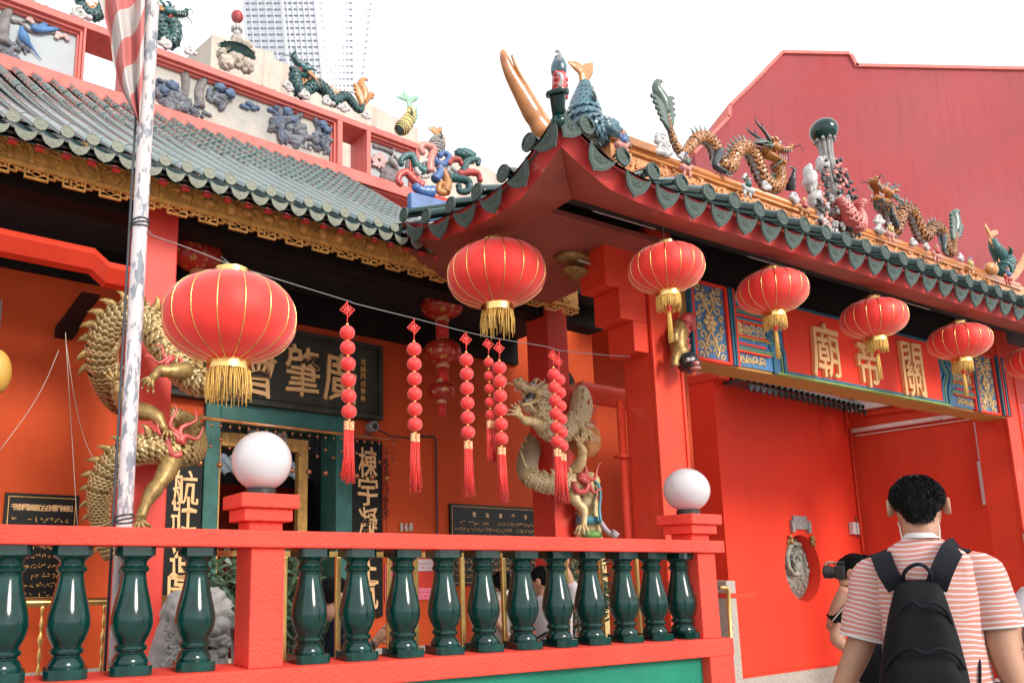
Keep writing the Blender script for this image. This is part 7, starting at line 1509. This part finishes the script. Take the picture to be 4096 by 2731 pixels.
# guardian statue
gd_ = Body(2350, 8.6, 0, -.35); t = thing('guardian_statue', 'painted guardian figure in gold armour with a teal ribbon beside the right dragon column', 'statue', gd_.o)
mat('armour', (.6, .46, .2), .45, var=.25, vs=12, bump=.6, bs=40); mat('ribbon_teal', (.1, .36, .44), .4, var=.2, vs=6); mat('ribbon_lilac', (.5, .42, .48), .45, var=.15, vs=5); mat('leaf_green', (.12, .28, .06), .5, var=.2)
m = MB(); m.loft([gd_.ring((gd_.P(a, py) + gd_.P(b, py)) / 2, (gd_.P(b, py) - gd_.P(a, py)).length / 2, d, n=24) for py, a, b, d in ((2760, 2290, 2440, .2), (2500, 2285, 2440, .2), (2300, 2290, 2430, .19), (2150, 2300, 2410, .17), (2080, 2305, 2400, .15), (2020, 2318, 2396, .14), (1985, 2330, 2385, .1), (1965, 2345, 2372, .06))]); m.build('armour', MT['armour'], t, True)
m = MB(); m.ball(gd_.P(2358, 1940), (.1, .1, .13), 14, 10); m.build('head', MT['skin'], t, True); m = MB(); m.ball(gd_.P(2358, 1925), (.12, .12, .11), 14, 8); m.tube([gd_.P(2358, 1910), gd_.P(2358, 1885)], [.03, .005], 8); m.build('helmet', MT['armour'], t, True)
m = MB(); m.tube(spline([tuple(gd_.P(2362, 1925, -.2)), tuple(gd_.P(2392, 1945, -.22)), tuple(gd_.P(2400, 1990, -.2)), tuple(gd_.P(2396, 2040, -.2)), tuple(gd_.P(2402, 2090, -.2))], 6), [.045] * 25, 8, flat=.35, up=gd_.pl); m.build('ribbon', MT['ribbon_teal'], t, True)
m = MB(); m.loft([gd_.ring((gd_.P(a, py) + gd_.P(b, py)) / 2 - gd_.pl * .01, (gd_.P(b, py) - gd_.P(a, py)).length / 2 * 1.06, .19, n=24) for py, a, b in ((2098, 2303, 2405), (2068, 2306, 2400))]); m.build('belt', MT['ribbon_teal'], t, True)
m = MB(); m.tube(spline([tuple(gd_.P(2400, 2090, -.15)), tuple(gd_.P(2425, 2125, -.2)), tuple(gd_.P(2450, 2140, -.22)), tuple(gd_.P(2462, 2128, -.22))], 5), [.03] * 10 + [.045] * 6, 10); m.build('scarf_end', MT['ribbon_lilac'], t, True)
m = MB(); m.ball(gd_.P(2368, 2140, -.18), (.12, .06, .05), 12, 8); m.build('knee_plate', MT['leaf_green'], t, True)
# small hanging lanterns under the veranda
mat('lantern_print', (.5, .03, .02), .35, var=.2, vs=6, col2=(.7, .42, .12), c2=(.56, .6), c2s=14, coat=.3)
def small_lantern(lab, px, py, hw, hh, v, tl, up):
    c = T(*T.v(px, py, v)); d = c.y * cos(PITCH) + (c.z - HC) * sin(PITCH); s = d / FPX; rx, rz = hw * s, hh * s; t = thing('printed_lantern', lab, 'lantern', c + V((0, 0, rz)), 'small printed lanterns under the veranda')
    m = MB(); m.lathe([(rx * max(.32, (1 - abs(z) ** 2.4) ** (1 / 2.1)), c.z + z * rz) for z in [sin(pi * (k / 16 - .5)) for k in range(17)]], 32, V((c.x, c.y, 0)), fn=lambda q, z: 1 - .02 * abs(sin(q * 8))); m.build('body', MT['lantern_print'], t, True)
    for sgn, nm in ((1, 'top_collar'), (-1, 'bottom_collar')): m = MB(); m.lathe([(rx * .34, c.z + sgn * rz), (rx * .34, c.z + sgn * (rz + .04))], 20, V((c.x, c.y, 0))); m.build(nm, MT['tassel_band'], t, 40)
    m = MB(); m.lathe([(rx * .3, c.z - rz - .04), (rx * .31, c.z - rz - .04 - tl * s)], 28, V((c.x, c.y, 0)), fn=lambda q, z: 1 + .05 * sin(q * 14)); m.build('tassel', MT['thread_red'], t, True); m = MB(); m.tube([c + V((0, 0, rz)), c + V((0, 0, rz + up))], .008, 6); m.build('cord', MT['thread_red'], t, True)
small_lantern('shadowed printed lantern at the top of the inner chain', 1767, 1225, 85, 52, 6.9, 70, .3); small_lantern('brighter printed lantern in the middle of the inner chain', 1770, 1408, 76, 52, 6.9, 62, .1); small_lantern('smallest printed lantern at the bottom of the inner chain', 1766, 1565, 57, 36, 6.9, 55, .1); small_lantern('printed lantern in the dark veranda above the largest lantern', 795, 1022, 95, 66, 6.9, 90, .3)
c = T(*T.v(-18, 1487, 5.4)); t = thing('yellow_lantern', 'golden yellow round lantern cut off by the left picture edge', 'lantern', c); m = MB(); m.ball(c, (.1, .1, .155), 24, 16); m.build('body', mat('yellow_silk', (.62, .36, .07), .4, var=.08), t, True); m = MB(); m.tube([c + V((0, 0, .15)), c + V((0, 0, .5))], .005, 5); m.build('cord', MT['cable'], t)
# bamboo rod with threads of small bells across the doorway
ra, rb_ = T.v(704, 1660, VW - .4), T.v(1587, 1760, VW - .4); RA = T(ra[0], VW - .4, ra[2]); RB = T(rb_[0], VW - .4, rb_[2])
t = thing('bell_curtain', 'bamboo rod with threads of small copper bells across the doorway', 'curtain', RA); m = MB(); m.tube([RA, RB], .018, 10); m.build('rod', MT['tusk'], t, True)
mat('copper', (.5, .2, .09), .3, metal=.7, var=.2, vs=10); bm_ = MB().ball((0, 0, 0), 1, 10, 8).mesh('bell', V((0, 0, 0)), [MT['copper']], True); th = MB(); nb_ = 26
for k in range(nb_):
    p = lerp(RA, RB, (k + .6) / nb_)
    for dz, r_, ok in ((.06, .016, True), (.2, .018, k % 2 == 0), (.28, .018, k % 2 == 1), (.46, .032, k % 2 == 0)):
        if ok: inst('bell', bm_, t, p - V((0, 0, dz)), None, r_)
    th.tube([p, p - V((0, 0, .46 if k % 2 == 0 else .28))], .002, 4)
    if k: q = lerp(RA, RB, (k - .4) / nb_); th.tube([q - V((0, 0, .06)), p - V((0, 0, .2 if k % 2 == 0 else .28))], .0015, 4)
th.build('threads', MT['cable'], t, kind='stuff')
# wall lamp and conduit
c = T(*T.v(1491, 1706, VW - .12)); t = thing('wall_spotlight', 'small grey spotlight on the rear wall right of the name board', 'lamp', c); m = MB(); m.lathe([(.03, -.08), (.06, -.07), (.065, .04), (.055, .05), (.04, .03)], 20, c, basis(T.g, -T.n + T.g * .3)); m.build('housing', MT['stone'], t, 40); m = MB(); m.ball(c + (-T.n + T.g * .3) * .03, .035, 12, 8); m.build('lens', MT['black_plastic'], t, True); m = MB(); m.tube([c + T.n * .02, c + T.n * .12], .02, 8); m.build('arm', MT['black_plastic'], t)
t = thing('wall_conduit', 'thin dark cable conduit running down the rear wall', 'conduit', T(*T.v(1750, 2200, VW))); m = MB(); Cq = lambda px, py: T(*T.v(px, py, VW - .02)); m.tube([Cq(1510, 1715), Cq(1560, 1742), Cq(1640, 1752)], .008, 6); m.tube([Cq(1640, 1742), Cq(1738, 1746), Cq(1744, 1760), Cq(1752, 2330)], .012, 6); m.build('tube', MT['cable'], t)
t = thing('firecracker_string', 'dried dark red firecracker string hanging right of the couplet board', 'ornament', Cq(1543, 1800)); m = MB(); rr = random.Random(1)
for k in range(60): p = T(*T.v(1546, lerp(1830, 2065, k / 60), VW - .06)); m.tube([p, p + V((rr.uniform(-.05, .05), rr.uniform(-.03, .03), rr.uniform(-.03, -.06)))], [.008, .003], 5)
m.tube([T(*T.v(1545, 1790, VW - .06)), T(*T.v(1546, 2120, VW - .06))], .005, 5); m.build('crackers', mat('dried_red', (.16, .03, .02), .7), t, True, kind='stuff')
# paper notices
for k, (p, q, col_, lab) in enumerate((((1540, 2255), (1662, 2400), (.85, .14, .25), 'pink paper notice with red writing behind the third baluster'), ((1668, 2235), (1732, 2282), (.7, .6, .62), 'white paper notice at the top of the notice group'), ((1668, 2284), (1732, 2348), (.72, .05, .03), 'bright red paper notice in the middle of the group'), ((1668, 2350), (1732, 2395), (.85, .2, .3), 'small pink paper notice at the bottom of the group'))):
    v = VW - .02; a = T.v(*p, v); b_ = T.v(*q, v); t = thing('paper_notice', lab, 'notice', T(a[0], v, b_[2]), 'paper notices on the rear wall'); m = MB(); m.box(T, a[0], b_[0], v, v + .004, b_[2], a[2]); m.build('sheet', mat('paper_%d' % k, col_, .8, var=.04), t); m = MB(); rr = random.Random(k); z = a[2] - .06
    while z < a[2] and z > b_[2] + .03:
        x = a[0] + .03
        while x < b_[0] - .04: w_ = rr.uniform(.01, .03); m.box(T, x, x + w_, v - .001, v, z, z + rr.uniform(.004, .02)); x += w_ + .012
        z -= .05
    if m.V: m.build('writing', MT['red_gate'], t, kind='stuff')
# paper talismans on the door lintel
for k, px in enumerate((1012, 1068, 1128)):
    c = T.v(px, 1755 + k * 6, VW + .3); t = thing('paper_talisman', 'cream paper talisman on the door lintel, %s of three' % ('left', 'middle', 'right')[k], 'talisman', T(c[0], VW + .3, c[2]), 'talismans on the door lintel'); m = MB(); m.box(T, c[0] - .065, c[0] + .065, VW + .3, VW + .304, c[2] - .11, c[2] + .11); m.build('paper', MT['cream'], t); m = MB()
    for j in range(5): m.box(T, c[0] - .03, c[0] + .03, VW + .298, VW + .3, c[2] - .08 + j * .035, c[2] - .07 + j * .035)
    m.box(T, c[0] - .004, c[0] + .004, VW + .2975, VW + .2985, c[2] - .09, c[2] + .09); m.build('print', MT['red_gate'], t, kind='stuff')
# glimpse of the inner court roof through the door
t = thing('court_roof', 'small grey tiled roof of the inner court seen through the doorway', 'roof', T(3.4, 11, 1)); Cr = lambda px, py: T.v(px, py, 11); a = Cr(840, 1905); b_ = Cr(960, 1925); m = MB(); m.box(T, a[0] - .4, b_[0] + 1.2, 11, 11.1, -.35, a[2] - .1); m.build('wall', MT['red_side'], t)
mat('court_tile', (.45, .5, .55), .4, var=.2, vs=6)
ctm = tube_tile(6).mesh('tile', V((0, 0, 0)), [MT['court_tile']], 50); u = a[0] - .3
while u < b_[0] + 1.2: inst('tile', ctm, t, T(u, 10.75, a[2]), basis(T.n + ez * .55, ez), (.8, .07, .07)); u += .17
# pier and small handrail at the end of the balustrade
v = 5.85; a = T.v(2905, 2322, v); b_ = T.v(2996, 2731, v); t = thing('stone_pier', 'pale granite pier beside the gate step', 'pier', T(a[0], v, -.2)); m = MB(); m.box(T, a[0], b_[0] - .12, v, v + .25, -.3, a[2]); m.build('shaft', MT['granite'], t, bevel=.01); m = MB(); z = T.v(2940, 2380, v)[2]; m.box(T, a[0] - .01, b_[0] + .3, v - .015, v + .26, z - .03, z + .03); m.build('red_band', MT['red_gate'], t)
v = 3.75; Qh = lambda px, py: G(*G.v(px, py, 4.1)); t = thing('brass_grab_rail', 'short brass grab rail just past the end post', 'handrail', Qh(2915, 2560)); m = MB(); m.tube([Qh(2880, 2350), Qh(2905, 2348), Qh(2912, 2360), Qh(2924, 2545), Qh(2915, 2556), Qh(2890, 2556)], .016, 10); m.build('rail', MT['gold_brass'], t, True); m = MB(); m.tube([Qh(2905, 2556), Qh(2930, 2760)], .014, 8); m.build('post', MT['gold_brass'], t, True)
# loose strings hanging by the left wall
t = thing('loose_string', 'thin pale string hanging before the left wall', 'string', T(*T.v(260, 1330, 6.6))); m = MB()
for pts in (((262, 1330), (266, 1400), (285, 1700), (300, 1950), (310, 2105)), ((264, 1370), (300, 1600), (340, 1760), (388, 1860)), ((235, 1400), (180, 1530), (110, 1650), (0, 1800))): m.tube(spline([tuple(T(*T.v(a, b, 6.6))) for a, b in pts], 5), .003, 5)
m.build('strand', MT['cream'], t, True, kind='stuff')
